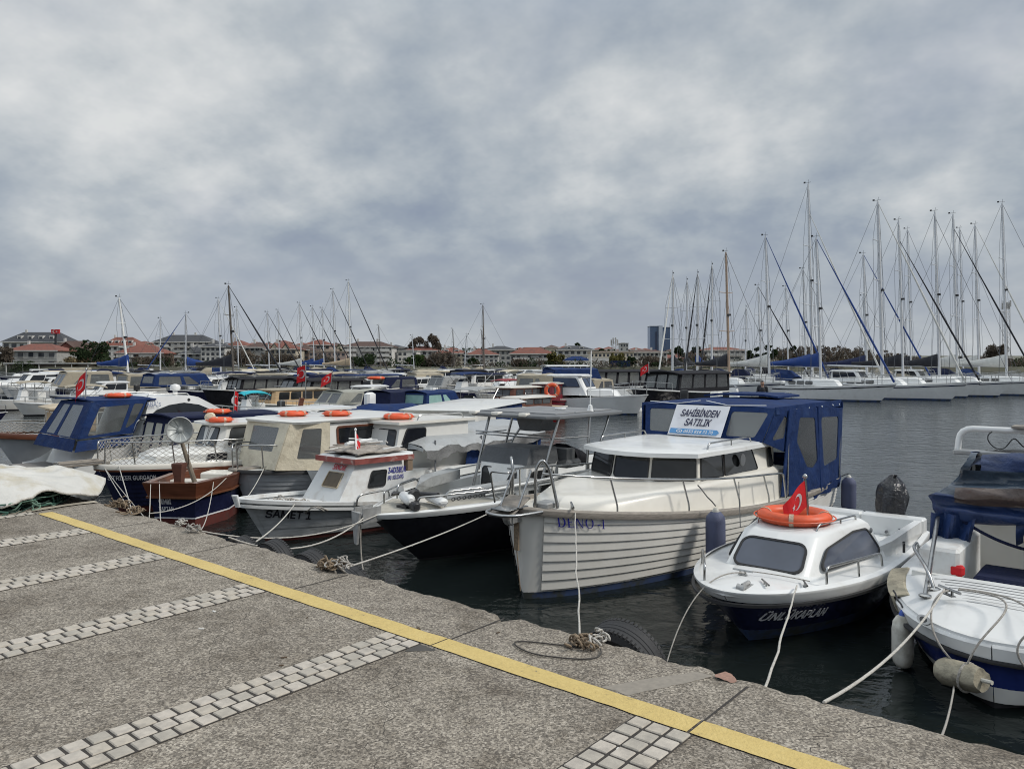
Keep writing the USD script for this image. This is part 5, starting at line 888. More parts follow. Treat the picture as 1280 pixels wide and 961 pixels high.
dish = skin(R, closed_v=True); part(lm, 'reflector', rot(move(dish, (0, -.20, 1.22)), (1, 0, 0), -6, (0, -.2, 1.2)), sh, smooth=25); part(lm, 'rim', move(rot(torus(.238, .012, 40, 6), (1, 0, 0), 90), (0, -.30, 1.22)), galv, smooth=True)
part(lm, 'bracket', [tube([(.10, -.12, 1.18), (.12, -.05, 1.02), (.06, -.12, .98), (.0, -.14, 1.0)], .012, 6, fr=.04), tube([(-.24, -.20, 1.22), (-.22, -.02, 1.15), (0, -.1, 1.02), (.22, -.02, 1.15), (.24, -.2, 1.22)], .014, 6, fr=.1), tube([(.14, -.1, .95), (.14, -.04, .55)], .008)], iron, smooth=True)
for a, b, dr, l in ((D(-.1, .36, .74), quv(-8.05, 3.70, -.05), .30, 'left slack line from the wooden skiff\'s rim down to the water'), (D(-.1, .22, .74), quv(-7.72, 3.70, -.05), .22, 'double slack line from the wooden skiff\'s stern to the quay'), (D(.2, -.50, .70), quv(-7.1, 3.66, .02), .34, 'sagging white line from the wooden skiff\'s right corner to the quay'), (D(.5, -.56, .72), quv(-7.9, 3.66, .02), .12, 'thin line crossing the wooden skiff\'s right side to the quay')):
    rope(l, (a, b), .009, drop=dr)
# ---------------------------------------------------------------- front row, left part: navy boat with netting, white cruiser, navy canopy boat, grey awning boat, beige cabin boat
def net(parent, name, P0, P1, Q0, Q1, n=16, m=6, r=.004, matl=None):
    """Diamond netting between a lower line P0-P1 and an upper line Q0-Q1."""
    P0, P1, Q0, Q1 = map(lambda a: np.asarray(a, float), (P0, P1, Q0, Q1)); f = lambda u, v: (1 - v) * (P0 + (P1 - P0) * u) + v * (Q0 + (Q1 - Q0) * u); ms = []
    for k in range(-m, n + 1):
        for d in (1, -1):
            pts = [f((k + (j if d > 0 else m - j)) / n, j / m) for j in range(m + 1) if -1e-6 <= (k + (j if d > 0 else m - j)) / n <= 1 + 1e-6]
            if len(pts) > 1: ms.append(tube([p + np.array([0, 0, .012 * math.sin(9 * i + k)]) for i, p in enumerate(pts)], r, 3))
    return part(parent, name, ms, matl or rope_g, kind='stuff')
LOC, RZ = (-6.75, 13.23), 230.0
B_ = thing('netted_boat', 'navy planked boat with diamond netting along its rails and a white cabin', 'boat', (*LOC, SEA), RZ); D = berth(LOC, RZ)
H = Hull(6.0, 2.1, 0.84, 0.76, 0.70, tm=0.4, p=2.0, q=1.9, tr=0.8, rake=0.38, flare=0.15, k=.9, wp=1.8, wq=1.2, dep=.4, boot=.10, n=36, m=9, rk=3)
H.side(B_, navy_gel); H.bottom(B_, anti_red); H.planks(B_, navy_gel, 9, lambda t: .12 + 0 * t, .008, t0=.01); H.rail(B_, gel_cream, 'toe_rail', ((0, -.06), (.035, -.055), (.045, 0), (.03, .03), (-.04, .03))); H.rail(B_, wood, 'rubbing_strake', ((0, -.09), (.03, -.085), (.03, -.062), (0, -.062)))
H.deck(B_, gel, 0, 0, 1, .05, .02)
tr = [(-.38, 0), (-.42, .35), (-.8, .60), (-3.4, .74)]; part(B_, 'trunk_cabin', loft([ringz(tr, .76), ringz([(x - .05, y * .95) for x, y in tr], .94), ringz([(x - .22, y * .8) for x, y in tr], 1.02)]), gel, smooth=45)
cb, ct = [(-1.50, 0), (-1.52, .40), (-1.60, .52), (-3.2, .70)], [(-1.66, 0), (-1.68, .36), (-1.74, .46), (-3.2, .62)]
part(B_, 'cabin', loft([ringz(cb, .95), ringz(ct, 1.42)]), gel); part(B_, 'cabin_roof', loft([ringz([(-1.52, 0), (-1.55, .44), (-1.62, .54), (-3.3, .70)], z) for z in (1.42, 1.46)]), gel, smooth=40)
window(B_, [(-1.52, -.40, .97), (-1.52, .40, .97), (-1.68, .36, 1.42), (-1.68, -.36, 1.42)], (.05, .46, .16, .86), .04, .016, rubber, glass_grey); window(B_, [(-1.52, -.40, .97), (-1.52, .40, .97), (-1.68, .36, 1.42), (-1.68, -.36, 1.42)], (.54, .95, .16, .86), .04, .016, rubber, glass_grey)
window(B_, [(-1.60, .52, .97), (-3.2, .70, .97), (-3.2, .62, 1.42), (-1.74, .46, 1.42)], (.06, .36, .16, .86), .05, .016, rubber, glass_grey)
window(B_, [(-.6, .56, .80), (-2.0, .73, .80), (-2.0, .70, .94), (-.7, .52, .94)], (.45, .70, .1, .9), .02, .012, rubber, glass_dark)
part(B_, 'bowsprit', [box(.2, .95, -.10, .10, .86, .90, .01), tube([(.3, .12, .93), (1.0, .10, .93), (1.0, -.10, .93), (.3, -.12, .93)], .018, 7)], wood_pale, smooth=40); part(B_, 'anchor', [tube([(1.0, 0, .96), (.92, 0, .62)], .02), tube([(.98, -.14, .78), (.90, 0, .60), (.98, .14, .78)], .018)], galv)
for s_ in (1, -1):
    gt = np.array([.01, .06, .14, .24, .36]); g = H.gun(gt, .02, -.07) * [1, s_, 1]; tp = g + [0, 0, .38]
    part(B_, 'side_rail', tube([g[0]] + list(tp) + [g[-1]], .013, 6, fr=.08), steel, smooth=True)
    for k in (1, 2, 3): part(B_, 'stanchion', tube([g[k], tp[k] + [.05, 0, 0]], .011, 6), steel)
    for k in range(4): net(B_, 'netting', g[k], g[k + 1], tp[k], tp[k + 1], 5, 5, .0045)
H.name(B_, 'name_lettering', 'STRIKER GURGAON', .075, .24, .24, ink_white, sx=.60, off=.02, shear=-.25)
part(B_, 'roof_roll', move(rotz(revolve([(.02, -.12), (.08, -.11), (.085, .1), (.03, .12)], 10, 'x'), 50), (-1.75, -.20, 1.54)), can_cream, smooth=40)
life_ring(D(-1.72, .22, 1.46), 'orange life ring on the netted navy boat\'s cabin roof beside a cream roll', .17, .055)
fender(D(.18, -.60, .18), 'white teardrop fender hanging at the netted navy boat\'s bow', .07, .38, fend_white, top=D(.1, -.5, .8)); fender(D(.30, -.75, .02), 'white ball fender with a navy cap floating off the netted navy boat\'s bow', .17, .42, fend_white, cap=navy_gel)
rope('white line from the netted navy boat\'s bow straight down to the quay', (D(.15, .30, .84), quv(-8.42, 3.72, -.05)), .010, drop=.0)
for i, (a, b) in enumerate(((D(.30, .05, .84), quv(-9.15, 4.3, -.6)), (D(.26, -.1, .84), quv(-9.0, 4.5, -.7)))): rope(('upper', 'lower')[i] + ' of two lines from the netted navy boat\'s bow slanting left', (a, b), .009, drop=.05)
# the white cruiser with a blue rear canopy, stern to the quay
LOC, RZ = (-10.1, 16.5), 50.0
B_ = thing('motor_cruiser', 'white motor cruiser with navy lower hull, blue rear canopy and arched side window', 'boat', (*LOC, SEA), RZ); D = berth(LOC, RZ)
prof = lambda x: np.interp(x, [0, .25, .5, .8, 1.3, 3, 6.5], [.34, .38, .50, .76, .92, .98, 1.2]); yw = lambda x: np.interp(x, [0, 4, 5.5, 6.6, 7.0], [1.2, 1.2, .95, .45, .02])
xs_ = np.r_[np.linspace(.0, 1.3, 8), 2, 3, 4, 5, 5.6, 6.2, 6.6, 7.0]
lowz = lambda x: np.interp(x, [0, .5, .9, 1.6, 7], [.12, .14, .46, .56, .72])
part(B_, 'hull', both(skin(np.array([[(x, yw(x) * (.94 + .06 * r), lowz(x) + (prof(x) - lowz(x)) * r) for r in (0, .5, 1)] for x in xs_]))), gel_clean, smooth=50)
part(B_, 'hull_lower', both(skin(np.array([[(x - .3 * (r < .3) * (x > 6), yw(x) * (.72 + .22 * r), -.3 + (lowz(x) + .3) * r) for r in (0, .4, .7, 1)] for x in xs_]))), navy_gel, smooth=50)
part(B_, 'deck', sheet(np.array([[(x, yw(x) * c_, prof(x) - .02) for c_ in np.linspace(-1, 1, 5)] for x in xs_[6:]]), .03), gel_clean)
part(B_, 'swim_platform', box(-.35, .45, -1.16, 1.16, .26, .32, .02), gel_clean); part(B_, 'platform_teak', box(-.30, .42, -1.08, 1.08, .323, .335), mat('grey_teak', (.16, .15, .14), rough=.8, var=.2, vs=9)); part(B_, 'stern_wall', loft([[(.45 + .5 * (z - .3), y, z) for y in (-1.12, 1.12)] + [(.6 + .5 * (z - .3), y, z) for y in (1.12, -1.12)] for z in (.30, .98)]), gel); part(B_, 'stern_gate', box(.62, .70, -.25, .15, .36, .85, .01), plast_grey)
part(B_, 'transom', loft([ringz([(.02, 1.1), (0.0, 1.13), (-.02, 1.1)][:2] + [(-.02, 1.1)], z) for z in (-.2, .3)]), navy_gel)
zb, zt = 1.0, 1.74
C = dict(a=(.30, 1.02, 1.0), b=(.30, -1.14, .98), c=(1.42, -1.16, 1.04), a2=(.72, .92, 1.72), b2=(.60, -1.08, 1.74), c2=(1.74, -1.12, 1.78))
low = lambda p, d=.26: (p[0] - .10, p[1] * 1.06, p[2] - d)
panel(B_, 'canopy_stern', [C['a'], C['b'], C['b2'], C['a2']], [(.16, .38, .04, .90), (.46, .80, .02, .90)], can_blue, vin_dull, .014, .03); part(B_, 'canopy_skirt', [on_quad([low(C['a']), low(C['b']), C['b'], C['a']], rr(0, 2.1, 0, .27), .014), on_quad([low(C['b']), (1.25, -1.22, .80), C['c'], C['b']], rr(0, 1.1, 0, .25), .014)], can_blue)
panel(B_, 'canopy_side', [C['b'], C['c'], C['c2'], C['b2']], [[(.14, .06), (.72, .10), (.70, .86), (.16, .84)], [(.79, .14), (.92, .30), (.97, .86), (.78, .88)]], can_blue, vin, .014, .03); panel(B_, 'canopy_side', [(1.42, 1.1, 1.04), C['a'], C['a2'], (1.74, 1.05, 1.78)], [(.2, .8, .1, .85)], can_blue, vin, .014, .03)
part(B_, 'canopy_top', sheet(np.array([[(x, y, 1.78 + .03 * (1 - y * y)) for y in np.linspace(-1.1, 1.0, 7)] for x in np.linspace(.60, 1.95, 6)]), .03), can_blue, smooth=50)
cs = [(1.55, .95), (1.80, 1.70), (1.95, 1.80), (2.75, 1.82), (2.95, 1.78), (3.7, 1.36), (4.4, 1.18), (5.6, 1.05), (5.6, .9)]
part(B_, 'deckhouse', loft([[(x, y * (1.16 if z < 1.5 else 1.06), z) for x, z in cs] for y in (-1, -.98, .98, 1)]), gel_clean, smooth=20)
arc = [(1.62, 1.22), (1.75, 1.36), (1.95, 1.52), (2.25, 1.62), (2.6, 1.66), (2.95, 1.60), (3.35, 1.42), (3.6, 1.28)]
for y_, sgn in ((-1.17, -1), (1.17, 1)):
    v, f = slab(Polygon(arc), .03); part(B_, 'side_window', (np.column_stack([v[:, 0], (1.172 - .10 * np.clip((v[:, 1] - 1.2) / .5, 0, 1)) * sgn + sgn * (v[:, 2] - .01), v[:, 1]]), f), glass_dark)
part(B_, 'windscreen', on_quad([(4.35, -.9, 1.20), (4.35, .9, 1.20), (3.0, .95, 1.78), (3.0, -.95, 1.78)][::1], rr(.1, 1.7, .1, 1.3, .1), .01, -.02), glass_dark)
for y in (-.75, .75): part(B_, 'roof_rail', tube([(1.9, y, 1.81), (1.95, y, 1.86), (2.85, y, 1.86), (2.9, y, 1.80)], .012, 6, fr=.04), steel)
part(B_, 'radar_dome', move(revolve([(.05, 0), (.05, .1), (.11, .12), (.12, .18), (.09, .24), (.02, .26)], 14), (2.62, -.62, 1.82)), gel_clean, smooth=40); part(B_, 'side_light', move(rot(revolve([(.04, 0), (.03, .03)], 10), (1, 0, 0), 90), (2.72, -1.06, 1.72)), plast_black)
m = meshkit.text_mesh("ABA's", .115, .002, False); part(B_, 'name_lettering', (np.column_stack([1.70 + m.vertices[:, 0] * .75, -1.12 + 0 * m.vertices[:, 0] - m.vertices[:, 2] - .02, 1.60 + m.vertices[:, 1]]), m.faces), mat('grey_blue_lettering', (.16, .20, .30), rough=.5))
part(B_, 'stern_rail', tube([(1.35, -1.16, .92), (1.5, -1.16, 1.30), (1.62, -1.14, 1.34), (2.0, -1.12, 1.0)], .012, 6, fr=.06), steel)
life_ring(D(1.35, -.55, 1.80), 'orange life ring lying on the white cruiser\'s roof above the blue canopy', .21, .06, rz=15)
flag(D(.66, -.55, 1.80), 'red crescent flag flying from the white cruiser\'s canopy at the far left', .42, .38, 150, .62, .75, (.1, -.1), 3, .012, fold=.6)
# navy canopy boat behind the netted boat
LOC, RZ = (-7.66, 16.45), 50.0
B_ = thing('navy_canopy_boat', 'white boat with navy canopy and beige side curtains behind the netted boat', 'boat', (*LOC, SEA), RZ); D = berth(LOC, RZ)
H = Hull(6.4, 1.9, .95, .72, .62, tm=.5, p=2.0, q=1.4, tr=.85, rake=.4, flare=.15, dep=.35, n=24, m=6)
HT = lambda m: (vf(m)[0] + [6.4, 0, 0], vf(m)[1])
for nm, g_, ml in (('hull', [both(skin(H.band(lambda t: 0 * t + .08, H.zg)))], gel), ('bottom_paint', [both(skin(H.band(lambda t: 0 * t - .3, lambda t: 0 * t + .084, 5)))], anti_blue)): part(B_, nm, HT(cat(g_)), ml, smooth=50)
t = np.linspace(0, 1, 14); g = H.gun(t, -.02, -.01); part(B_, 'deck', HT(sheet(np.stack([g * [1, c_, 1] for c_ in np.linspace(-1, 1, 5)], 1), .03)), gel_clean)
fb = mat('beige_curtain', (.42, .41, .35), rough=.8, var=.08, bump=.02, bs=5)
A = [(0.0, .72, .62), (0.0, -.72, .62), (.16, -.66, 1.44), (.16, .66, 1.44)]; Bq = [(0.0, -.72, .62), (2.15, -.80, .72), (2.25, -.72, 1.42), (.16, -.66, 1.44)]
panel(B_, 'canopy_stern', A, [(.05, .30, .04, .80), (.38, .60, .04, .80), (.68, .93, .04, .80)], can_navy, fb, .014, .03, 'curtain'); panel(B_, 'canopy_side', Bq, [(.06, .42, .04, .84), (.53, .92, .06, .84)], can_navy, fb, .014, .05, 'curtain'); panel(B_, 'canopy_side', [(x, -y, z) for x, y, z in (Bq[1], Bq[0], Bq[3], Bq[2])], [], can_navy, fb)
part(B_, 'canopy_top', sheet(np.array([[(x, y, 1.43 + .06 * (1 - (y / .7) ** 2) - .01 * x) for y in np.linspace(-.72, .72, 9)] for x in np.linspace(.05, 3.4, 8)]), .03), can_navy, smooth=50)
part(B_, 'canopy_side', [on_quad([(2.15, -.80, .72), (3.5, -.84, .9), (3.4, -.72, 1.40), (2.25, -.72, 1.42)], rr(0, 1.3, 0, .6), .014)], can_navy)
part(B_, 'foredeck_cabin', loft([ringz([(3.2, .84), (4.6, .66), (5.3, .3)], .75), ringz([(3.3, .78), (4.5, .58), (5.1, .25)], 1.22), ringz([(3.6, .6), (4.4, .4), (4.8, .2)], 1.27)]), gel_clean, smooth=40)
part(B_, 'roof_plate', sheet(np.array([[(x, y, 1.44 + .03 * (1 - y * y)) for y in np.linspace(-.66, .66, 5)] for x in np.linspace(2.6, 4.9, 5)]), .05), gel_clean, smooth=50)
life_ring(D(1.2, -.45, 1.45), 'orange life ring leaning on the navy canopy beside the furled flag', .21, .06); flag(D(1.55, -.50, 1.42), 'furled red flag on the navy canopy boat beside its life ring', .12, .42, 10, .55, .5, (.05, 0), 4, .012, fold=1.5)
# boat with the grey awning between the fishing boat and the sport boat
LOC, RZ = (-1.8, 15.0), 230.0
B_ = thing('awning_boat', 'white cabin boat under a large grey awning with blue canvas sides', 'boat', (*LOC, SEA), RZ); D = berth(LOC, RZ)
H = Hull(6.0, 1.8, .75, .62, .6, tm=.45, p=2.0, q=1.6, tr=.85, rake=.4, flare=.12, dep=.3, n=26, m=6)
for nm, g_, ml in (('hull', [both(skin(H.band(lambda t: 0 * t + .08, H.zg)))], gel_old), ('bottom_paint', [both(skin(H.band(lambda t: 0 * t - .3, lambda t: 0 * t + .084, 5)))], anti_dark)): part(B_, nm, (cat(g_)[0] + [2.2, 0, 0], cat(g_)[1]), ml, smooth=50)
part(B_, 'cabin', loft([ringz([(1.28, 0), (1.26, .62), (-.6, .76)], .55), ringz([(1.06, 0), (1.04, .60), (-.6, .72)], 1.46)]), gel)
fq = [(1.26, -.62, .55), (1.26, .62, .55), (1.04, .60, 1.46), (1.04, -.60, 1.46)]; sq = [(1.26, .62, .55), (-.6, .76, .55), (-.6, .72, 1.46), (1.04, .60, 1.46)]
window(B_, fq, (.06, .46, .48, .88), .05, .018, rubber, glass_grey); window(B_, fq, (.54, .94, .48, .88), .05, .018, rubber, glass_grey); window(B_, sq, [(.05, .48), (.36, .48), (.36, .90), (.10, .90)], .05, .018, rubber, glass_dark)
part(B_, 'cabin_roof', loft([ringz([(1.16, 0), (1.14, .68), (-.8, .80)], z) for z in (1.46, 1.51)]), gel_cream, smooth=40); part(B_, 'roof_rail', tube([(.55, .52, 1.51), (.5, .52, 1.60), (-.55, .6, 1.60), (-.6, .6, 1.5)], .012, 6, fr=.05), steel)
Q = []
for i, s in enumerate(np.linspace(0, 1, 26)):
    x = .85 - 3.5 * s; row = []
    for j, y in enumerate(np.linspace(-.95, 1.02, 22)):
        e = abs(y) / 1.0; dr = -.06 * (1 + .8 * math.sin(5.5 * s * math.pi) ** 2) if e > .93 else 0; front = -.10 * max(0, .12 - s) / .12
        row.append((x + .05 * math.sin(4 * y), y, 1.16 + .10 * (1 - e * e) - .14 * s * (1 - s) * 2 * e * e + front + dr - .03 * math.sin(6 * math.pi * s) ** 2 * (e > .8) + .012 * meshkit.noise(np.array([x * 5, y * 5, 0])) + (0.06 * s)))
    Q.append(row)
tarp_g = mat('grey_tarpaulin', (.33, .345, .35), rough=.5, var=.12, vs=2, bump=.03, bs=5, dirt=(.22, .22, .21), dirt_s=2)
part(B_, 'awning', sheet(np.array(Q), .012), tarp_g, smooth=60)
hang = lambda y0: np.array([[(.85 - 3.5 * s + .05 * math.sin(4 * y0), y0 + .03 * math.sin(11 * s * 3.1 + 2 * v), np.array(Q)[min(25, int(s * 25)), -1 if y0 > 0 else 0, 2] - v * (.10 + .09 * math.sin(2.7 * s * math.pi + .6) ** 2 * (1 - s * .4))) for v in (0, .5, 1)] for s in np.linspace(0, 1, 40)])
part(B_, 'awning_edge', sheet(hang(1.03), .008, (0, -1, 0)), mat('dark_grey_tarpaulin', (.15, .15, .148), rough=.6, var=.2, bump=.03, bs=6), smooth=60); part(B_, 'awning_edge', sheet(np.array([[(.88 + .02 * v, y, 1.05 + .09 * (1 - y * y) - v * (.10 + .05 * math.sin(5 * y))) for v in (0, .5, 1)] for y in np.linspace(-.95, 1.03, 20)]), .008, (-1, 0, 0)), tarp_g, smooth=60)
for x in (.5, -.75, -2.5): part(B_, 'awning_post', tube([(x, .94, .55), (x, .94, 1.16)], .018, 7), plast_grey)
part(B_, 'side_canvas', [on_quad([(-.35, .86, .5), (-2.7, .86, .5), (-2.7, .90, 1.0), (-.42, .90, 1.0)], rr(0, 2.3, 0, .5), .012)], can_blue); part(B_, 'canvas_window', on_quad([(-1.25, .875, .86), (-1.75, .875, .86), (-1.75, .89, .94), (-1.25, .89, .94)], rr(0, .5, 0, .08), .004, .012), can_cream); part(B_, 'canvas_seam', [tube([(x, .885, .5), (x, .915, 1.0)], .012, 5) for x in (-.75,)], can_navy)
part(B_, 'side_deck', box(-3.6, .6, .62, .90, .58, .62), gel_old); part(B_, 'fuel_post', box(-.95, -.88, .80, .88, .6, .86, .01), mat('pale_wood_post', (.42, .26, .13), rough=.8))
life_ring(D(.60, .05, 1.51), 'orange life ring on the cabin roof in front of the grey awning', .22, .062, rz=15)
LOC, RZ = (-1.75, 17.2), 255.0
B_ = thing('flat_roof_boat', 'boat with long flat white roof and dark blue canvas side behind the awning', 'boat', (*LOC, SEA), RZ); D = berth(LOC, RZ)
H = Hull(4.9, 2.0, .8, .7, .7, n=22, m=5); H.side(B_, gel_old); H.bottom(B_, anti_dark)
part(B_, 'roof', loft([ringz([(-.2, 0), (-.25, .9), (-4.6, .95)], 1.46), ringz([(-.15, 0), (-.2, .95), (-4.7, 1.0)], 1.50), ringz([(-.8, 0), (-.9, .7), (-4.5, .8)], 1.58)]), gel, smooth=40); part(B_, 'front_wall', loft([ringz([(-.3, 0), (-.35, .86), (-1.9, .9)], z) for z in (.7, 1.46)]), gel); part(B_, 'side_canvas', loft([ringz([(-1.88, .91), (-4.4, .92)], z) for z in (.7, 1.45)]), can_blue, smooth=20)
# beige cabin boat at the far left
LOC, RZ = (-12.3, 19.0), 222.0
B_ = thing('plywood_cabin_boat', 'old boat with tan plywood cabin and brown-rimmed grey hull at far left', 'boat', (*LOC, SEA), RZ); D = berth(LOC, RZ)
H = Hull(6.5, 2.0, .85, .62, .6, tm=.45, p=2, q=1.6, rake=.5, n=26, m=6); H.side(B_, hg); H.bottom(B_, anti_red); H.rail(B_, wood, 'brown_rim', ((0, -.10), (.04, -.09), (.05, 0), (.03, .04), (-.04, .04))); H.deck(B_, gel, .02)
part(B_, 'cabin', loft([ringz([(-.7, 0), (-.72, .62), (-3.0, .80)], .6), ringz([(-.75, 0), (-.77, .58), (-3.0, .74)], 1.42)]), wood_tan); part(B_, 'cabin_roof', loft([ringz([(-.6, 0), (-.62, .68), (-3.1, .86)], 1.42), ringz([(-.6, 0), (-.62, .68), (-3.1, .86)], 1.46), ringz([(-.8, 0), (-.9, .4), (-3.0, .5)], 1.53)]), mat('tan_roof', (.42, .35, .25), rough=.7, var=.15), smooth=40)
fq = [(-.72, -.62, .6), (-.72, .62, .6), (-.77, .58, 1.42), (-.77, -.58, 1.42)]; sq = [(-.72, .62, .6), (-3.0, .80, .6), (-3.0, .74, 1.42), (-.77, .58, 1.42)]
window(B_, fq, (.12, .45, .25, .88), .01, .03, gel, glass_brown); window(B_, fq, (.55, .88, .25, .88), .01, .03, gel, glass_grey); window(B_, sq, (.42, .68, .22, .86), .02, .03, gel, vin_dull); window(B_, sq, (.74, .95, .22, .86), .02, .03, gel, glass_dark)
for s_ in (1, -1):
    g = H.gun(np.array([.01, .08, .2, .34]), .02, -.06) * [1, s_, 1]; tp = g + [0, 0, .30]; part(B_, 'side_rail', tube([g[0]] + list(tp) + [g[-1]], .013, 6, fr=.06), steel)
    for k in range(3): net(B_, 'netting', g[k], g[k + 1], tp[k], tp[k + 1], 5, 4, .005)
# ---------------------------------------------------------------- things on the quay: nets under a tarpaulin, tyres, knots
np_ = thing('fishing_net', 'heap of green fishing net under a white tarpaulin on the quay', 'net', quv(-10.05, 2.55, 0), 0); rg = np.random.default_rng(12); strands = []
for k in range(330):
    a = rg.uniform(0, 6.28); r = rg.uniform(.55, 1.04); c = np.array([r * 1.02 * math.cos(a), r * 1.0 * math.sin(a), rg.uniform(.02, .20) * (1.15 - .6 * r ** 3)]); n = 9; dr = rg.normal(0, 1, 3) * [1, 1, .35]; pts = [c]
    for _ in range(n): dr = dr + rg.normal(0, .55, 3) * [1, 1, .3]; dr /= np.linalg.norm(dr); pts.append(pts[-1] + dr * .085)
    pts = np.array(pts); q_ = np.hypot(pts[:, 0], pts[:, 1]); pts[:, :2] *= (np.clip(q_, .3, 1.08) / np.maximum(q_, .01))[:, None]; pts[:, 2] = np.clip(pts[:, 2], -.12, .12 + .10 * np.clip(1.1 - np.hypot(pts[:, 0], pts[:, 1]), 0, 1)); pts[:, 2] = np.abs(pts[:, 2]) * .9 + .01; strands.append(tube(fillet(pts, .05, 2), rg.uniform(.006, .011), 4))
nm_ = [mat('green_net_twine', (.035, .10, .075), rough=.9, var=.4, vs=20), mat('pale_green_twine', (.13, .22, .17), rough=.9, var=.3, vs=20), mat('dark_green_twine', (.015, .04, .032), rough=.9, var=.3, vs=20)]
for i in range(3): part(np_, 'twine', strands[i::3], nm_[i], smooth=True, kind='stuff')
th = np.linspace(0, 6.2832, 40)[:-1]; part(np_, 'net_mass', loft([[(r * 1.0 * math.cos(a) * (1 + .06 * math.sin(5 * a)), r * .98 * math.sin(a) * (1 + .06 * math.sin(4 * a)), z) for a in th] for r, z in ((.95, .0), (.92, .10), (.8, .22), (.5, .32), (.1, .36))]), nm_[2], smooth=True)
tp_ = thing('tarpaulin', 'white tarpaulin weighted with stones over the green nets on the quay', 'tarpaulin', quv(-10.05, 2.55, 0), 0); tw = mat('dirty_white_tarpaulin', (.50, .49, .455), rough=.55, var=.10, vs=3, dirt=(.34, .29, .18), dirt_s=1.6, dirt_lo=.5, dirt_hi=.72, bump=.02, bs=5)
Q = []
for r in np.linspace(0.0, 1.0, 26):
    row = []
    for a in np.linspace(0, 6.2832, 121):
        R0 = 1.03 + .10 * math.cos(4 * a + .5) + .05 * math.sin(9 * a) + .55 * max(0, math.cos(a - .62)) ** 8
        h = .36 * (1 - r ** 2.2) + .16 * r - .05 * r * math.sin(7 * a) * r - .10 * max(0, math.cos(a - .62)) ** 6 * r ** 3
        rr_ = r * R0; h += .15 * (meshkit.fbm(np.array([[rr_ * math.cos(a) * 2.6, rr_ * math.sin(a) * 2.6, 1]]), 5, 4)[0] - .5) + .05 * abs(math.sin(11 * a + 3 * math.sin(5 * r))) * r * (1 - .4 * r)
        row.append((rr_ * math.cos(a), rr_ * math.sin(a), max(h, .015)))
    Q.append(row)
part(tp_, 'sheet', sheet(np.array(Q), .012), tw, smooth=70); part(tp_, 'edge_rope', tube([np.array(Q[-1][k]) + [0, 0, -.01] for k in range(120)], .012, 5, closed=True), rope_w)
for k, (x, y, z, s) in enumerate(((.05, .05, .42, .13), (.35, -.28, .33, .10), (.15, -.45, .30, .08), (-.3, .3, .36, .1))):
    m = trimesh.creation.icosphere(2, 1.0); v = m.vertices * (1 + .5 * (meshkit.fbm(m.vertices * 1.6 + 9 * k, 3)[:, None] - .5)) * [s, s * .8, s * .5]; solo('stone', ['largest brown stone on top of the white tarpaulin', 'flat stone on the near slope of the white tarpaulin', 'smallest stone low on the white tarpaulin', 'stone on the far slope of the white tarpaulin'][k], 'stone', (v + quv(-10.05, 2.55, 0) + [x, y, z + s * .3 - .01], m.faces), mat('brown_stone', (.20, .15, .11), rough=.9, var=.3, vs=12), smooth=50)
def tyre(u, v, z, R, w, label, tilt=0, yaw=0):
    t = thing('tyre', label, 'tyre', quv(u, v, z), -math.degrees(math.atan2(.641, .7675)) + yaw); n = 56; ms = []
    pr = [(R * .60, -w * .38), (R * .80, -w * .5), (R * .95, -w * .44), (R, -w * .30), (R * .985, -w * .17), (R, -w * .15), (R, -w * .02), (R * .985, 0), (R, w * .02), (R, w * .15), (R * .985, w * .17), (R, w * .30), (R * .95, w * .44), (R * .80, w * .5), (R * .60, w * .38), (R * .57, 0)]
    an = np.arange(n) * 2 * math.pi / n; V_ = np.array([[(r * math.cos(a), b, r * math.sin(a)) for a in an] for r, b in pr]); body = skin(np.concatenate([V_, V_[:1]]), closed_v=True)
    part(t, 'carcass', rot(body, (1, 0, 0), tilt), rubber, smooth=30)
    lug = [rot(box(R * .97, R + .002, s_ * w * .38 - w * .07, s_ * w * .38 + w * .07, -.009, .009), (0, 1, 0), math.degrees(a)) for a in an[::1] for s_ in (1, -1)]; part(t, 'tread_lugs', rot(cat(lug), (1, 0, 0), tilt), rubber, kind='stuff')
tyre(-2.50, 4.06, -.30, .27, .18, 'largest tyre hanging on the quay below the cream boat\'s bow', 14)
for k, (u, z, l) in enumerate(((-6.72, -.40, 'leftmost tyre of the row below the little fishing boat, beside a rope coil'), (-6.18, -.35, 'second tyre from the left in the row below the little fishing boat'), (-5.62, -.36, 'third tyre from the left in the row below the little fishing boat'), (-5.10, -.40, 'rightmost tyre of the row below the little fishing boat'))): tyre(u, 4.02, z + .05, .24, .16, l, 10)
def knot(p, label, r=.13, n=26, seed=0, matl=None, name='rope_knot'):
    rg = np.random.default_rng(seed); ms = []
    for k in range(n):
        c = np.array(p) + rg.normal(0, r * .45, 3) * [1, 1, .25] + [0, 0, .02]; q = rg.uniform(.03, r * .6); an = np.linspace(0, rg.uniform(3, 6.2), 10); ax = rg.normal(0, 1, 3); ax /= np.linalg.norm(ax); b = np.cross(ax, [.3, .5, .8]); b /= np.linalg.norm(b)
        pts = c + q * (np.cos(an)[:, None] * ax + np.sin(an)[:, None] * b * .8); pts[:, 2] = np.maximum(pts[:, 2], p[2] + .004); ms.append(tube(pts, .0065, 5))
    return solo(name, label, 'rope', ms, matl or rope_o, smooth=True)
knot(quv(-2.42, 3.50, .005), 'brown rope knot lashed at the quay edge above the largest tyre', .075, 30, 1); knot(quv(-2.36, 3.55, .02), 'pale loose rope ends beside the brown knot at the quay edge', .10, 7, 5, rope_w)
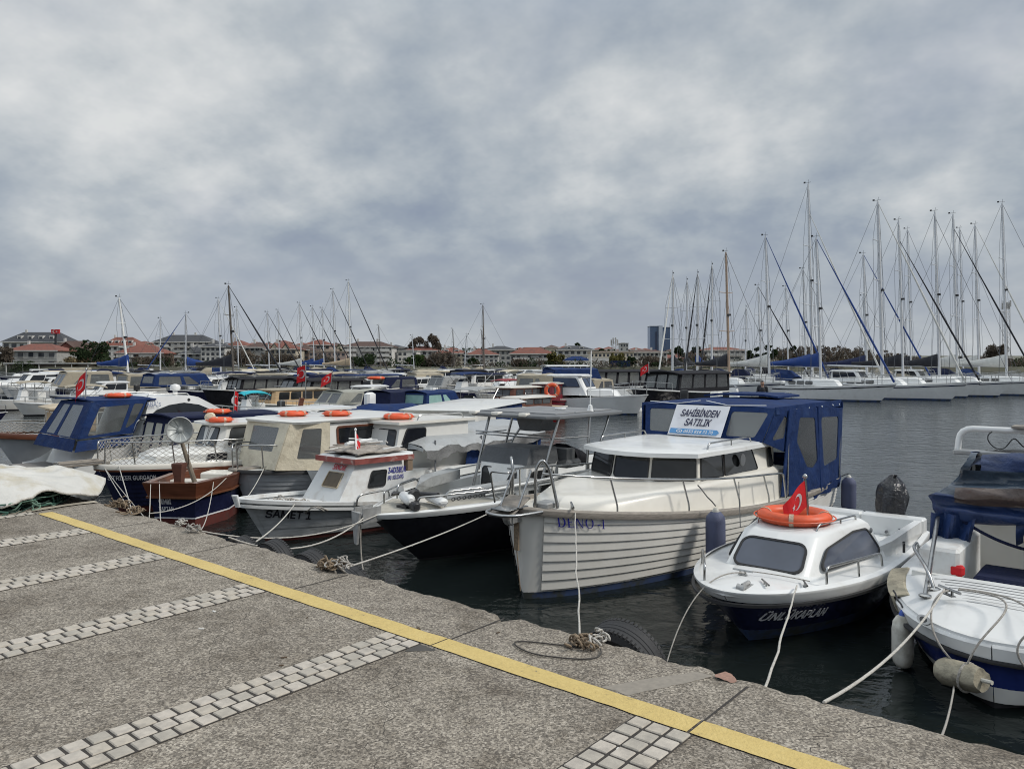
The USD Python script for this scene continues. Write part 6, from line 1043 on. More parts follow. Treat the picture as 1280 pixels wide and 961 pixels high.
knot(quv(-4.78, 3.58, .01), 'brown rope heap at the quay edge below the sport boat\'s anchor', .085, 36, 2); knot(quv(-4.68, 3.62, .03), 'pale rope loops standing up from the heap below the sport boat', .09, 9, 3, rope_g)
knot(quv(-6.78, 3.55, .02), 'grey rope coil with an eye on the quay beside the leftmost tyre', .06, 16, 4, rope_g); knot(quv(-8.1, 3.60, .01), 'dark rag and rope bundle on the quay edge near the netted boat', .10, 20, 6, rope_o); knot(quv(-7.15, 3.62, .01), 'small white knot on the quay edge left of the rope coil', .05, 12, 7, rope_w); knot(quv(-8.75, 3.75, -.02), 'tangle of old ropes on the quay\'s far corner by the cement strip', .15, 30, 9, rope_o)
an = np.linspace(0, 1, 40); rope('thin dark rope snaking over the concrete in front of the brown knot', [quv(-2.42, 3.46, .008), quv(-2.62, 3.36, .008), quv(-2.72, 3.28, .008), quv(-2.60, 3.22, .008), quv(-2.40, 3.26, .008), quv(-2.26, 3.36, .008), quv(-2.30, 3.50, .01)], .0055, mat('dark_cord', (.05, .045, .04), rough=.9))
# ---------------------------------------------------------------- the boats moored farther out
SMALL = True           # the nearer rows hold small craft
def shell(B_, H, hm, bm, dm, rub=None, stripe=None):
    H.side(B_, hm); H.bottom(B_, bm); H.deck(B_, dm, .02, 0, 1, .04, .01, n=5)
    if rub is not None: H.rail(B_, rub, 'rubbing_strake', ((0, -.04), (.04, -.035), (.05, 0), (.04, .035), (-.04, .035)))
    if stripe is not None: H.stripe(B_, 'stripe', -.24, -.14, stripe, .008, True)
def bow_rail(B_, H, h=.42, t1=.35, m=None):
    for s_ in (1, -1):
        g = H.gun(np.linspace(.01, t1, 5), .02, -.08) * [1, s_, 1]; tp = g + [0, 0, h]
        part(B_, 'bow_rail', [tube([g[0]] + list(tp) + [g[-1]], .016, 5, fr=.08)] + [tube([g[k], tp[k]], .013, 4) for k in (1, 2, 3)], m or steel)
def cabin(B_, x0, x1, w0, w1, z0, z1, rake, mt, name='cabin', top=.9, glass=None, n=3, band=(.45, .9), roof=None, over=.10, front=True, rims=None):
    """A deckhouse with a raked front from x0 (front) to x1, half widths w0, w1; windows along each side and in front."""
    b = [(x0, 0), (x0, w0 * .8), (x0 - .15, w0), (x1, w1)]; t = [(x0 - rake, 0), (x0 - rake, w0 * .74 * top / .9), (x0 - rake - .15, w0 * top), (x1, w1 * top)]
    part(B_, name, loft([ringz(b, z0), ringz(t, z1)]), mt)
    glass = glass or glass_dark; sq = [(*b[2], z0), (*b[3], z0), (*t[3], z1), (*t[2], z1)]
    for q in (sq, [(x, -y, z) for x, y, z in (sq[1], sq[0], sq[3], sq[2])]):
        for k in range(n): window(B_, q, (.05 + .9 * k / n + .02, .05 + .9 * (k + 1) / n - .02, band[0], band[1]), .05, .02, rims or rubber, glass)
    if front:
        for k in (0, 1): window(B_, [(x0, -w0 * .8, z0), (x0, w0 * .8, z0), (x0 - rake, t[1][1], z1), (x0 - rake, -t[1][1], z1)], (.04 + .48 * k, .48 + .48 * k, band[0], band[1]), .05, .02, rims or rubber, glass)
    o = over; part(B_, 'cabin_roof', loft([ringz([(x0 - rake + o, 0), (x0 - rake + o, w0 * .74 + o), (x1 - o, w1 * top + o)], z) for z in (z1, z1 + .05)] + [ringz([(x0 - rake, 0), (x0 - rake, w0 * .5), (x1, w1 * .7)], z1 + .11)]), roof or mt, smooth=40)
def canopy(B_, x0, x1, w, z0, z1, cm, rake=.5, back=.15, vm=None, win=True, arch=.10):
    """A cloth canopy on hoops with foil windows, front at x0."""
    vm = vm or vin_dull; wt = w * .90
    F = [(x0, -w, z0), (x0, w, z0), (x0 - rake, wt, z1), (x0 - rake, -wt, z1)]; S = [(x0, w, z0), (x1, w, z0), (x1 + back, wt, z1), (x0 - rake, wt, z1)]
    panel(B_, 'canopy_front', F, [(.06, .47, .12, .88), (.53, .94, .12, .88)], cm, vm, .02, .05); panel(B_, 'canopy_back', [(x1, w, z0), (x1, -w, z0), (x1 + back, -wt, z1), (x1 + back, wt, z1)], [(.1, .9, .3, .88)] if win else [], cm, vm, .02, .05)
    for q in (S, [(x, -y, z) for x, y, z in (S[1], S[0], S[3], S[2])]):
        h = [[(.22, .14), (.46, .14), (.47, .86), (.36, .86)], (.53, .92, .14, .86)]; h = h if q is S else [[(1 - a, b) for a, b in h[0]][::-1], (.08, .47, .14, .86)]
        panel(B_, 'canopy_side', q, h if win else [], cm, vm, .02, .05)
    part(B_, 'canopy_top', sheet(np.array([[(x, y, z1 + arch * (1 - (y / wt) ** 2) - .03 * math.cos((x - x0) * 5)) for y in np.linspace(-wt - .02, wt + .02, 9)] for x in np.linspace(x0 - rake + .04, x1 + back - .05, 8)]), .03), cm, smooth=50)
def outboard(B_, x, z, m=None, y=0.0, s=1.0):
    part(B_, 'outboard', [move(loft([ringz([(.12 * s, 0), (.10 * s, .10 * s), (-.2 * s, .12 * s), (-.26 * s, .05 * s)], a) for a in (.05 * s, .25 * s, .42 * s)] + [ringz([(.02, 0), (.0, .06 * s), (-.12 * s, .06 * s), (-.14 * s, .03 * s)], .48 * s)]), (x, y, z)), box(x - .12 * s, x - .02, y - .05, y + .05, z - .9, z + .08)], m or plast_black, smooth=40)
def boat(name, label, xy, rz, L, B, zb=.95, zs=.7, hm=None, bm=None, dm=None, rub=None, stripe=None, group=None, blunt=1.3, rake=.6, cat_='boat', n=22):
    k = 1.0 if not SMALL or xy[1] > 50 else .80
    if k < 1: xy = (xy[0] * 1.3, xy[1] * 1.3)
    if 30 < rz < 95: xy = (xy[0] + k * L * math.cos(math.radians(rz)), xy[1] + k * L * math.sin(math.radians(rz)))
    t = thing(name, label, cat_, (*xy, SEA), rz, group)
    if k < 1: UsdGeom.Xformable(stage.GetPrimAtPath(t)).AddScaleOp().Set(Gf.Vec3f(k, k, k * 1.04))
    H = Hull(L, B, zb, (zb + zs) / 2 - .12, zs, tm=.45, p=2.0, q=blunt, tr=.85, rake=rake, flare=.2, dep=.3, n=n, m=5); shell(t, H, hm or gel, bm or anti_dark, dm or gel_clean, rub, stripe)
    return t, H
def cruiser(label, xy, rz, L=7.0, B=2.5, hm=None, top=None, stripe=None, can=None, z1=1.75, n=2, glass=None, bm=None, rims=None):
    t, H = boat('cabin_cruiser', label, xy, rz, L, B, 1.05, .8, hm or gel_clean, bm or anti_blue, gel_clean, None, stripe)
    part(t, 'trunk_cabin', loft([ringz([(-.9, 0), (-1.0, B * .2), (-L * .42, B * .36)], .95), ringz([(-1.1, 0), (-1.2, B * .17), (-L * .42, B * .33)], 1.22), ringz([(-1.4, 0), (-1.5, B * .1), (-L * .42, B * .25)], 1.28)]), gel_clean, smooth=40)
    cabin(t, -L * .34, -L * .68, B * .34, B * .38, .95, z1, .55, top or gel_clean, n=n, glass=glass, rims=rims); bow_rail(t, H)
    if can is not None: canopy(t, -L * .64, -L * .97, B * .42, .85, z1 + .02, can, .05)
    else: part(t, 'stern_bench', box(-L * .96, -L * .86, -B * .36, B * .36, .7, 1.05, .04), gel)
    return t
def canboat(label, xy, rz, L=6.0, B=2.2, hm=None, cm=None, z1=1.75, vm=None, motor=None, win=True, stripe=None, name='canopy_boat', x0=.36):
    t, H = boat(name, label, xy, rz, L, B, .95, .7, hm, None, None, None, stripe)
    part(t, 'windscreen_frame', loft([ringz([(-L * (x0 - .08), 0), (-L * (x0 - .08), B * .26), (-L * .6, B * .40)], z) for z in (.78, 1.02)]), gel_clean, smooth=40)
    canopy(t, -L * x0, -L * .93, B * .41, 1.0, z1, cm or can_blue, .55, .2, vm, win); bow_rail(t, H, .35, .3); outboard(t, -L - .05, .72, motor)
    return t
def openboat(label, xy, rz, L=5.2, B=2.0, hm=None, cm=None, z1=1.85, motor=None, bim=True, pipes=None):
    t, H = boat('open_motorboat', label, xy, rz, L, B, .85, .65, hm); part(t, 'console', loft([ringz([(-L * .42, 0), (-L * .42, .35), (-L * .52, .38)], .65), ringz([(-L * .45, 0), (-L * .45, .3), (-L * .52, .33)], 1.35)]), gel_clean, smooth=40)
    part(t, 'console_screen', on_quad([(-L * .445, -.3, 1.33), (-L * .445, .3, 1.33), (-L * .50, .26, 1.55), (-L * .50, -.26, 1.55)], rr(0, .6, 0, .27, .04), .01), glass_grey); part(t, 'seat', box(-L * .72, -L * .62, -.5, .5, .65, 1.15, .05), gel)
    if bim:
        part(t, 'bimini_top', sheet(np.array([[(x, y, z1 + .10 * (1 - (y / B * 2.2) ** 2) - .12 * abs((x + L * .58) / (L * .2)) ** 3) for y in np.linspace(-B * .42, B * .42, 7)] for x in np.linspace(-L * .38, -L * .80, 9)]), .03), cm or can_navy, smooth=50)
        for s_ in (1, -1): part(t, 'bimini_frame', [tube([(-L * .56, s_ * B * .42, .7), (-L * a, s_ * B * .42, z1 - .02)], .014, 5) for a in (.40, .56, .78)], pipes or steel)
    outboard(t, -L - .05, .70, motor, 0, 1.1); bow_rail(t, H, .3, .3)
    return t
def woodboat(label, xy, rz, L=6.5, B=2.3, hm=None, cabm=None, roofm=None, z1=1.75, n=4, glass=None, x0=.22, x1=.75, rub=None, rims=None, rake=.12):
    t, H = boat('wooden_cabin_boat', label, xy, rz, L, B, 1.05, .75, hm or wood, anti_red, wood_tan, rub or gel_cream, blunt=1.6, rake=.45)
    cabin(t, -L * x0, -L * x1, B * .32, B * .36, .8, z1, rake, cabm or wood, n=n, glass=glass, roof=roofm or gel_cream, over=.18, top=.95, band=(.42, .88), rims=rims); bow_rail(t, H, .3, .2)
    return t
def covered(label, xy, rz, L=6, B=2.2, hm=None, cm=None, z1=1.35, prow=None):
    t, H = boat('covered_boat', label, xy, rz, L, B, .95, .75, hm)
    tt = np.linspace(.04, .99, 22); c = np.linspace(-1, 1, 11); g = H.gun(tt, -.06, .03); hgt = np.interp(tt, [0, .15, .45, .8, 1], [.1, .25, z1 - .7, z1 - .75, .25]); P_ = np.stack([np.stack([g[:, 0], g[:, 1] * a, g[:, 2] + .05 + hgt * (1 - abs(a) ** 1.7) + .03 * np.sin(9 * tt + 3 * a)], -1) for a in c], 1)
    part(t, 'boat_cover', sheet(P_, .015), cm or can_blue, smooth=60); part(t, 'ridge_pole', tube([(P_[2, 5] + [0, 0, .02]), (P_[-3, 5] + [0, 0, .02])], .02, 5), wood_pale)
    if prow is not None: part(t, 'stem_post', loft([[(.45 + .12 * math.sin(2.2 * z) + a, b, .5 + z) for a, b in ((-.10, -.07), (.08, -.05), (.08, .05), (-.10, .07))] for z in np.linspace(0, 1.25, 7)]), prow, smooth=40)
    return t
def tour(label, xy, rz, L=10, B=3.2, hm=None, cabm=None, roofm=None, z1=2.0, n=6, glass=None, vm=None):
    t, H = boat('tour_boat', label, xy, rz, L, B, 1.2, .95, hm or black_gel, anti_dark, gel_old, gel_old, blunt=1.6)
    b0, w = -L * .24, B * .42
    for s_ in (1, -1):
        q = [(b0, w, .95), (-L * .93, w, .95), (-L * .93, w * .96, z1), (b0 - .3, w * .96, z1)]; q = q if s_ > 0 else [(x, -y, z) for x, y, z in (q[1], q[0], q[3], q[2])]
        panel(t, 'side_wall', q, [(.02 + .96 * k / n + .012, .02 + .96 * (k + 1) / n - .012, .22, .92) for k in range(n)], cabm or can_black, vm or vin_dull, .04, .05, 'window')
    for q in ([(b0, -w, .95), (b0, w, .95), (b0 - .3, w * .96, z1), (b0 - .3, -w * .96, z1)], [(-L * .93, w, .95), (-L * .93, -w, .95), (-L * .93, -w * .96, z1), (-L * .93, w * .96, z1)]): panel(t, 'end_wall', q, [(.05, .32, .22, .92), (.36, .64, .22, .92), (.68, .95, .22, .92)], cabm or can_black, vm or vin_dull, .04, .05, 'window')
    part(t, 'roof', sheet(np.array([[(x, y, z1 + .12 * (1 - (y / w) ** 2)) for y in np.linspace(-w - .15, w + .15, 7)] for x in np.linspace(b0 + .05, -L * .97, 6)]), .06), roofm or can_black, smooth=50); part(t, 'bench', box(-L * .9, b0 - .8, -.4, .4, .8, 1.15), wood_tan); bow_rail(t, H, .4, .22)
    return t
Wm = gel_clean
# second and third rows, from left to right
openboat('navy-hulled open boat with white foredeck at the far left edge', (-15.53, 23.0), 20, 6, 2.2, navy_gel, can_grey, bim=False)
openboat('open boat with grey pipe frame and no cloth behind the plywood cabin boat', (-18.43, 29.0), 215, 5.6, 2.1, gel, can_beige, 1.75)
cruiser('white cruiser with a navy-striped side behind the pipe-framed open boat', (-19.52, 33.0), 225, 6.4, 2.3, gel_clean, stripe=can_navy)
openboat('open boat with a beige bimini between the left edge and the pipe frame', (-22.17, 32.0), 230, 5.4, 2.1, gel, can_beige)
canboat('small white boat with yellow-cream canopy at the left, beyond the white cruiser', (-25.12, 44.0), 225, 6, 2.2, gel, can_cream, 1.7)
cruiser('low white cruiser with dark side window near the left edge', (-28.88, 44.0), 225, 8, 2.7, gel_clean)
cruiser('white cruiser with dark windscreen beside the navy tender at the left', (-27.79, 46.0), 232, 8, 2.7, gel_clean, glass=glass_dark)
covered('navy-hulled tender without cabin ahead of the cream canopy boat', (-23.54, 40.0), 200, 4.5, 1.9, navy_gel, can_black, .95)
cruiser('leftmost of the far white cruisers below the grey villa', (-44.69, 66.0), 220, 9, 3.0, gel_clean)
cruiser('far white cruiser with beige cockpit canopy below the palm', (-44.11, 70.0), 225, 9, 3.0, gel_clean, can=can_beige)
canboat('grey-canopied boat below the dark pine tree', (-34.23, 62.0), 225, 7, 2.5, gel, can_grey)
openboat('open boat with white bimini right of the red flag at the left', (-25.00, 48.0), 228, 5.6, 2.1, gel, can_cream)
cruiser('white cruiser whose navy window band shows above the big cruiser\'s roof', (-18.59, 42.0), 235, 8, 2.6, gel_clean, can=can_navy, n=3)
covered('boat under a bright blue cover below the leaning white mast', (-27.19, 58.0), 230, 6.5, 2.3, gel, mat('bright_blue_cover', (.012, .06, .30), rough=.7, bump=.02), 1.3)
tour('black tour boat with square windows behind the turquoise bimini', (-14.57, 37.0), 228, 8, 2.7, black_gel, z1=1.95, n=5)
openboat('open boat with a turquoise bimini behind the big cruiser\'s bow', (-9.11, 23.5), 222, 3.4, 1.3, gel, can_teal, 1.66)
woodboat('pale wooden boat with long flat beige roof behind the turquoise bimini', (-9.21, 26.0), 232, 7, 2.4, gel_old, wood_tan, can_beige, 1.62, 4)
cruiser('low white sport cruiser with dark deck hatches left of the blue cover', (-6.39, 18.6), 205, 5.6, 2.0, gel_clean, z1=1.30)
canboat('white boat with a black pointed canopy left of the red flag', (-11.40, 34.0), 228, 6.5, 2.3, gel, can_black, 1.95, win=False)
canboat('boat with grey-white canopy farther behind the black pointed canopy', (-16.29, 46.0), 220, 7, 2.4, gel, can_grey, 1.9)
covered('wooden boat under a long blue cover with a tall brown stem post', (-4.99, 19.3), 215, 5.6, 2.2, wood, can_blue, 1.45, wood)
canboat('cruiser with a beige-grey canopy and large foil windscreen behind the blue cover', (-6.95, 24.0), 232, 6.2, 2.3, gel, mat('greige_canvas', (.30, .30, .26), rough=.8, bump=.02), 1.62)
tour('small black cabin ferry with tall panes left of the red pole flag', (-9.90, 33.0), 225, 6.5, 2.4, navy_gel, z1=1.95, n=4)
cruiser('white cabin cruiser with two upright windscreen panes right of the brown stem post', (-6.19, 27.0), 250, 6.5, 2.4, gel_clean, z1=1.72, glass=glass_grey, n=2)
cruiser('white cruiser with orange ring on its roof behind the two-paned cruiser', (-9.58, 38.0), 230, 7, 2.4, gel_clean)
canboat('navy canopy boat seen from its stern with black outboard', (-4.17, 22.5), 62, 5.6, 2.1, gel, can_navy, 1.74, win=False)
canboat('boat with a blue hood and pale green windscreen right of the navy canopy', (-3.14, 22.8), 60, 5.6, 2.1, gel, can_blue, 1.70, vm=mat('pale_green_glass', (.22, .36, .33), rough=.15))
openboat('open boat with a pale grey curved bimini and white console', (-2.15, 23.5), 240, 5.2, 2.0, gel, can_grey, 1.82, gel_clean)
canboat('navy canopy boat behind the white two-paned cruiser', (-8.42, 40.0), 225, 7, 2.4, gel, can_navy, 1.9)
cruiser('white cruiser with arched dark windows behind the navy stern canopy', (-7.79, 44.0), 215, 8.5, 2.8, gel_clean, n=3)
canboat('boat with a wide grey canopy left of the curved bimini', (-5.60, 42.0), 225, 7.5, 2.6, gel, can_grey, 1.9)
canboat('white boat with dark grey canopy in the third row behind the blue hood', (-5.00, 48.0), 222, 7, 2.5, gel, can_black, 1.8)
woodboat('varnished wooden boat with white roof and pale panes', (-0.99, 28.0), 230, 7, 2.4, wood, wood, gel_cream, 1.66, 4, glass=glass_grey)
woodboat('lower varnished boat with a white hatch roof in front of the red cabin', (-0.46, 24.5), 235, 5.5, 2.1, wood, wood, gel_cream, 1.30, 3, glass=glass_grey)
woodboat('wine-red cabin boat with large panes and white roof', (0.66, 29.0), 240, 6.5, 2.4, red_gel, red_gel, gel_cream, 1.85, 3, glass=glass_grey, rub=red_gel)
openboat('boat with a red bimini behind the varnished boat', (-1.58, 38.0), 228, 5.6, 2.1, gel, mat('dull_red_canvas', (.20, .025, .03), rough=.8), 1.80)
canboat('beige-canopied boat left of the white cruiser with the blue window', (2.41, 35.0), 235, 6.5, 2.4, gel, can_beige, 1.88)
covered('boat under a pointed grey cover in front of the white cruiser', (2.42, 31.0), 215, 5.5, 2.2, gel_old, can_grey, 1.45)
tour('long boat with a large flat black roof behind the red cabin', (1.52, 52.0), 210, 11, 3.2, gel_old, can_black, can_black, 2.05, 7)
SMALL = False
cruiser('white cruiser with blue side window, bow to the right on open water', (6.26, 38.5), -28, 6.6, 2.4, hm=gel_clean, z1=1.92, glass=mat('blue_grey_side_glass', (.03, .045, .08), rough=.08), n=1, can=can_beige)
canboat('boat wholly under a tall blue canopy behind the white cruiser', (7.19, 50.0), 20, 5.8, 2.6, gel, can_blue, 2.2, win=False, x0=.30)
tour('black-hulled tour boat with clear foil sides on open water', (7.08, 42.5), 222, 7.5, 2.9, black_gel, can_black, can_black, 2.05, 4, vm=vin)
cruiser('dark red hulled boat with white top behind the black tour boat', (10.39, 58.0), 200, 9, 2.9, red_gel)
openboat('grey inflatable with folded frame among the far small boats', (-9.39, 98.0), 200, 6, 2.3, can_grey, can_grey, bim=False)
for k, (px, d, l) in enumerate(((525, 100, 'far white motorboat below the green tree'), (575, 96, 'far white motorboat left of the black far dinghy'), (600, 104, 'far white motorboat below the cream house with red roof'), (655, 92, 'far white boat with three dark windows left of the flat black roof'), (700, 100, 'far white boat below the blue tent'))): cruiser(l, ((px - 640) / 960 * d, d), 215 + 10 * k, 7.5, 2.6, gel_clean)
canboat('far black dinghy with raised white cover left of the dark mast', (-0.73, 88.0), 205, 7, 2.4, black_gel, can_grey)
tour('far white cabin boat with a row of windows right of the black far dinghy', (2.47, 108.0), 200, 9, 3, gel, gel_clean, gel_clean, 2.3, 6)
for k, (px, d, l) in enumerate(((780, 78, 'white motor yacht with an orange ring below the blue tower'), (820, 86, 'white motor yacht with radar arch below the red-roofed cluster'), (870, 70, 'white motorboat with dark canopy among the left sailing masts'), (905, 62, 'white motorboat with a jumble of gear beside the tour boat'))): cruiser(l, ((px - 640) / 960 * d, d), 200 + 15 * k, 9, 3, gel_clean, can=can_black if k == 2 else None)
for xy, rz, l in (((1.88, 36.0), 0, 'orange life ring hanging on the wine-red cabin boat\'s stern'),): 
    t = life_ring((*xy, .30), l, .28, .08); p = UsdGeom.Xformable(stage.GetPrimAtPath(t)); p.AddRotateXOp().Set(84.0)
life_ring((*(-5.67, 32.0), .9), 'small orange ring on a distant cruiser\'s roof behind the navy canopies', .28, .08)
flag((*(-8.06, 30.0), .2), 'red crescent flag on a pole behind the blue-covered boat', .42, .60, 160, 1.35, .25, (0, 0), 1, .02, fold=.4)
flag((*(-8.51, 36.0), .3), 'red crescent flag drooping low right of the red pole flag', .6, .45, 170, .9, .5, (-.1, 0), 2, .02, fold=.6)
flag((*(7.30, 41.0), 1.05), 'red crescent flag above the black tour boat\'s roof', .55, .42, 160, .55, .5, (0, 0), 3, .02, fold=.6)
outs = thing('outboard_motor', 'white outboard motor tilted up beside the navy stern canopy', 'outboard motor', (*(-4.86, 26.5), -.45), 60); outboard(outs, 0, .5, gel_clean, 0, 1.1)
bo = thing('mooring_buoy', 'white mooring buoy right of the white cruiser\'s bow', 'buoy', (*(6.71, 41.0), SEA), 0); part(bo, 'body', revolve([(.05, -.2), (.20, -.1), (.24, .08), (.2, .24), (.07, .32)], 16), gel_clean, smooth=50); part(bo, 'ring', move(rot(torus(.06, .015, 14, 6), (1, 0, 0), 90), (0, 0, .37)), galv)
# the far rows, seen between the nearer boats
rg = np.random.default_rng(31)
marks = [(-20, 'the far left edge'), (25, 'the grey-white villa'), (62, 'the brick house'), (100, 'the dry tan tree'), (140, 'the dark evergreen tree'), (178, 'the brown-walled house'), (222, 'the hotel-like block'), (262, 'the white apartment house'), (296, 'the grey-brown block'), (330, 'the grey block'), (358, 'the red gabled house'), (402, 'the pink block'), (445, 'the white balcony block'), (485, 'the dark-roofed house'), (528, 'the tall bare trees'), (566, 'the cream house'), (606, 'the orange-red-roofed house'), (655, 'the glassy building'), (700, 'the slate-roofed pale house'), (745, 'the white banner board')]
cms = [(can_navy, 'navy'), (can_grey, 'grey'), (can_beige, 'beige'), (can_black, 'black'), (can_blue, 'blue'), (can_cream, 'cream')]
for i, (px, mk) in enumerate(marks):
    for row, (d, wd) in enumerate(((54, 'nearer'), (76, 'middle'), (100, 'farther'))):
        d = d * rg.uniform(.93, 1.07); q = px + rg.uniform(-9, 9) + 8 * row
        if px > 640 and row == 0: continue
        cm, cn = cms[(i * 2 + row * 3) % 6]; k = (i + row * 2) % 4; xy = ((q - 640) / 960 * d, d); rz = rg.choice([222, 48, 230, 215]) + rg.uniform(-8, 8); L = rg.uniform(6.2, 8.5); w_ = f'in the {wd} far row below {mk}'
        hm_ = [gel, gel_clean, navy_gel, gel_old][(i + row) % 4]; hn = ['white', 'bright', 'navy-hulled', 'off-white'][(i + row) % 4]
        if k == 0: cruiser(f'{hn} cabin cruiser {w_}', xy, rz, L, 2.5, hm_, can=cm)
        elif k == 1: canboat(f'{hn} boat with {cn} canopy {w_}', xy, rz, L, 2.3, hm_, cm, rg.uniform(1.7, 2.0), win=row < 2)
        elif k == 2: openboat(f'{hn} open boat with {cn} bimini {w_}', xy, rz, L * .85, 2.1, hm_, cm, rg.uniform(1.7, 2.0))
        else: woodboat(f'{hn} flat-roofed cabin boat {w_}', xy, rz, L, 2.4, hm_, gel_old, cm, 1.75, 3)
# ---------------------------------------------------------------- sailing yachts
stay = mat('rigging_wire', (.10, .105, .11), rough=.5, metal=.5); mast_white = mat('white_mast', (.62, .62, .60), rough=.4); mast_dark = mat('dark_mast', (.10, .085, .07), rough=.5); mast_brown = mat('brown_mast', (.30, .22, .16), rough=.5)
blue_sail = mat('bright_blue_sailcover', (.008, .038, .17), rough=.75, bump=.02, bs=5); grey_sail = mat('pale_furled_sail', (.50, .50, .47), rough=.8, bump=.01); black_sail = mat('black_sailcover', (.012, .013, .018), rough=.8, bump=.02); navy_sail = mat('navy_sailcover', (.012, .018, .06), rough=.8, bump=.02)
_hoods = [can_navy, can_black, can_blue, None, can_beige, can_navy]
def yacht(label, xy, rz, L=10.5, mast=13.5, mm=None, furl=None, cover=None, hm=None, rakeback=.35, sp=(.38, .68), stripe=None, hood=None, mast_at=.42, r=.105, boom=True, fr=1.0, group=None, pilot=False, wires=True):
    mast = mast * (.955 if mast > 8.5 else 1); B = L * .30; t = thing('sailing_yacht', label, 'sailboat', (*xy, SEA), rz, group)
    H = Hull(L, B, 1.25, .95, 1.0, tm=.55, p=2.0, q=1.15, tr=.72, rake=1.1, flare=.12, k=.8, dep=.35, boot=.12, wtr=.55, n=24, m=6, rk=4)
    H.side(t, hm or gel_clean); H.bottom(t, anti_blue); H.deck(t, gel_clean, .02, 0, 1, .05, .02, n=5); H.stripe(t, 'stripe', -.20, -.13, stripe or can_navy, .008, True)
    part(t, 'coachroof', loft([ringz([(-L * .25, 0), (-L * .27, B * .12), (-L * .42, B * .24), (-L * .66, B * .27)], 1.0), ringz([(-L * .29, 0), (-L * .31, B * .10), (-L * .43, B * .21), (-L * .66, B * .24)], 1.42), ringz([(-L * .33, 0), (-L * .35, B * .05), (-L * .44, B * .1), (-L * .65, B * .12)], 1.50)]), gel_clean, smooth=40)
    for s_ in (1, -1):
        q = [(-L * .44, B * .245, 1.06), (-L * .64, B * .27, 1.06), (-L * .64, B * .245, 1.38), (-L * .44, B * .22, 1.38)]; q = q if s_ > 0 else [(x, -y, z) for x, y, z in (q[1], q[0], q[3], q[2])]
        for k in range(3): window(t, q, (.04 + .32 * k, .30 + .32 * k, .2, .85), .06, .02, plast_grey, glass_dark)
        g = H.gun(np.linspace(.01, .97, 9), 0, -.08) * [1, s_, 1]; part(t, 'lifeline', [tube(g + [0, 0, h], .012, 4) for h in (.30, .58)], steel)
        for p in g[::2]: part(t, 'stanchion', tube([p, p + [0, 0, .60]], .016, 4), steel)
    part(t, 'pulpit', tube([H.gun(np.array([.08]), 0, -.05)[0] * [1, s, 1] + [0, 0, h] for s, h in ((1, 0), (1, .62))] + [(1.0, 0, 1.95)] + [H.gun(np.array([.08]), 0, -.05)[0] * [1, s, 1] + [0, 0, h] for s, h in ((-1, .62), (-1, 0))], .02, 5, fr=.2), steel)
    mx = -L * mast_at; top = np.array([mx - rakeback * 1.0, 0, 1.4 + mast]); foot = np.array([mx, 0, 1.3]); mp = lambda f: foot + (top - foot) * f
    part(t, 'mast', tube([foot, mp(.5), mp(.9), top], [r, r, r * .85, r * .6], 8), mm or alu, smooth=True)
    for f in sp: part(t, 'spreader', tube([mp(f) + [-.12, -B * .30 * (1.1 - .4 * f), .05], mp(f), mp(f) + [-.12, B * .30 * (1.1 - .4 * f), .05]], .03, 5), mm or alu)
    part(t, 'masthead', [tube([top, top + [.05, 0, .35]], .012, 4), tube([top + [-.3, 0, .12], top + [.22, 0, .12]], .012, 4), box(top[0] - .36, top[0] - .22, -.02, .02, top[2] + .10, top[2] + .22)], plast_black)
    part(t, 'deck_light', box(mp(.5)[0] + .04, mp(.5)[0] + .26, -.09, .09, mp(.5)[2], mp(.5)[2] + .16), plast_black)
    bow = np.array([.9, 0, 1.35]); wire = stay
    if wires:
        for s_ in (1, -1):
            ch = np.array([mx - .2, s_ * B * .46, 1.15]); pts = [ch] + [mp(f) + [-.12, s_ * B * .30 * (1.1 - .4 * f), .05] for f in sp] + [top]; part(t, 'shroud', [tube(pts, .014, 3), tube([ch, mp(sp[-1]) - [0, 0, .1]], .012, 3)], wire)
        part(t, 'backstay', tube([top, (-L * .98, 0, 1.15)], .014, 3), wire); part(t, 'halyard', tube([mp(.97) + [.05, .1, 0], foot + [.35, .25, 0]], .01, 3), wire)
    fs = mp(fr); n = 16; w = np.linspace(0, 1, n); part(t, 'furled_genoa' if furl is not None else 'forestay', tube(fs + (bow - fs) * w[:, None], (.022 + .05 * np.clip((w - .06) / .5, 0, 1)) if furl is not None else .016, 6), furl or wire, smooth=True)
    if boom:
        a, b = np.array([mx - .12, 0, 2.35]), np.array([mx - L * .38, 0, 2.45]); part(t, 'boom', tube([a, b], .07, 6), mm or alu)
        if cover is not None:
            m_ = 14; s = np.linspace(0, 1, m_); h = .75 * (1 - s) ** 1.6 + .26; wd = .16 + .06 * (1 - s); an = np.linspace(0, 6.2832, 11)[:-1]
            part(t, 'sail_cover', loft([[(a + (b - a) * q) + np.array([0, w_ * math.cos(x), hh * .5 + hh * .55 * math.sin(x) + .012 * math.sin(20 * q)]) for x in an] for q, w_, hh in zip(s, wd, h)]), cover, smooth=50)
    hood = hood or _hoods[int(abs(xy[0]) * 7 + xy[1]) % 6]
    if hood is not None: part(t, 'sprayhood', sheet(np.array([[(-L * .60 - 1.3 * v, B * .28 * math.cos(u), 1.40 + .75 * math.sin(u) ** .7 * (.35 + .65 * min(1, v * 2.2))) for u in np.linspace(0, math.pi, 11)] for v in np.linspace(0, 1, 6)]), .03), hood, smooth=50)
    if pilot: cabin(t, -L * .52, -L * .74, B * .26, B * .28, 1.2, 2.0, .5, gel_clean, n=3)
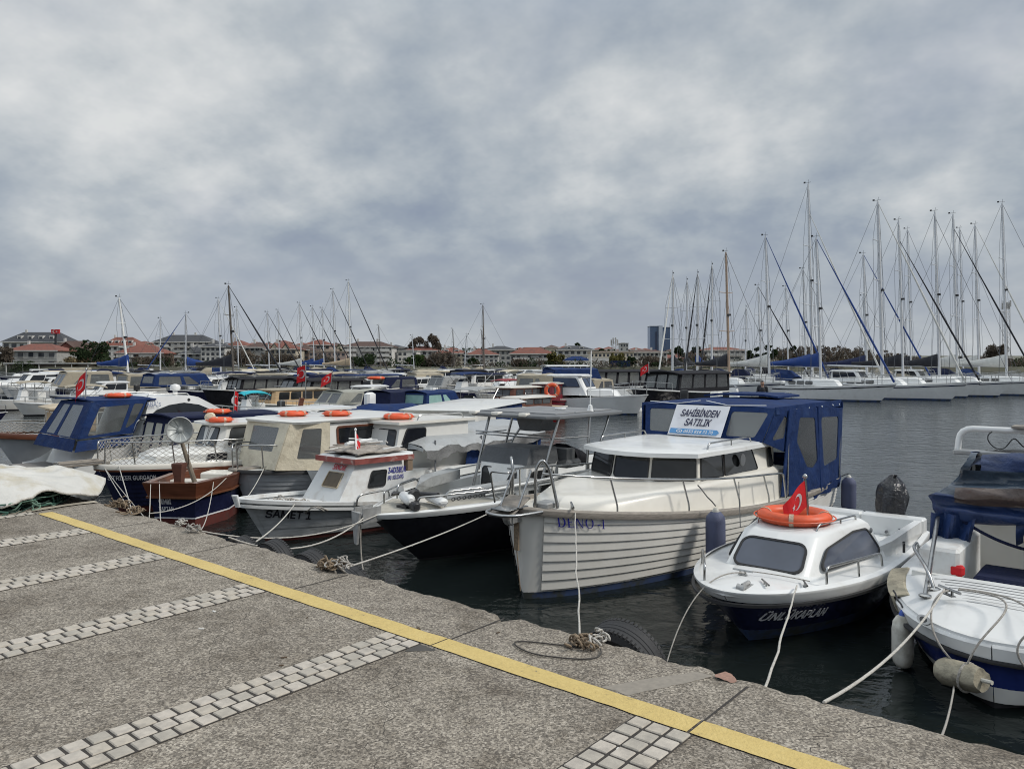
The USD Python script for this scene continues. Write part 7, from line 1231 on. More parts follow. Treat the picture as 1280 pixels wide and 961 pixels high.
    part(t, 'helm_arch', tube([(-L * .93, B * .3, 1.0), (-L * .94, B * .28, 2.0), (-L * .94, -B * .28, 2.0), (-L * .93, -B * .3, 1.0)], .03, 6, fr=.2), steel)
    return t
# right: bows to the right (px of the bow, distance)
yacht('white yacht with blue furled foresail, blue boom cover and dark-striped bow over open water', (24.68, 51.5), -46, 9.6, 10.6, alu, blue_sail, blue_sail, stripe=can_black)
yacht('large white yacht with pale furled foresail and two pairs of spreaders on a thick mast', (30.54, 53.5), -46, 10.8, 13.8, alu, grey_sail, None, r=.13, sp=(.3, .56, .78), pilot=True)
yacht('white yacht whose black furled foresail starts below the masthead, behind the large white yacht', (34.26, 58.0), -46, 10.6, 13.2, alu, black_sail, black_sail, fr=.88)
yacht('yacht with flared white bow and anchor beside the large white yacht', (37.62, 59.5), -46, 9.8, 14.2, alu, None, black_sail, fr=.97, pilot=True)
yacht('white yacht with a long black furled foresail at the right', (41.33, 62.0), -46, 11.5, 14.6, alu, black_sail, grey_sail, fr=.92, r=.10)
yacht('white yacht with grey boom cover at the right edge behind the black foresail', (45.38, 66.0), -46, 11.0, 14.4, alu, grey_sail, grey_sail)
yacht('white yacht cut by the right edge of the picture', (45.53, 62.0), -46, 11.5, 15.6, alu, None, grey_sail)
yacht('tallest-masted yacht with pale foresail behind the blue-sailed yacht', (27.19, 58.0), -46, 11.0, 16.3, alu, grey_sail, blue_sail, r=.11, fr=.86)
yacht('yacht with a white hanging sail bag and blue furled foresail left of the tallest mast', (23.88, 60.0), -46, 9.6, 12.2, alu, blue_sail, grey_sail)
yacht('white yacht with dark navy boom cover behind the large white yacht', (35.06, 66.0), -46, 10.5, 11.6, alu, blue_sail, navy_sail)
yacht('yacht with slim bare mast between the tallest mast and the blue foresail', (31.50, 72.0), -46, 9.6, 10.9, alu, None, navy_sail, r=.085)
yacht('yacht with slim mast right of the thick mast', (43.17, 74.0), -46, 10.5, 15.4, alu, None, black_sail, r=.085)
yacht('yacht with short mast far behind the blue-sailed yacht', (44.46, 88.0), -46, 9, 9.6, alu, None, navy_sail, r=.085)
yacht('brown-masted yacht with black boom cover and a masthead aerial', (18.78, 56.0), -60, 9.4, 10.3, mast_brown, None, black_sail, r=.10)
yacht('yacht with slim mast and black foresail behind the brown mast', (27.75, 74.0), -46, 9.6, 9.4, alu, black_sail, navy_sail, r=.085)
yacht('yacht with a pale foresail slanting left over the town, leftmost of the right-hand masts', (12.01, 62.0), 244, 9.0, 9.2, alu, grey_sail, black_sail, rakeback=.1)
yacht('yacht with slim mast second among the left-leaning foresails', (15.02, 70.0), 244, 8.6, 9.6, alu, None, black_sail, r=.085)
yacht('yacht with black foresail slanting left in front of the white red-roofed block', (14.08, 62.0), 244, 9.4, 9.3, alu, black_sail, blue_sail, rakeback=.1)
yacht('yacht with black foresail slanting left nearest the brown mast', (16.36, 66.0), 244, 9.4, 10.6, alu, black_sail, navy_sail, rakeback=.1)
yacht('yacht with a short slim mast far behind the brown mast', (24.94, 84.0), 244, 8.6, 7.6, alu, None, None, r=.085)
yacht('yacht with slim mast behind the blue furled foresail', (32.50, 80.0), -46, 9.2, 9.9, alu, None, None, r=.085)
yacht('yacht with a slim mast far behind the right-hand black foresail', (50.54, 78.0), -46, 10, 16.2, alu, None, black_sail, r=.085)
# left and middle
yacht('leftmost yacht with a leaning white mast above the big cruiser\'s roof', (-29.91, 66.0), -10, 8.0, 6.9, mast_white, None, blue_sail, rakeback=.95, r=.10)
yacht('yacht with blue foresail slanting left beside the white apartment house', (-41.25, 88.0), 200, 8.5, 7.0, alu, blue_sail, blue_sail, rakeback=0)
yacht('yacht with an upright thin mast right of the blue slanting foresail', (-39.10, 92.0), -15, 8.5, 6.6, alu, None, None, rakeback=0, r=.085)
yacht('yacht with pale foresail in front of the white apartment house', (-32.80, 96.0), -12, 9.5, 9.8, alu, grey_sail, black_sail, rakeback=.4)
yacht('dark-masted yacht with a black foresail and hanging black sail', (-19.05, 62.0), -14, 9.2, 7.6, mast_dark, black_sail, black_sail, rakeback=.5, r=.09)
yacht('yacht with a thin mast just left of the dark mast', (-33.58, 104.0), -12, 9, 9.2, alu, None, None, r=.085)
yacht('yacht with a short mast and black foresail right of the dark mast', (-28.12, 100.0), -12, 9, 7.9, alu, black_sail, None, r=.08)
yacht('yacht with a thin mast in front of the red gabled houses', (-32.20, 118.0), -12, 9, 9.9, alu, black_sail, None, r=.08)
yacht('yacht with a black foresail left of the pole flag', (-25.88, 108.0), -12, 9.6, 10.2, alu, black_sail, grey_sail, r=.09)
yacht('yacht with a slim mast right of the pole flag', (-25.08, 112.0), -12, 9.6, 10.0, alu, black_sail, blue_sail, r=.08)
yacht('yacht with a slim mast in front of the pink house', (-23.15, 110.0), -12, 9.6, 9.6, alu, black_sail, blue_sail, r=.08)
yacht('yacht with a grey mast left of the tallest middle mast', (-20.04, 104.0), -12, 10, 11.8, alu, black_sail, None, r=.10)
yacht('yacht with the tallest mast of the middle group and a thin long forestay', (-16.88, 100.0), -12, 10.5, 12.6, mast_white, black_sail, mat('tan_sailcover', (.42, .33, .22), rough=.8), r=.10)
yacht('yacht with a dark thin mast right of the white balcony block', (-20.42, 140.0), -12, 9, 8.2, mast_dark, None, None, r=.08)
yacht('yacht with a pale thin mast below the tall bare trees', (-11.88, 120.0), -12, 8.5, 5.6, alu, None, None, r=.08)
yacht('yacht with two pale stays below the second bare tree', (-10.63, 116.0), 200, 8.5, 5.6, alu, None, None, r=.08)
yacht('yacht with a thin dark mast in front of the cream red-roofed house', (-7.81, 150.0), -12, 8.5, 8.0, mast_dark, None, None, r=.08)
yacht('dark tall-masted yacht moored alone in the middle of the far water', (0.00, 106.0), -14, 9.5, 9.8, mast_dark, None, None, rakeback=.2, r=.10)
yacht('yacht with a short dark mast left of the lone dark mast', (-2.50, 160.0), -12, 8.5, 8.6, mast_dark, None, None, r=.09)
# a person standing on deck
def figure(p, label, rz=0, k_=.90):
    t = thing('person', label, 'person', p, rz); UsdGeom.Xformable(stage.GetPrimAtPath(t)).AddScaleOp().Set(Gf.Vec3f(k_, k_, k_)); J = dict(hip=(0, 0, .92), chest=(.02, 0, 1.32), neck=(.03, 0, 1.50), head=(.06, 0, 1.66), ls=(0, .19, 1.42), le=(-.02, .26, 1.14), lw=(.14, .20, .98), rs=(0, -.19, 1.42), re=(.02, -.26, 1.15), rw=(.20, -.16, 1.02), lk=(.03, .10, .50), la=(-.02, .11, .08), rk=(.03, -.10, .50), ra=(-.02, -.11, .08), lt=(.16, .12, .04), rt=(.16, -.12, .04), lh=(0, .10, .88), rh=(0, -.10, .88))
    R = dict(hip=.15, chest=.155, neck=.055, head=.10, ls=.075, le=.052, lw=.036, rs=.075, re=.052, rw=.036, lk=.065, la=.045, rk=.065, ra=.045, lt=.035, rt=.035, lh=.10, rh=.10)
    sp = lambda k: trimesh.creation.icosphere(2, R[k]).vertices + np.array(J[k]); hull = lambda a, b: manifold3d.Manifold(manifold3d.Mesh(*(lambda h: (np.array(h.vertices, np.float32), np.array(h.faces, np.uint32)))(trimesh.convex.convex_hull(np.vstack([sp(a), sp(b)])))))
    def limb(pairs): 
        m = hull(*pairs[0])
        for q in pairs[1:]: m = m + hull(*q)
        return m.refine_to_length(.05)
    part(t, 'body', limb([('hip', 'chest'), ('chest', 'neck'), ('neck', 'head'), ('ls', 'rs'), ('ls', 'le'), ('le', 'lw'), ('rs', 're'), ('re', 'rw'), ('lh', 'lk'), ('lk', 'la'), ('rh', 'rk'), ('rk', 'ra'), ('la', 'lt'), ('ra', 'rt'), ('lh', 'hip'), ('rh', 'hip')]), mat('skin_tone', (.34, .20, .14), rough=.6), smooth=60)
    for k in R: R[k] = R[k] * 1.06 + .008
    part(t, 'dark_jacket', limb([('hip', 'chest'), ('ls', 'rs'), ('ls', 'le'), ('le', 'lw'), ('rs', 're'), ('re', 'rw')]), mat('dark_jacket_cloth', (.018, .019, .024), rough=.9, bump=.01), smooth=60)
    part(t, 'trousers', limb([('lh', 'lk'), ('lk', 'la'), ('rh', 'rk'), ('rk', 'ra'), ('lh', 'rh')]), mat('dark_trousers', (.025, .028, .04), rough=.9), smooth=60)
    h = trimesh.creation.icosphere(3, .112); v = h.vertices * [1, .92, 1.05] + [.05, 0, 1.69]; keep = ~((v[h.faces].mean(1)[:, 0] > .075) & (v[h.faces].mean(1)[:, 2] < 1.73) | (v[h.faces].mean(1)[:, 2] < 1.60)); part(t, 'hair', (v, h.faces[keep]), plast_black, smooth=True)
    part(t, 'nose', move(trimesh.creation.icosphere(1, .017), (.165, 0, 1.655)), mat('skin_tone', (0, 0, 0)))
    return t
openboat('low grey workboat hidden behind the blue canopy, carrying the person', (13.26, 38.0), -25, 4.6, 1.8, gel_old, bim=False)
figure((*(12.03, 36.9), -.86), 'person in dark jacket standing on a yacht\'s deck behind the blue canopy', 250)
# ---------------------------------------------------------------- the town along the far shore
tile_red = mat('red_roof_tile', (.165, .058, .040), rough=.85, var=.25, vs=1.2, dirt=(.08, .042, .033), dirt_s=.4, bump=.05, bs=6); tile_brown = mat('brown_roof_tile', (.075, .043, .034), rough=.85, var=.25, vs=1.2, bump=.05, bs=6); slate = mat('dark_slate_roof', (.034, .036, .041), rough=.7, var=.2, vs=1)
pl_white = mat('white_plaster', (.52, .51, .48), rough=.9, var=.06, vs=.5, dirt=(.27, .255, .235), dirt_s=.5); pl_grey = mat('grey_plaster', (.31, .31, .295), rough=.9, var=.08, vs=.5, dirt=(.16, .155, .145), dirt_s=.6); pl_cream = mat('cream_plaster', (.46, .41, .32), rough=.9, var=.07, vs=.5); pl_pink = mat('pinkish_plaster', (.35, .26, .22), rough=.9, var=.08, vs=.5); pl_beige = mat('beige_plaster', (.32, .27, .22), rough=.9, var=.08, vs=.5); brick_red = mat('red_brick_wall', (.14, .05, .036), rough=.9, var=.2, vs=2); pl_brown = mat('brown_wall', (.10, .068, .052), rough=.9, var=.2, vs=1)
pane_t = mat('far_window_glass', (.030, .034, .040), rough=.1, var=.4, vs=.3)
def house(label, px0, px1, d, ze, zr, wall, roof, st=3, bays=5, kind='hip', rz=0.0, balc=0, group=None, dep=11.0, chim=1, dormers=0, eave=.6, gables=0, base=None, frame=None, name='house', wm=None):
    x0, x1 = (px0 - 640) / 960 * d, (px1 - 640) / 960 * d; w = x1 - x0; xc = (x0 + x1) / 2; z0 = (float(land_z(xc, d + 3)) if base is None else base) - .4
    t = thing(name, label, 'house', (xc, d + dep / 2, z0), rz, group); h = ze - z0; rh = max(zr - ze, .3); W2, D2 = w / 2, dep / 2
    part(t, 'wall', box(-W2, W2, -D2, D2, 0, h), wall); fh = (h - .4) / st
    if kind == 'flat': part(t, 'roof', [box(-W2 - .25, W2 + .25, -D2 - .25, D2 + .25, h, h + .35), box(-W2 * .5, W2 * .4, -D2 * .4, D2 * .4, h + .35, h + max(rh, .6))], roof)
    else:
        a, e = (W2 + eave, D2 + eave), .25; rx = max(.2, a[0] - a[1] * .9) if kind == 'hip' else a[0]
        v = np.array([(-a[0], -a[1], h), (a[0], -a[1], h), (a[0], a[1], h), (-a[0], a[1], h), (-a[0], -a[1], h - e), (a[0], -a[1], h - e), (a[0], a[1], h - e), (-a[0], a[1], h - e), (-rx, 0, h + rh), (rx, 0, h + rh)]); f = np.array([[0, 1, 9], [0, 9, 8], [1, 2, 9], [2, 3, 8], [2, 8, 9], [3, 0, 8], [0, 4, 5], [0, 5, 1], [1, 5, 6], [1, 6, 2], [2, 6, 7], [2, 7, 3], [3, 7, 4], [3, 4, 0], [4, 6, 5], [4, 7, 6]])
        rp = part(t, 'roof', (v, f), roof); part(t, 'eaves_board', box(-a[0] - .04, a[0] + .04, -a[1] - .05, -a[1] - .01, h - e - .02, h + .04), pl_white)
        for k in range(chim): cx = -W2 * .5 + k * W2 * .8; part(rp, 'chimney', box(cx - .35, cx + .35, -.35, .35, h + rh * .4, h + rh + 1.0), pl_white)
        for k in range(dormers):
            cx = (-.7 + 1.4 * (k + .5) / dormers) * W2; part(rp, 'dormer', [box(cx - .9, cx + .9, -D2 * .75, -D2 * .1, h + .2, h + rh * .62)], pl_white); part(rp, 'dormer_window', box(cx - .55, cx + .55, -D2 * .75 - .05, -D2 * .75 + .02, h + .45, h + rh * .52), pane_t)
    for k in range(gables):
        cx = (-.75 + 1.5 * (k + .5) / gables) * W2; gw = W2 / gables * .55; g = np.array([(cx - gw, -D2 - .35, h - .3), (cx + gw, -D2 - .35, h - .3), (cx, -D2 - .35, h + rh * .75), (cx - gw, .5, h - .3), (cx + gw, .5, h - .3), (cx, .5, h + rh * .75)]); part(t, 'gable', (g, np.array([[0, 1, 2], [3, 5, 4], [0, 3, 4], [0, 4, 1]])), wall)
        part(t, 'gable_roof', [(np.array([g[0] + [-.5, -.3, -.3], g[2] + [0, -.3, .22], g[5] + [0, 0, .22], g[3] + [-.5, 0, -.3]]), np.array([[0, 1, 2, 3]])), (np.array([g[1] + [.5, -.3, -.3], g[4] + [.5, 0, -.3], g[5] + [0, 0, .22], g[2] + [0, -.3, .22]]), np.array([[0, 1, 2, 3]]))], roof)
    rg = np.random.default_rng(int(px0 * 7 + d)); bw = w / bays
    for s in range(st):
        for b in range(bays):
            cx, zc = -W2 + (b + .5) * bw, .5 + s * fh; ww, wh = bw * rg.uniform(.46, .66), fh * rg.uniform(.50, .60)
            if rg.random() < .06: continue
            part(t, 'window', [box(cx - ww / 2, cx + ww / 2, -D2 - .03, -D2 + .06, zc + fh * .12, zc + fh * .12 + wh)], wm or pane_t)
            if wh * 960 / d > 4.5: part(t, 'window_sill', box(cx - ww / 2 - .1, cx + ww / 2 + .1, -D2 - .16, -D2 - .02, zc + fh * .12 - .12, zc + fh * .12 - .03), frame or pl_white)
        if balc and s: 
            for k in range(balc): 
                cx = -W2 + (k + .5) * w / balc; ww = w / balc * .38; sl = part(t, 'balcony', box(cx - ww, cx + ww, -D2 - 1.3, -D2, .45 + s * fh - .16, .45 + s * fh), pl_white); part(sl, 'railing', [box(cx - ww, cx + ww, -D2 - 1.3, -D2 - 1.24, .45 + s * fh, .45 + s * fh + .85)], pl_grey if k % 2 else pl_white)
    if st > 1 and w > 8: part(t, 'string_course', [box(-W2 - .05, W2 + .05, -D2 - .07, -D2 - .0, .42 + fh * s, .54 + fh * s) for s in range(1, st)], pl_white, kind='stuff')
    return t
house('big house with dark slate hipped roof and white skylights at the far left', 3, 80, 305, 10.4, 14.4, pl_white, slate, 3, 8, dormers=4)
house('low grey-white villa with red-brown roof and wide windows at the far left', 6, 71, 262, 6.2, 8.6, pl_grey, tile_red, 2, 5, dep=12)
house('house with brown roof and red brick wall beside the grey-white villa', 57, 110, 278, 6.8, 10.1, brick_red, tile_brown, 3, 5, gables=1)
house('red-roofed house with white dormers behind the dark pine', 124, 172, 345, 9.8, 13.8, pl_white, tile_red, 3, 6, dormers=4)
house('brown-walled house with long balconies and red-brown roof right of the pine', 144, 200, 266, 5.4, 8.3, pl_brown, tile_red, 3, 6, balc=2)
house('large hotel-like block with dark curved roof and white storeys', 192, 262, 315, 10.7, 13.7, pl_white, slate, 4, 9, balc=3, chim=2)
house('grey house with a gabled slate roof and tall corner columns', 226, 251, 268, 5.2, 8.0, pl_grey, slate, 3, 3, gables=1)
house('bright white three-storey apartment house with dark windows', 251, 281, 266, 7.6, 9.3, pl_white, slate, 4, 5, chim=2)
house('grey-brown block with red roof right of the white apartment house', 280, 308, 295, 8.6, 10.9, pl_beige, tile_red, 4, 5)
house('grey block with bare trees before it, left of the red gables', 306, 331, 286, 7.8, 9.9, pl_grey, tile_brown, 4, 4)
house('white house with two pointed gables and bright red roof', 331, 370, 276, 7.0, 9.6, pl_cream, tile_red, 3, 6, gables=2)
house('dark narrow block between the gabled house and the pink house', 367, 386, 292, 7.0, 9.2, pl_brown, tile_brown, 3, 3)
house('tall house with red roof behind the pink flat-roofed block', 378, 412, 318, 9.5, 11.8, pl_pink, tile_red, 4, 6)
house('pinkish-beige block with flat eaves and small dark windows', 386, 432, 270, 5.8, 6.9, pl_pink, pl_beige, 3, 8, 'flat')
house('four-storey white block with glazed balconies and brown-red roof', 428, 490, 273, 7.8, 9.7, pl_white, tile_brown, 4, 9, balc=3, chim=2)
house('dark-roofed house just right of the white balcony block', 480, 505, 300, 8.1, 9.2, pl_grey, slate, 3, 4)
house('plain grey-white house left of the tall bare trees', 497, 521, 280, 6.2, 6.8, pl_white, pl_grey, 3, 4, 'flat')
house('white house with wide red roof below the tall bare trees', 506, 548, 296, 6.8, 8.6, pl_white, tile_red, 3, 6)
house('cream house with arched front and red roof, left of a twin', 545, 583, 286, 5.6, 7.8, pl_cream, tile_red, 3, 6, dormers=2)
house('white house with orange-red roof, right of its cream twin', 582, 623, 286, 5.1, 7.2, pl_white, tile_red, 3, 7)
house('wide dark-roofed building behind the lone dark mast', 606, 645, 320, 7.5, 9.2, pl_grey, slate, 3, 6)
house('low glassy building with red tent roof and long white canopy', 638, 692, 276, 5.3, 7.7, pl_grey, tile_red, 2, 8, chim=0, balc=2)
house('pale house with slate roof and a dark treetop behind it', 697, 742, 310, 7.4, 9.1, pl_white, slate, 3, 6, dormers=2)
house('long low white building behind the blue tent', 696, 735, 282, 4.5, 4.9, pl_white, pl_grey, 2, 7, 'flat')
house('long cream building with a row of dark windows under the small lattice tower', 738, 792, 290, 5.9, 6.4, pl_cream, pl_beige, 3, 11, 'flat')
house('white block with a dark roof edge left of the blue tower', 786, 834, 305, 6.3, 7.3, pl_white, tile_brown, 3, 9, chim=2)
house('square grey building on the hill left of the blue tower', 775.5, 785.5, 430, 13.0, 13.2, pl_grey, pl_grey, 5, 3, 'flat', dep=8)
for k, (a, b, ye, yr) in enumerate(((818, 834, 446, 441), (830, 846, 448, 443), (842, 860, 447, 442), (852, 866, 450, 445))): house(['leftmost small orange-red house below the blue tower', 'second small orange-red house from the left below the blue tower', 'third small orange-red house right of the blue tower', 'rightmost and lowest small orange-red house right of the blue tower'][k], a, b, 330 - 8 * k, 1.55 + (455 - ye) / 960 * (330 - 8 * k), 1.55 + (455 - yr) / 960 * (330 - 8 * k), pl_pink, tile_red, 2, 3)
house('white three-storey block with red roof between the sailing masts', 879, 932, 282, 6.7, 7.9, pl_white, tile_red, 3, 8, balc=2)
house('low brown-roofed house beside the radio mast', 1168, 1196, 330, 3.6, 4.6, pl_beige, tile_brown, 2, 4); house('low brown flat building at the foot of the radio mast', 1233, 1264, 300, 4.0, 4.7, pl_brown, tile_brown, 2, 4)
rg = np.random.default_rng(21)
for px, y, w in ((88, 425, 12), (112, 427, 10), (176, 426, 14), (186, 430, 12), (266, 427, 10), (290, 428, 12), (300, 429, 12), (318, 427, 12), (352, 425, 12), (418, 428, 12), (440, 429, 12), (458, 430, 12), (520, 434, 10), (560, 437, 10), (600, 435, 12), (650, 434, 12), (676, 433, 12), (690, 431, 12), (750, 434, 12), (762, 433, 10), (796, 434, 12), (808, 435, 12), (840, 436, 10), (866, 440, 12), (205, 429, 13), (236, 427, 12), (332, 428, 14), (376, 428, 13), (398, 427, 12), (470, 431, 12), (498, 433, 12), (534, 436, 13), (572, 436, 12), (612, 434, 13), (630, 435, 12), (664, 434, 13), (706, 432, 12), (732, 434, 12), (778, 435, 12), (820, 437, 12), (852, 440, 11), (884, 442, 12)):
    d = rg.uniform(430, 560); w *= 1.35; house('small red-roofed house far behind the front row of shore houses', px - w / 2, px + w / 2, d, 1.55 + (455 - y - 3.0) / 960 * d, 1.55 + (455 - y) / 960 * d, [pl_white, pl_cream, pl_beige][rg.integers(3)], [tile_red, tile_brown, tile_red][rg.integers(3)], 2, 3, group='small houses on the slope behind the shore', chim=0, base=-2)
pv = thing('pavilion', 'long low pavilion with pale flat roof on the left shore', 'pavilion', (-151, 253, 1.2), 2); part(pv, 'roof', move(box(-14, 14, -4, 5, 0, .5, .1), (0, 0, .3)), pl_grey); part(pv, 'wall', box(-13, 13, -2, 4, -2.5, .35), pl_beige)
for k in range(6): part(pv, 'post', box(-13 + 5.2 * k - .12, -13 + 5.2 * k + .12, -3.8, -3.55, -2.5, .3), pl_white)
tn = thing('tent', 'royal-blue event tent on the shore left of the white banner board', 'tent', (22.0, 262, .6), 0); part(tn, 'roof', loft([[(-4.5, -3, 2.1), (4.5, -3, 2.1), (4.5, 3, 2.1), (-4.5, 3, 2.1)], [(-4.3, -2.8, 2.5), (4.3, -2.8, 2.5), (4.3, 2.8, 2.5), (-4.3, 2.8, 2.5)], [(-1.5, -.2, 3.6), (1.5, -.2, 3.6), (1.5, .2, 3.6), (-1.5, .2, 3.6)]]), can_blue)
for x in (-4.3, 0, 4.3): part(tn, 'pole', box(x - .08, x + .08, -2.9, -2.75, -1, 2.1), pl_white)
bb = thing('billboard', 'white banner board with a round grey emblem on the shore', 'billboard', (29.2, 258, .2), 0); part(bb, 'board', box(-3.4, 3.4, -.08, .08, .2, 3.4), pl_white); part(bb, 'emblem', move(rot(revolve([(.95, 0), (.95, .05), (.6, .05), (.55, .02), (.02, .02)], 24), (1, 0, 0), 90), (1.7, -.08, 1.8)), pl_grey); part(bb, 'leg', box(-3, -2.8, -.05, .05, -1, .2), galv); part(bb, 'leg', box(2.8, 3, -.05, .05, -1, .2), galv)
ct = thing('container', 'dark blue container right of the white banner board', 'container', (36.5, 259, .3), 0); part(ct, 'body', box(-3.2, 3.2, -1.2, 1.2, 0, 2.4), can_navy); part(ct, 'ribs', [box(-3.1 + .4 * k, -2.95 + .4 * k, -1.26, -1.19, .1, 2.3) for k in range(16)], can_blue, kind='stuff')
fb = thing('flag_board', 'red board with white crescent and star on a post above the slate roof', 'sign', ((-180.06, 303.0)[0], 303, 9.4), 0); part(fb, 'post', box(-.35, .35, -.3, .3, -3, 4.2), slate); part(fb, 'board', box(-1.55, 1.55, -.4, .4, 4.1, 5.8), mat('red_sign_panel', (.38, .02, .025), rough=.6))
cr = Point(-.35, 4.95).buffer(.6).difference(Point(-.18, 4.95).buffer(.48)); st_ = Polygon([(.65 + (.32 if k % 2 == 0 else .13) * math.cos(math.pi + k * math.pi / 5), 4.95 + (.32 if k % 2 == 0 else .13) * math.sin(math.pi + k * math.pi / 5)) for k in range(10)])
for nm, g in (('crescent', cr), ('star', st_)): v, f = slab(g, .05); part(fb, nm, (np.column_stack([v[:, 0], -.41 - v[:, 2], v[:, 1]]), f), pl_white)
# the blue tower far inland
tw_ = thing('office_tower', 'tall blue-glass office tower with a pale central shaft, far inland', 'building', ((286.72, 1500.0)[0], 1500, 10), 0)
gb = usdkit.material(stage, '/World/Looks/blue_tower_glass', {'g': ('geometry', {}), 'b': ('brick_texture', {'color1': (.024, .052, .115), 'color2': (.032, .066, .14), 'mortar': (.09, .12, .17), 'scale': .25, 'mortar_size': .035, 'offset': 0.0}), 'mp': ('mapping', {'rotation': (1.5708, 0, 0)}), 'p': ('principled_bsdf', {'roughness': .25})}, [('g.position', 'mp.vector'), ('mp.vector', 'b.vector'), ('b.color', 'p.base_color')], surface='p.BSDF')
part(tw_, 'left_block', box(-19.5, -3, -14, 14, -10, 64), gb); part(tw_, 'right_block', box(4.5, 19.5, -12, 14, -10, 62), gb); part(tw_, 'shaft', box(-3, 4.5, -15.5, 13, -10, 66), mat('pale_tower_cladding', (.33, .37, .43), rough=.5, var=.08, vs=.1)); part(tw_, 'dark_slot', box(-9.5, -6, -14.4, -13.9, -10, 54), mat('tower_dark_glass', (.02, .03, .06), rough=.2)); part(tw_, 'crown', [box(-19.8, -3, -14.3, 14, 64, 65), box(4.5, 19.8, -12.3, 14, 62, 63)], slate)
def lattice(label, x, y, z, h, w, name='radio_mast', drums=6):
    t = thing(name, label, 'mast', (x, y, z), 12); c = lambda f: w / 2 * (1 - .15 * f); ms = []
    for sx in (1, -1):
        for sy in (1, -1): part(t, 'leg', tube([(sx * w / 2, sy * w / 2, 0), (sx * c(1), sy * c(1), h)], .11, 5), galv)
    n = int(h / (w * .9))
    for k in range(n):
        a, b = h * k / n, h * (k + 1) / n; p, q = c(k / n), c((k + 1) / n)
        for i in range(4): s0, s1 = ((1, 1), (-1, 1), (-1, -1), (1, -1))[i], ((-1, 1), (-1, -1), (1, -1), (1, 1))[i]; ms += [tube([(s0[0] * p, s0[1] * p, a), (s1[0] * q, s1[1] * q, b)], .06, 4), tube([(s0[0] * q, s0[1] * q, b), (s1[0] * q, s1[1] * q, b)], .06, 4)]
    part(t, 'bracing', ms, galv, kind='stuff')
    for k in range(drums): a = 6.28 * k / max(drums, 1); part(t, 'antenna', box(c(1) * 1.7 * math.cos(a) - .2, c(1) * 1.7 * math.cos(a) + .2, c(1) * 1.7 * math.sin(a) - .2, c(1) * 1.7 * math.sin(a) + .2, h - 2.6 + .9 * (k % 2), h - .2 + .9 * (k % 2)), pl_grey)
    return t
lattice('steel lattice radio mast with antennas at the right', (193.12, 300.0)[0], 300, 2, 25.6 - 2, 1.9); lattice('small lattice tower behind the long cream building', (44.00, 330.0)[0], 330, 4, 12.2 - 4, 2.0, 'lattice_tower', 4)
# ---------------------------------------------------------------- trees and shrubs of the far shore
lf_dark = leafy('dark_pine_foliage', (.018, .030, .016), (.045, .062, .030), .5); lf_green = leafy('green_foliage', (.030, .055, .018), (.065, .095, .035), .5); lf_olive = leafy('olive_foliage', (.075, .075, .025), (.13, .115, .045), .5); lf_bare = leafy('bare_twigs', (.075, .060, .048), (.14, .118, .095), .5); lf_tan = leafy('dry_tan_twigs', (.15, .12, .07), (.22, .175, .11), .5); bark = mat('grey_bark', (.11, .09, .07), rough=.95, var=.3, vs=3)
def cards(C, R, n, size, rg, flat=1.0, long=1.0):
    """n small leaf faces spread through clumps of centres C and radii R."""
    k = rg.choice(len(C), n, p=np.array(R) ** 2 / np.sum(np.array(R) ** 2)); d = rg.normal(0, 1, (n, 3)); d /= np.linalg.norm(d, axis=1, keepdims=True); p = np.array(C)[k] + d * (np.array(R)[k] * rg.uniform(.35, 1.0, n) ** .5)[:, None] * [1, 1, flat]
    a = rg.normal(0, 1, (n, 3)); a /= np.linalg.norm(a, axis=1, keepdims=True); b = np.cross(a, rg.normal(0, 1, (n, 3))); b /= np.linalg.norm(b, axis=1, keepdims=True); s = (size * rg.uniform(.6, 1.3, n))[:, None]
    v = np.stack([p - a * s * long, p + b * s * .6, p + a * s * long, p - b * s * .6], 1).reshape(-1, 3); i = np.arange(n)[:, None] * 4; return v, np.vstack([i + [0, 1, 2], i + [0, 2, 3]])
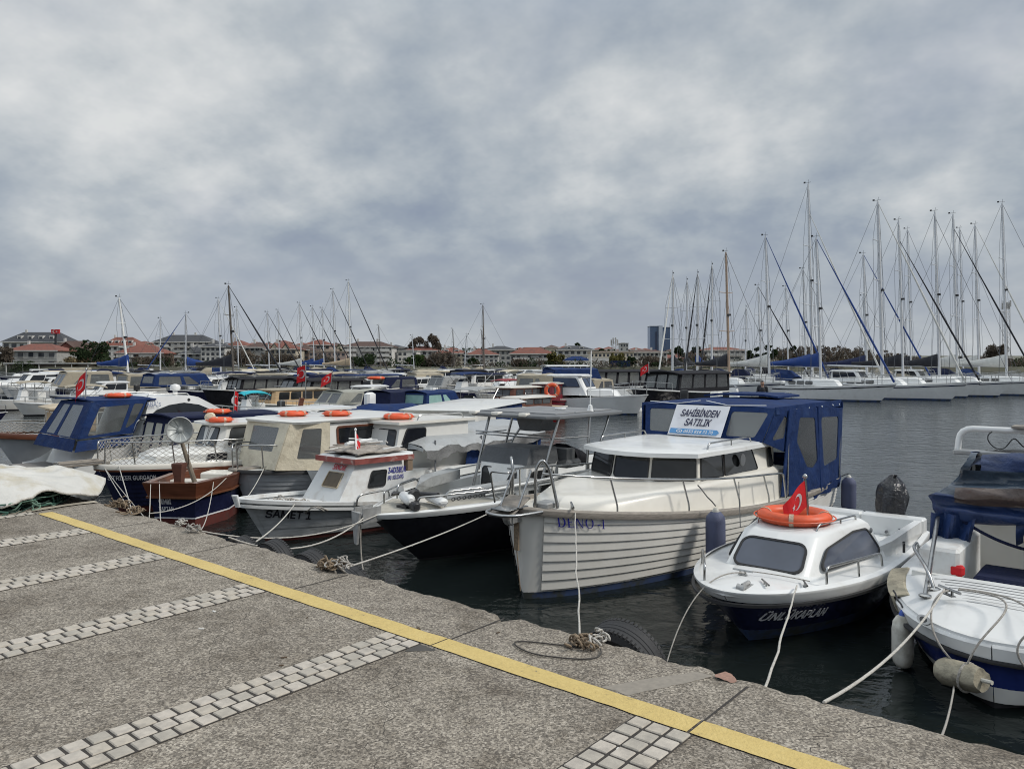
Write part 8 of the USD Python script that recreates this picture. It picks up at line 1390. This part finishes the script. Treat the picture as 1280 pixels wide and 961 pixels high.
def tree(label, px, d, ytop, wpx, kind='bare', base=None, n=620, seed=None, name=None):
    x = (px - 640) / 960 * d; z0 = float(land_z(x, d)) - .3 if base is None else base; h = 1.55 + (455 - ytop) / 960 * d - z0; r = wpx / 960 * d / 2; rg = np.random.default_rng(int(px * 3 + d) if seed is None else seed)
    m = dict(bare=lf_bare, green=lf_green, pine=lf_dark, olive=lf_olive, tan=lf_tan)[kind]; nm = dict(bare='bare_tree', green='green_tree', pine='evergreen_tree', olive='olive_tree', tan='bare_tree')[kind]
    t = thing(name or nm, label, 'tree', (x, d, z0), 0); ck = h * (.22 if kind != 'bare' else .35); part(t, 'trunk', tube([(0, 0, 0), (.1, 0, ck), (.0, .1, h * .62)], [.035 * h * .6, .026 * h * .6, .008 * h], 7), bark, smooth=True)
    C, R, br = [], [], []
    for k in range(13 if kind != 'bare' else 17):
        a = rg.uniform(0, 6.28); f = rg.uniform(.0, 1.0); zz = ck + (h - ck) * (.12 + .80 * f); rad = r * (1 - .75 * abs(f - .42) ** 1.3) * rg.uniform(.35, .82); c = np.array([rad * math.cos(a), rad * math.sin(a), zz]); C.append(c); R.append(r * rg.uniform(.24, .42) * (1 - .35 * f)); st0 = np.array([.05, 0, min(ck + (zz - ck) * .35, h * .6)]); br.append(tube([st0, st0 * .4 + c * .6 + [0, 0, -.2], c, c * 1.0 + (c - st0) * .22], [.011 * h, .006 * h, .003 * h, .0012 * h], 4))
    part(t, 'limbs', br, bark, smooth=True, kind='stuff')
    if kind in ('bare', 'tan'): part(t, 'crown', cards(C, R, n, .55, rg, 1.0, 1.0) if kind == 'tan' else cards(C, np.array(R) * 1.15, int(n * 1.5), .30, rg, 1.1, 2.4), m)
    else: part(t, 'crown', cards(C, R, int(n * 1.5), .45, rg, .85), m)
    return t
tree('large dark evergreen tree between the brick house and the brown house', 116, 257, 427.5, 54, 'pine', n=1500)
tree('dry tan tree in front of the red brick house', 96, 254, 448, 34, 'tan'); tree('bare pale tree at the far left edge', 3, 254, 433, 26, 'bare', n=800); tree('bare brown tree left of the blue slanting foresail', 176, 257, 449, 30); tree('bare brown tree below the dark-roofed block', 205, 258, 443, 26)
tree('bare pale tree right of the white apartment house', 300, 258, 441, 44, n=800); tree('tangled bare tree before the red gabled house', 343, 258, 443, 40, n=900); tree('bare tree left of the pole flag', 362, 259, 446, 30); tree('leafless tree in front of the pink block', 405, 258, 447, 36, n=700); tree('dark green tree in front of the white balcony block', 456, 257, 446, 44, 'pine'); tree('small olive tree left of the white balcony block', 430, 256, 452, 20, 'olive')
tree('left of two tall bare trees above the roofs', 522, 300, 420, 20, n=900); tree('right and taller of two tall bare trees above the roofs', 541, 300, 418, 24, n=1100); tree('bright green bushy tree below the tall bare trees', 522, 255, 443, 28, 'green', n=800); tree('wide bare brown tree in front of the cream house', 553, 256, 444, 44, n=1000); tree('bare brown tree left of the wide one', 535, 256, 449, 26)
tree('small dark tree in front of the white house with orange-red roof', 592, 257, 448, 16, 'pine'); tree('bare tree right of the lone dark mast', 650, 257, 450, 24); tree('olive-green tree left of the blue tent', 694, 257, 442, 30, 'olive', n=800); tree('olive tree behind the banner board', 770, 262, 442, 30, 'olive', n=800); tree('dark round tree above the pale slate-roofed house', 721, 318, 427.5, 14, 'pine'); tree('dark tree right of the long cream building', 753, 330, 432, 10, 'pine')
tree('dark bush right of the olive tree behind the banner board', 790, 262, 447, 16, 'pine'); tree('bare brown tree below the blue tower', 815, 258, 449, 36); tree('left of two dark evergreen trees right of the blue tower', 848, 285, 431.5, 17, 'pine', n=700); tree('right of two dark evergreen trees right of the blue tower', 870, 285, 431.5, 18, 'pine', n=700); tree('bare brown tree in front of the white block between the masts', 868, 262, 444, 36); tree('dark evergreen right of the white block between the masts', 942, 290, 432, 22, 'pine', n=700); tree('dark evergreen left of the bare wood', 962, 290, 431, 24, 'pine', n=700); tree('flat-topped evergreen standing above the bare wood', 990, 295, 430, 20, 'pine', n=600); tree('bare tree beside the radio mast', 1246, 290, 430, 28, n=900)
tree('dark treetop above the roofs near the billboard', 762, 345, 436, 9, 'pine')
def palm(label, px, d, ytop, wpx, trunk=True, seed=1):
    x = (px - 640) / 960 * d; z0 = float(land_z(x, d)) - .3; h = 1.55 + (455 - ytop) / 960 * d - z0; r = wpx / 960 * d / 2; t = thing('palm_tree', label, 'palm tree', (x, d, z0), 0); rg = np.random.default_rng(seed); hc = h - r * .35
    part(t, 'trunk', tube([(0, 0, 0), (.1, 0, hc * .5), (0, 0, hc)], [.32, .25, .28], 8), bark, smooth=True)
    for k in range(26):
        a = 6.28 * k / 26 + rg.uniform(-.1, .1); up = rg.uniform(-.1, 1.1); s = np.linspace(0, 1, 8); P_ = np.stack([r * s * math.cos(a) * (1.05 - .3 * up), r * s * math.sin(a) * (1.05 - .3 * up), hc + r * (up * s - (.55 + .5 * up) * s ** 2)], -1); sd = np.array([-math.sin(a), math.cos(a), 0]); ms = []
        for i in range(1, 8):
            for w in (1, -1): q = P_[i]; ms.append((np.array([q, q + sd * w * r * .20 + [0, 0, -r * .12] + (P_[i] - P_[i - 1]) * .5, q + (P_[i] - P_[i - 1]) * .35]), np.array([[0, 1, 2]])))
        part(t, 'frond', [tube(P_, .035, 3)] + ms, lf_dark)
palm('squat palm with drooping fronds below the grey-white villa', 32, 250, 450, 44, seed=1); palm('small palm right of the dark evergreen', 148, 252, 454, 32, seed=2); palm('slim palm in front of the grey gabled house', 239, 262, 446, 17, seed=3)
rg = np.random.default_rng(5); C, R = [], []
for px in np.arange(972, 1330, 3.2): d = rg.uniform(272, 310); top = np.interp(px, [972, 1000, 1060, 1100, 1150, 1330], [434, 431, 432, 437, 444, 447]) + rg.uniform(0, 4.5); x = (px - 640) / 960 * d; zt_ = 1.55 + (455 - top) / 960 * d; [(C.append((x + rg.normal(0, .8), d + rg.normal(0, 2), z)), R.append(rg.uniform(.9, 1.7))) for z in np.arange(1.5, zt_ - .8, 1.3)]
solo('distant_wood', 'grey-brown leafless wood behind the yachts at the right', 'wood', [cards(C, R, 15000, .32, rg, 1.0, 2.0)], lf_bare, kind='stuff')
C, R = [], []
for px in np.arange(-30, 1330, 2.6): d = 250.5 + rg.uniform(1.5, 5) + max(0, ((px - 640) / 960 * 255 - 60) * .18); x = (px - 640) / 960 * d; hh = rg.uniform(.5, 2.3) * (1 if rg.random() < .8 else 1.5); C.append((x, d, .7 + hh * .4)); R.append(hh * .62)
C, R = np.array(C), np.array(R); sel = rg.random(len(C)) < .5
solo('shore_shrubs', 'dark shrubs along the far shore', 'shrubs', [cards(C[sel], R[sel], 6500, .30, rg, .9)], lf_dark, kind='stuff'); solo('dry_shrubs', 'brown dry shrubs along the far shore', 'shrubs', [cards(C[~sel], R[~sel], 5500, .30, rg, .9)], lf_bare, kind='stuff')
C, R = [], []
for px in np.arange(60, 900, 4): d = rg.uniform(360, 620); y = np.interp(px, [60, 200, 400, 640, 760, 900], [426, 428, 430, 435, 437, 440]) + rg.uniform(0, 3); C.append(((px - 640) / 960 * d, d, 1.55 + (455 - y) / 960 * d - 1.5)); R.append(rg.uniform(1.2, 2.6))
solo('hill_trees', 'dark treetops scattered among the houses on the slope', 'wood', [cards(C, R, 7000, .6, rg, .8)], lf_dark, kind='stuff')
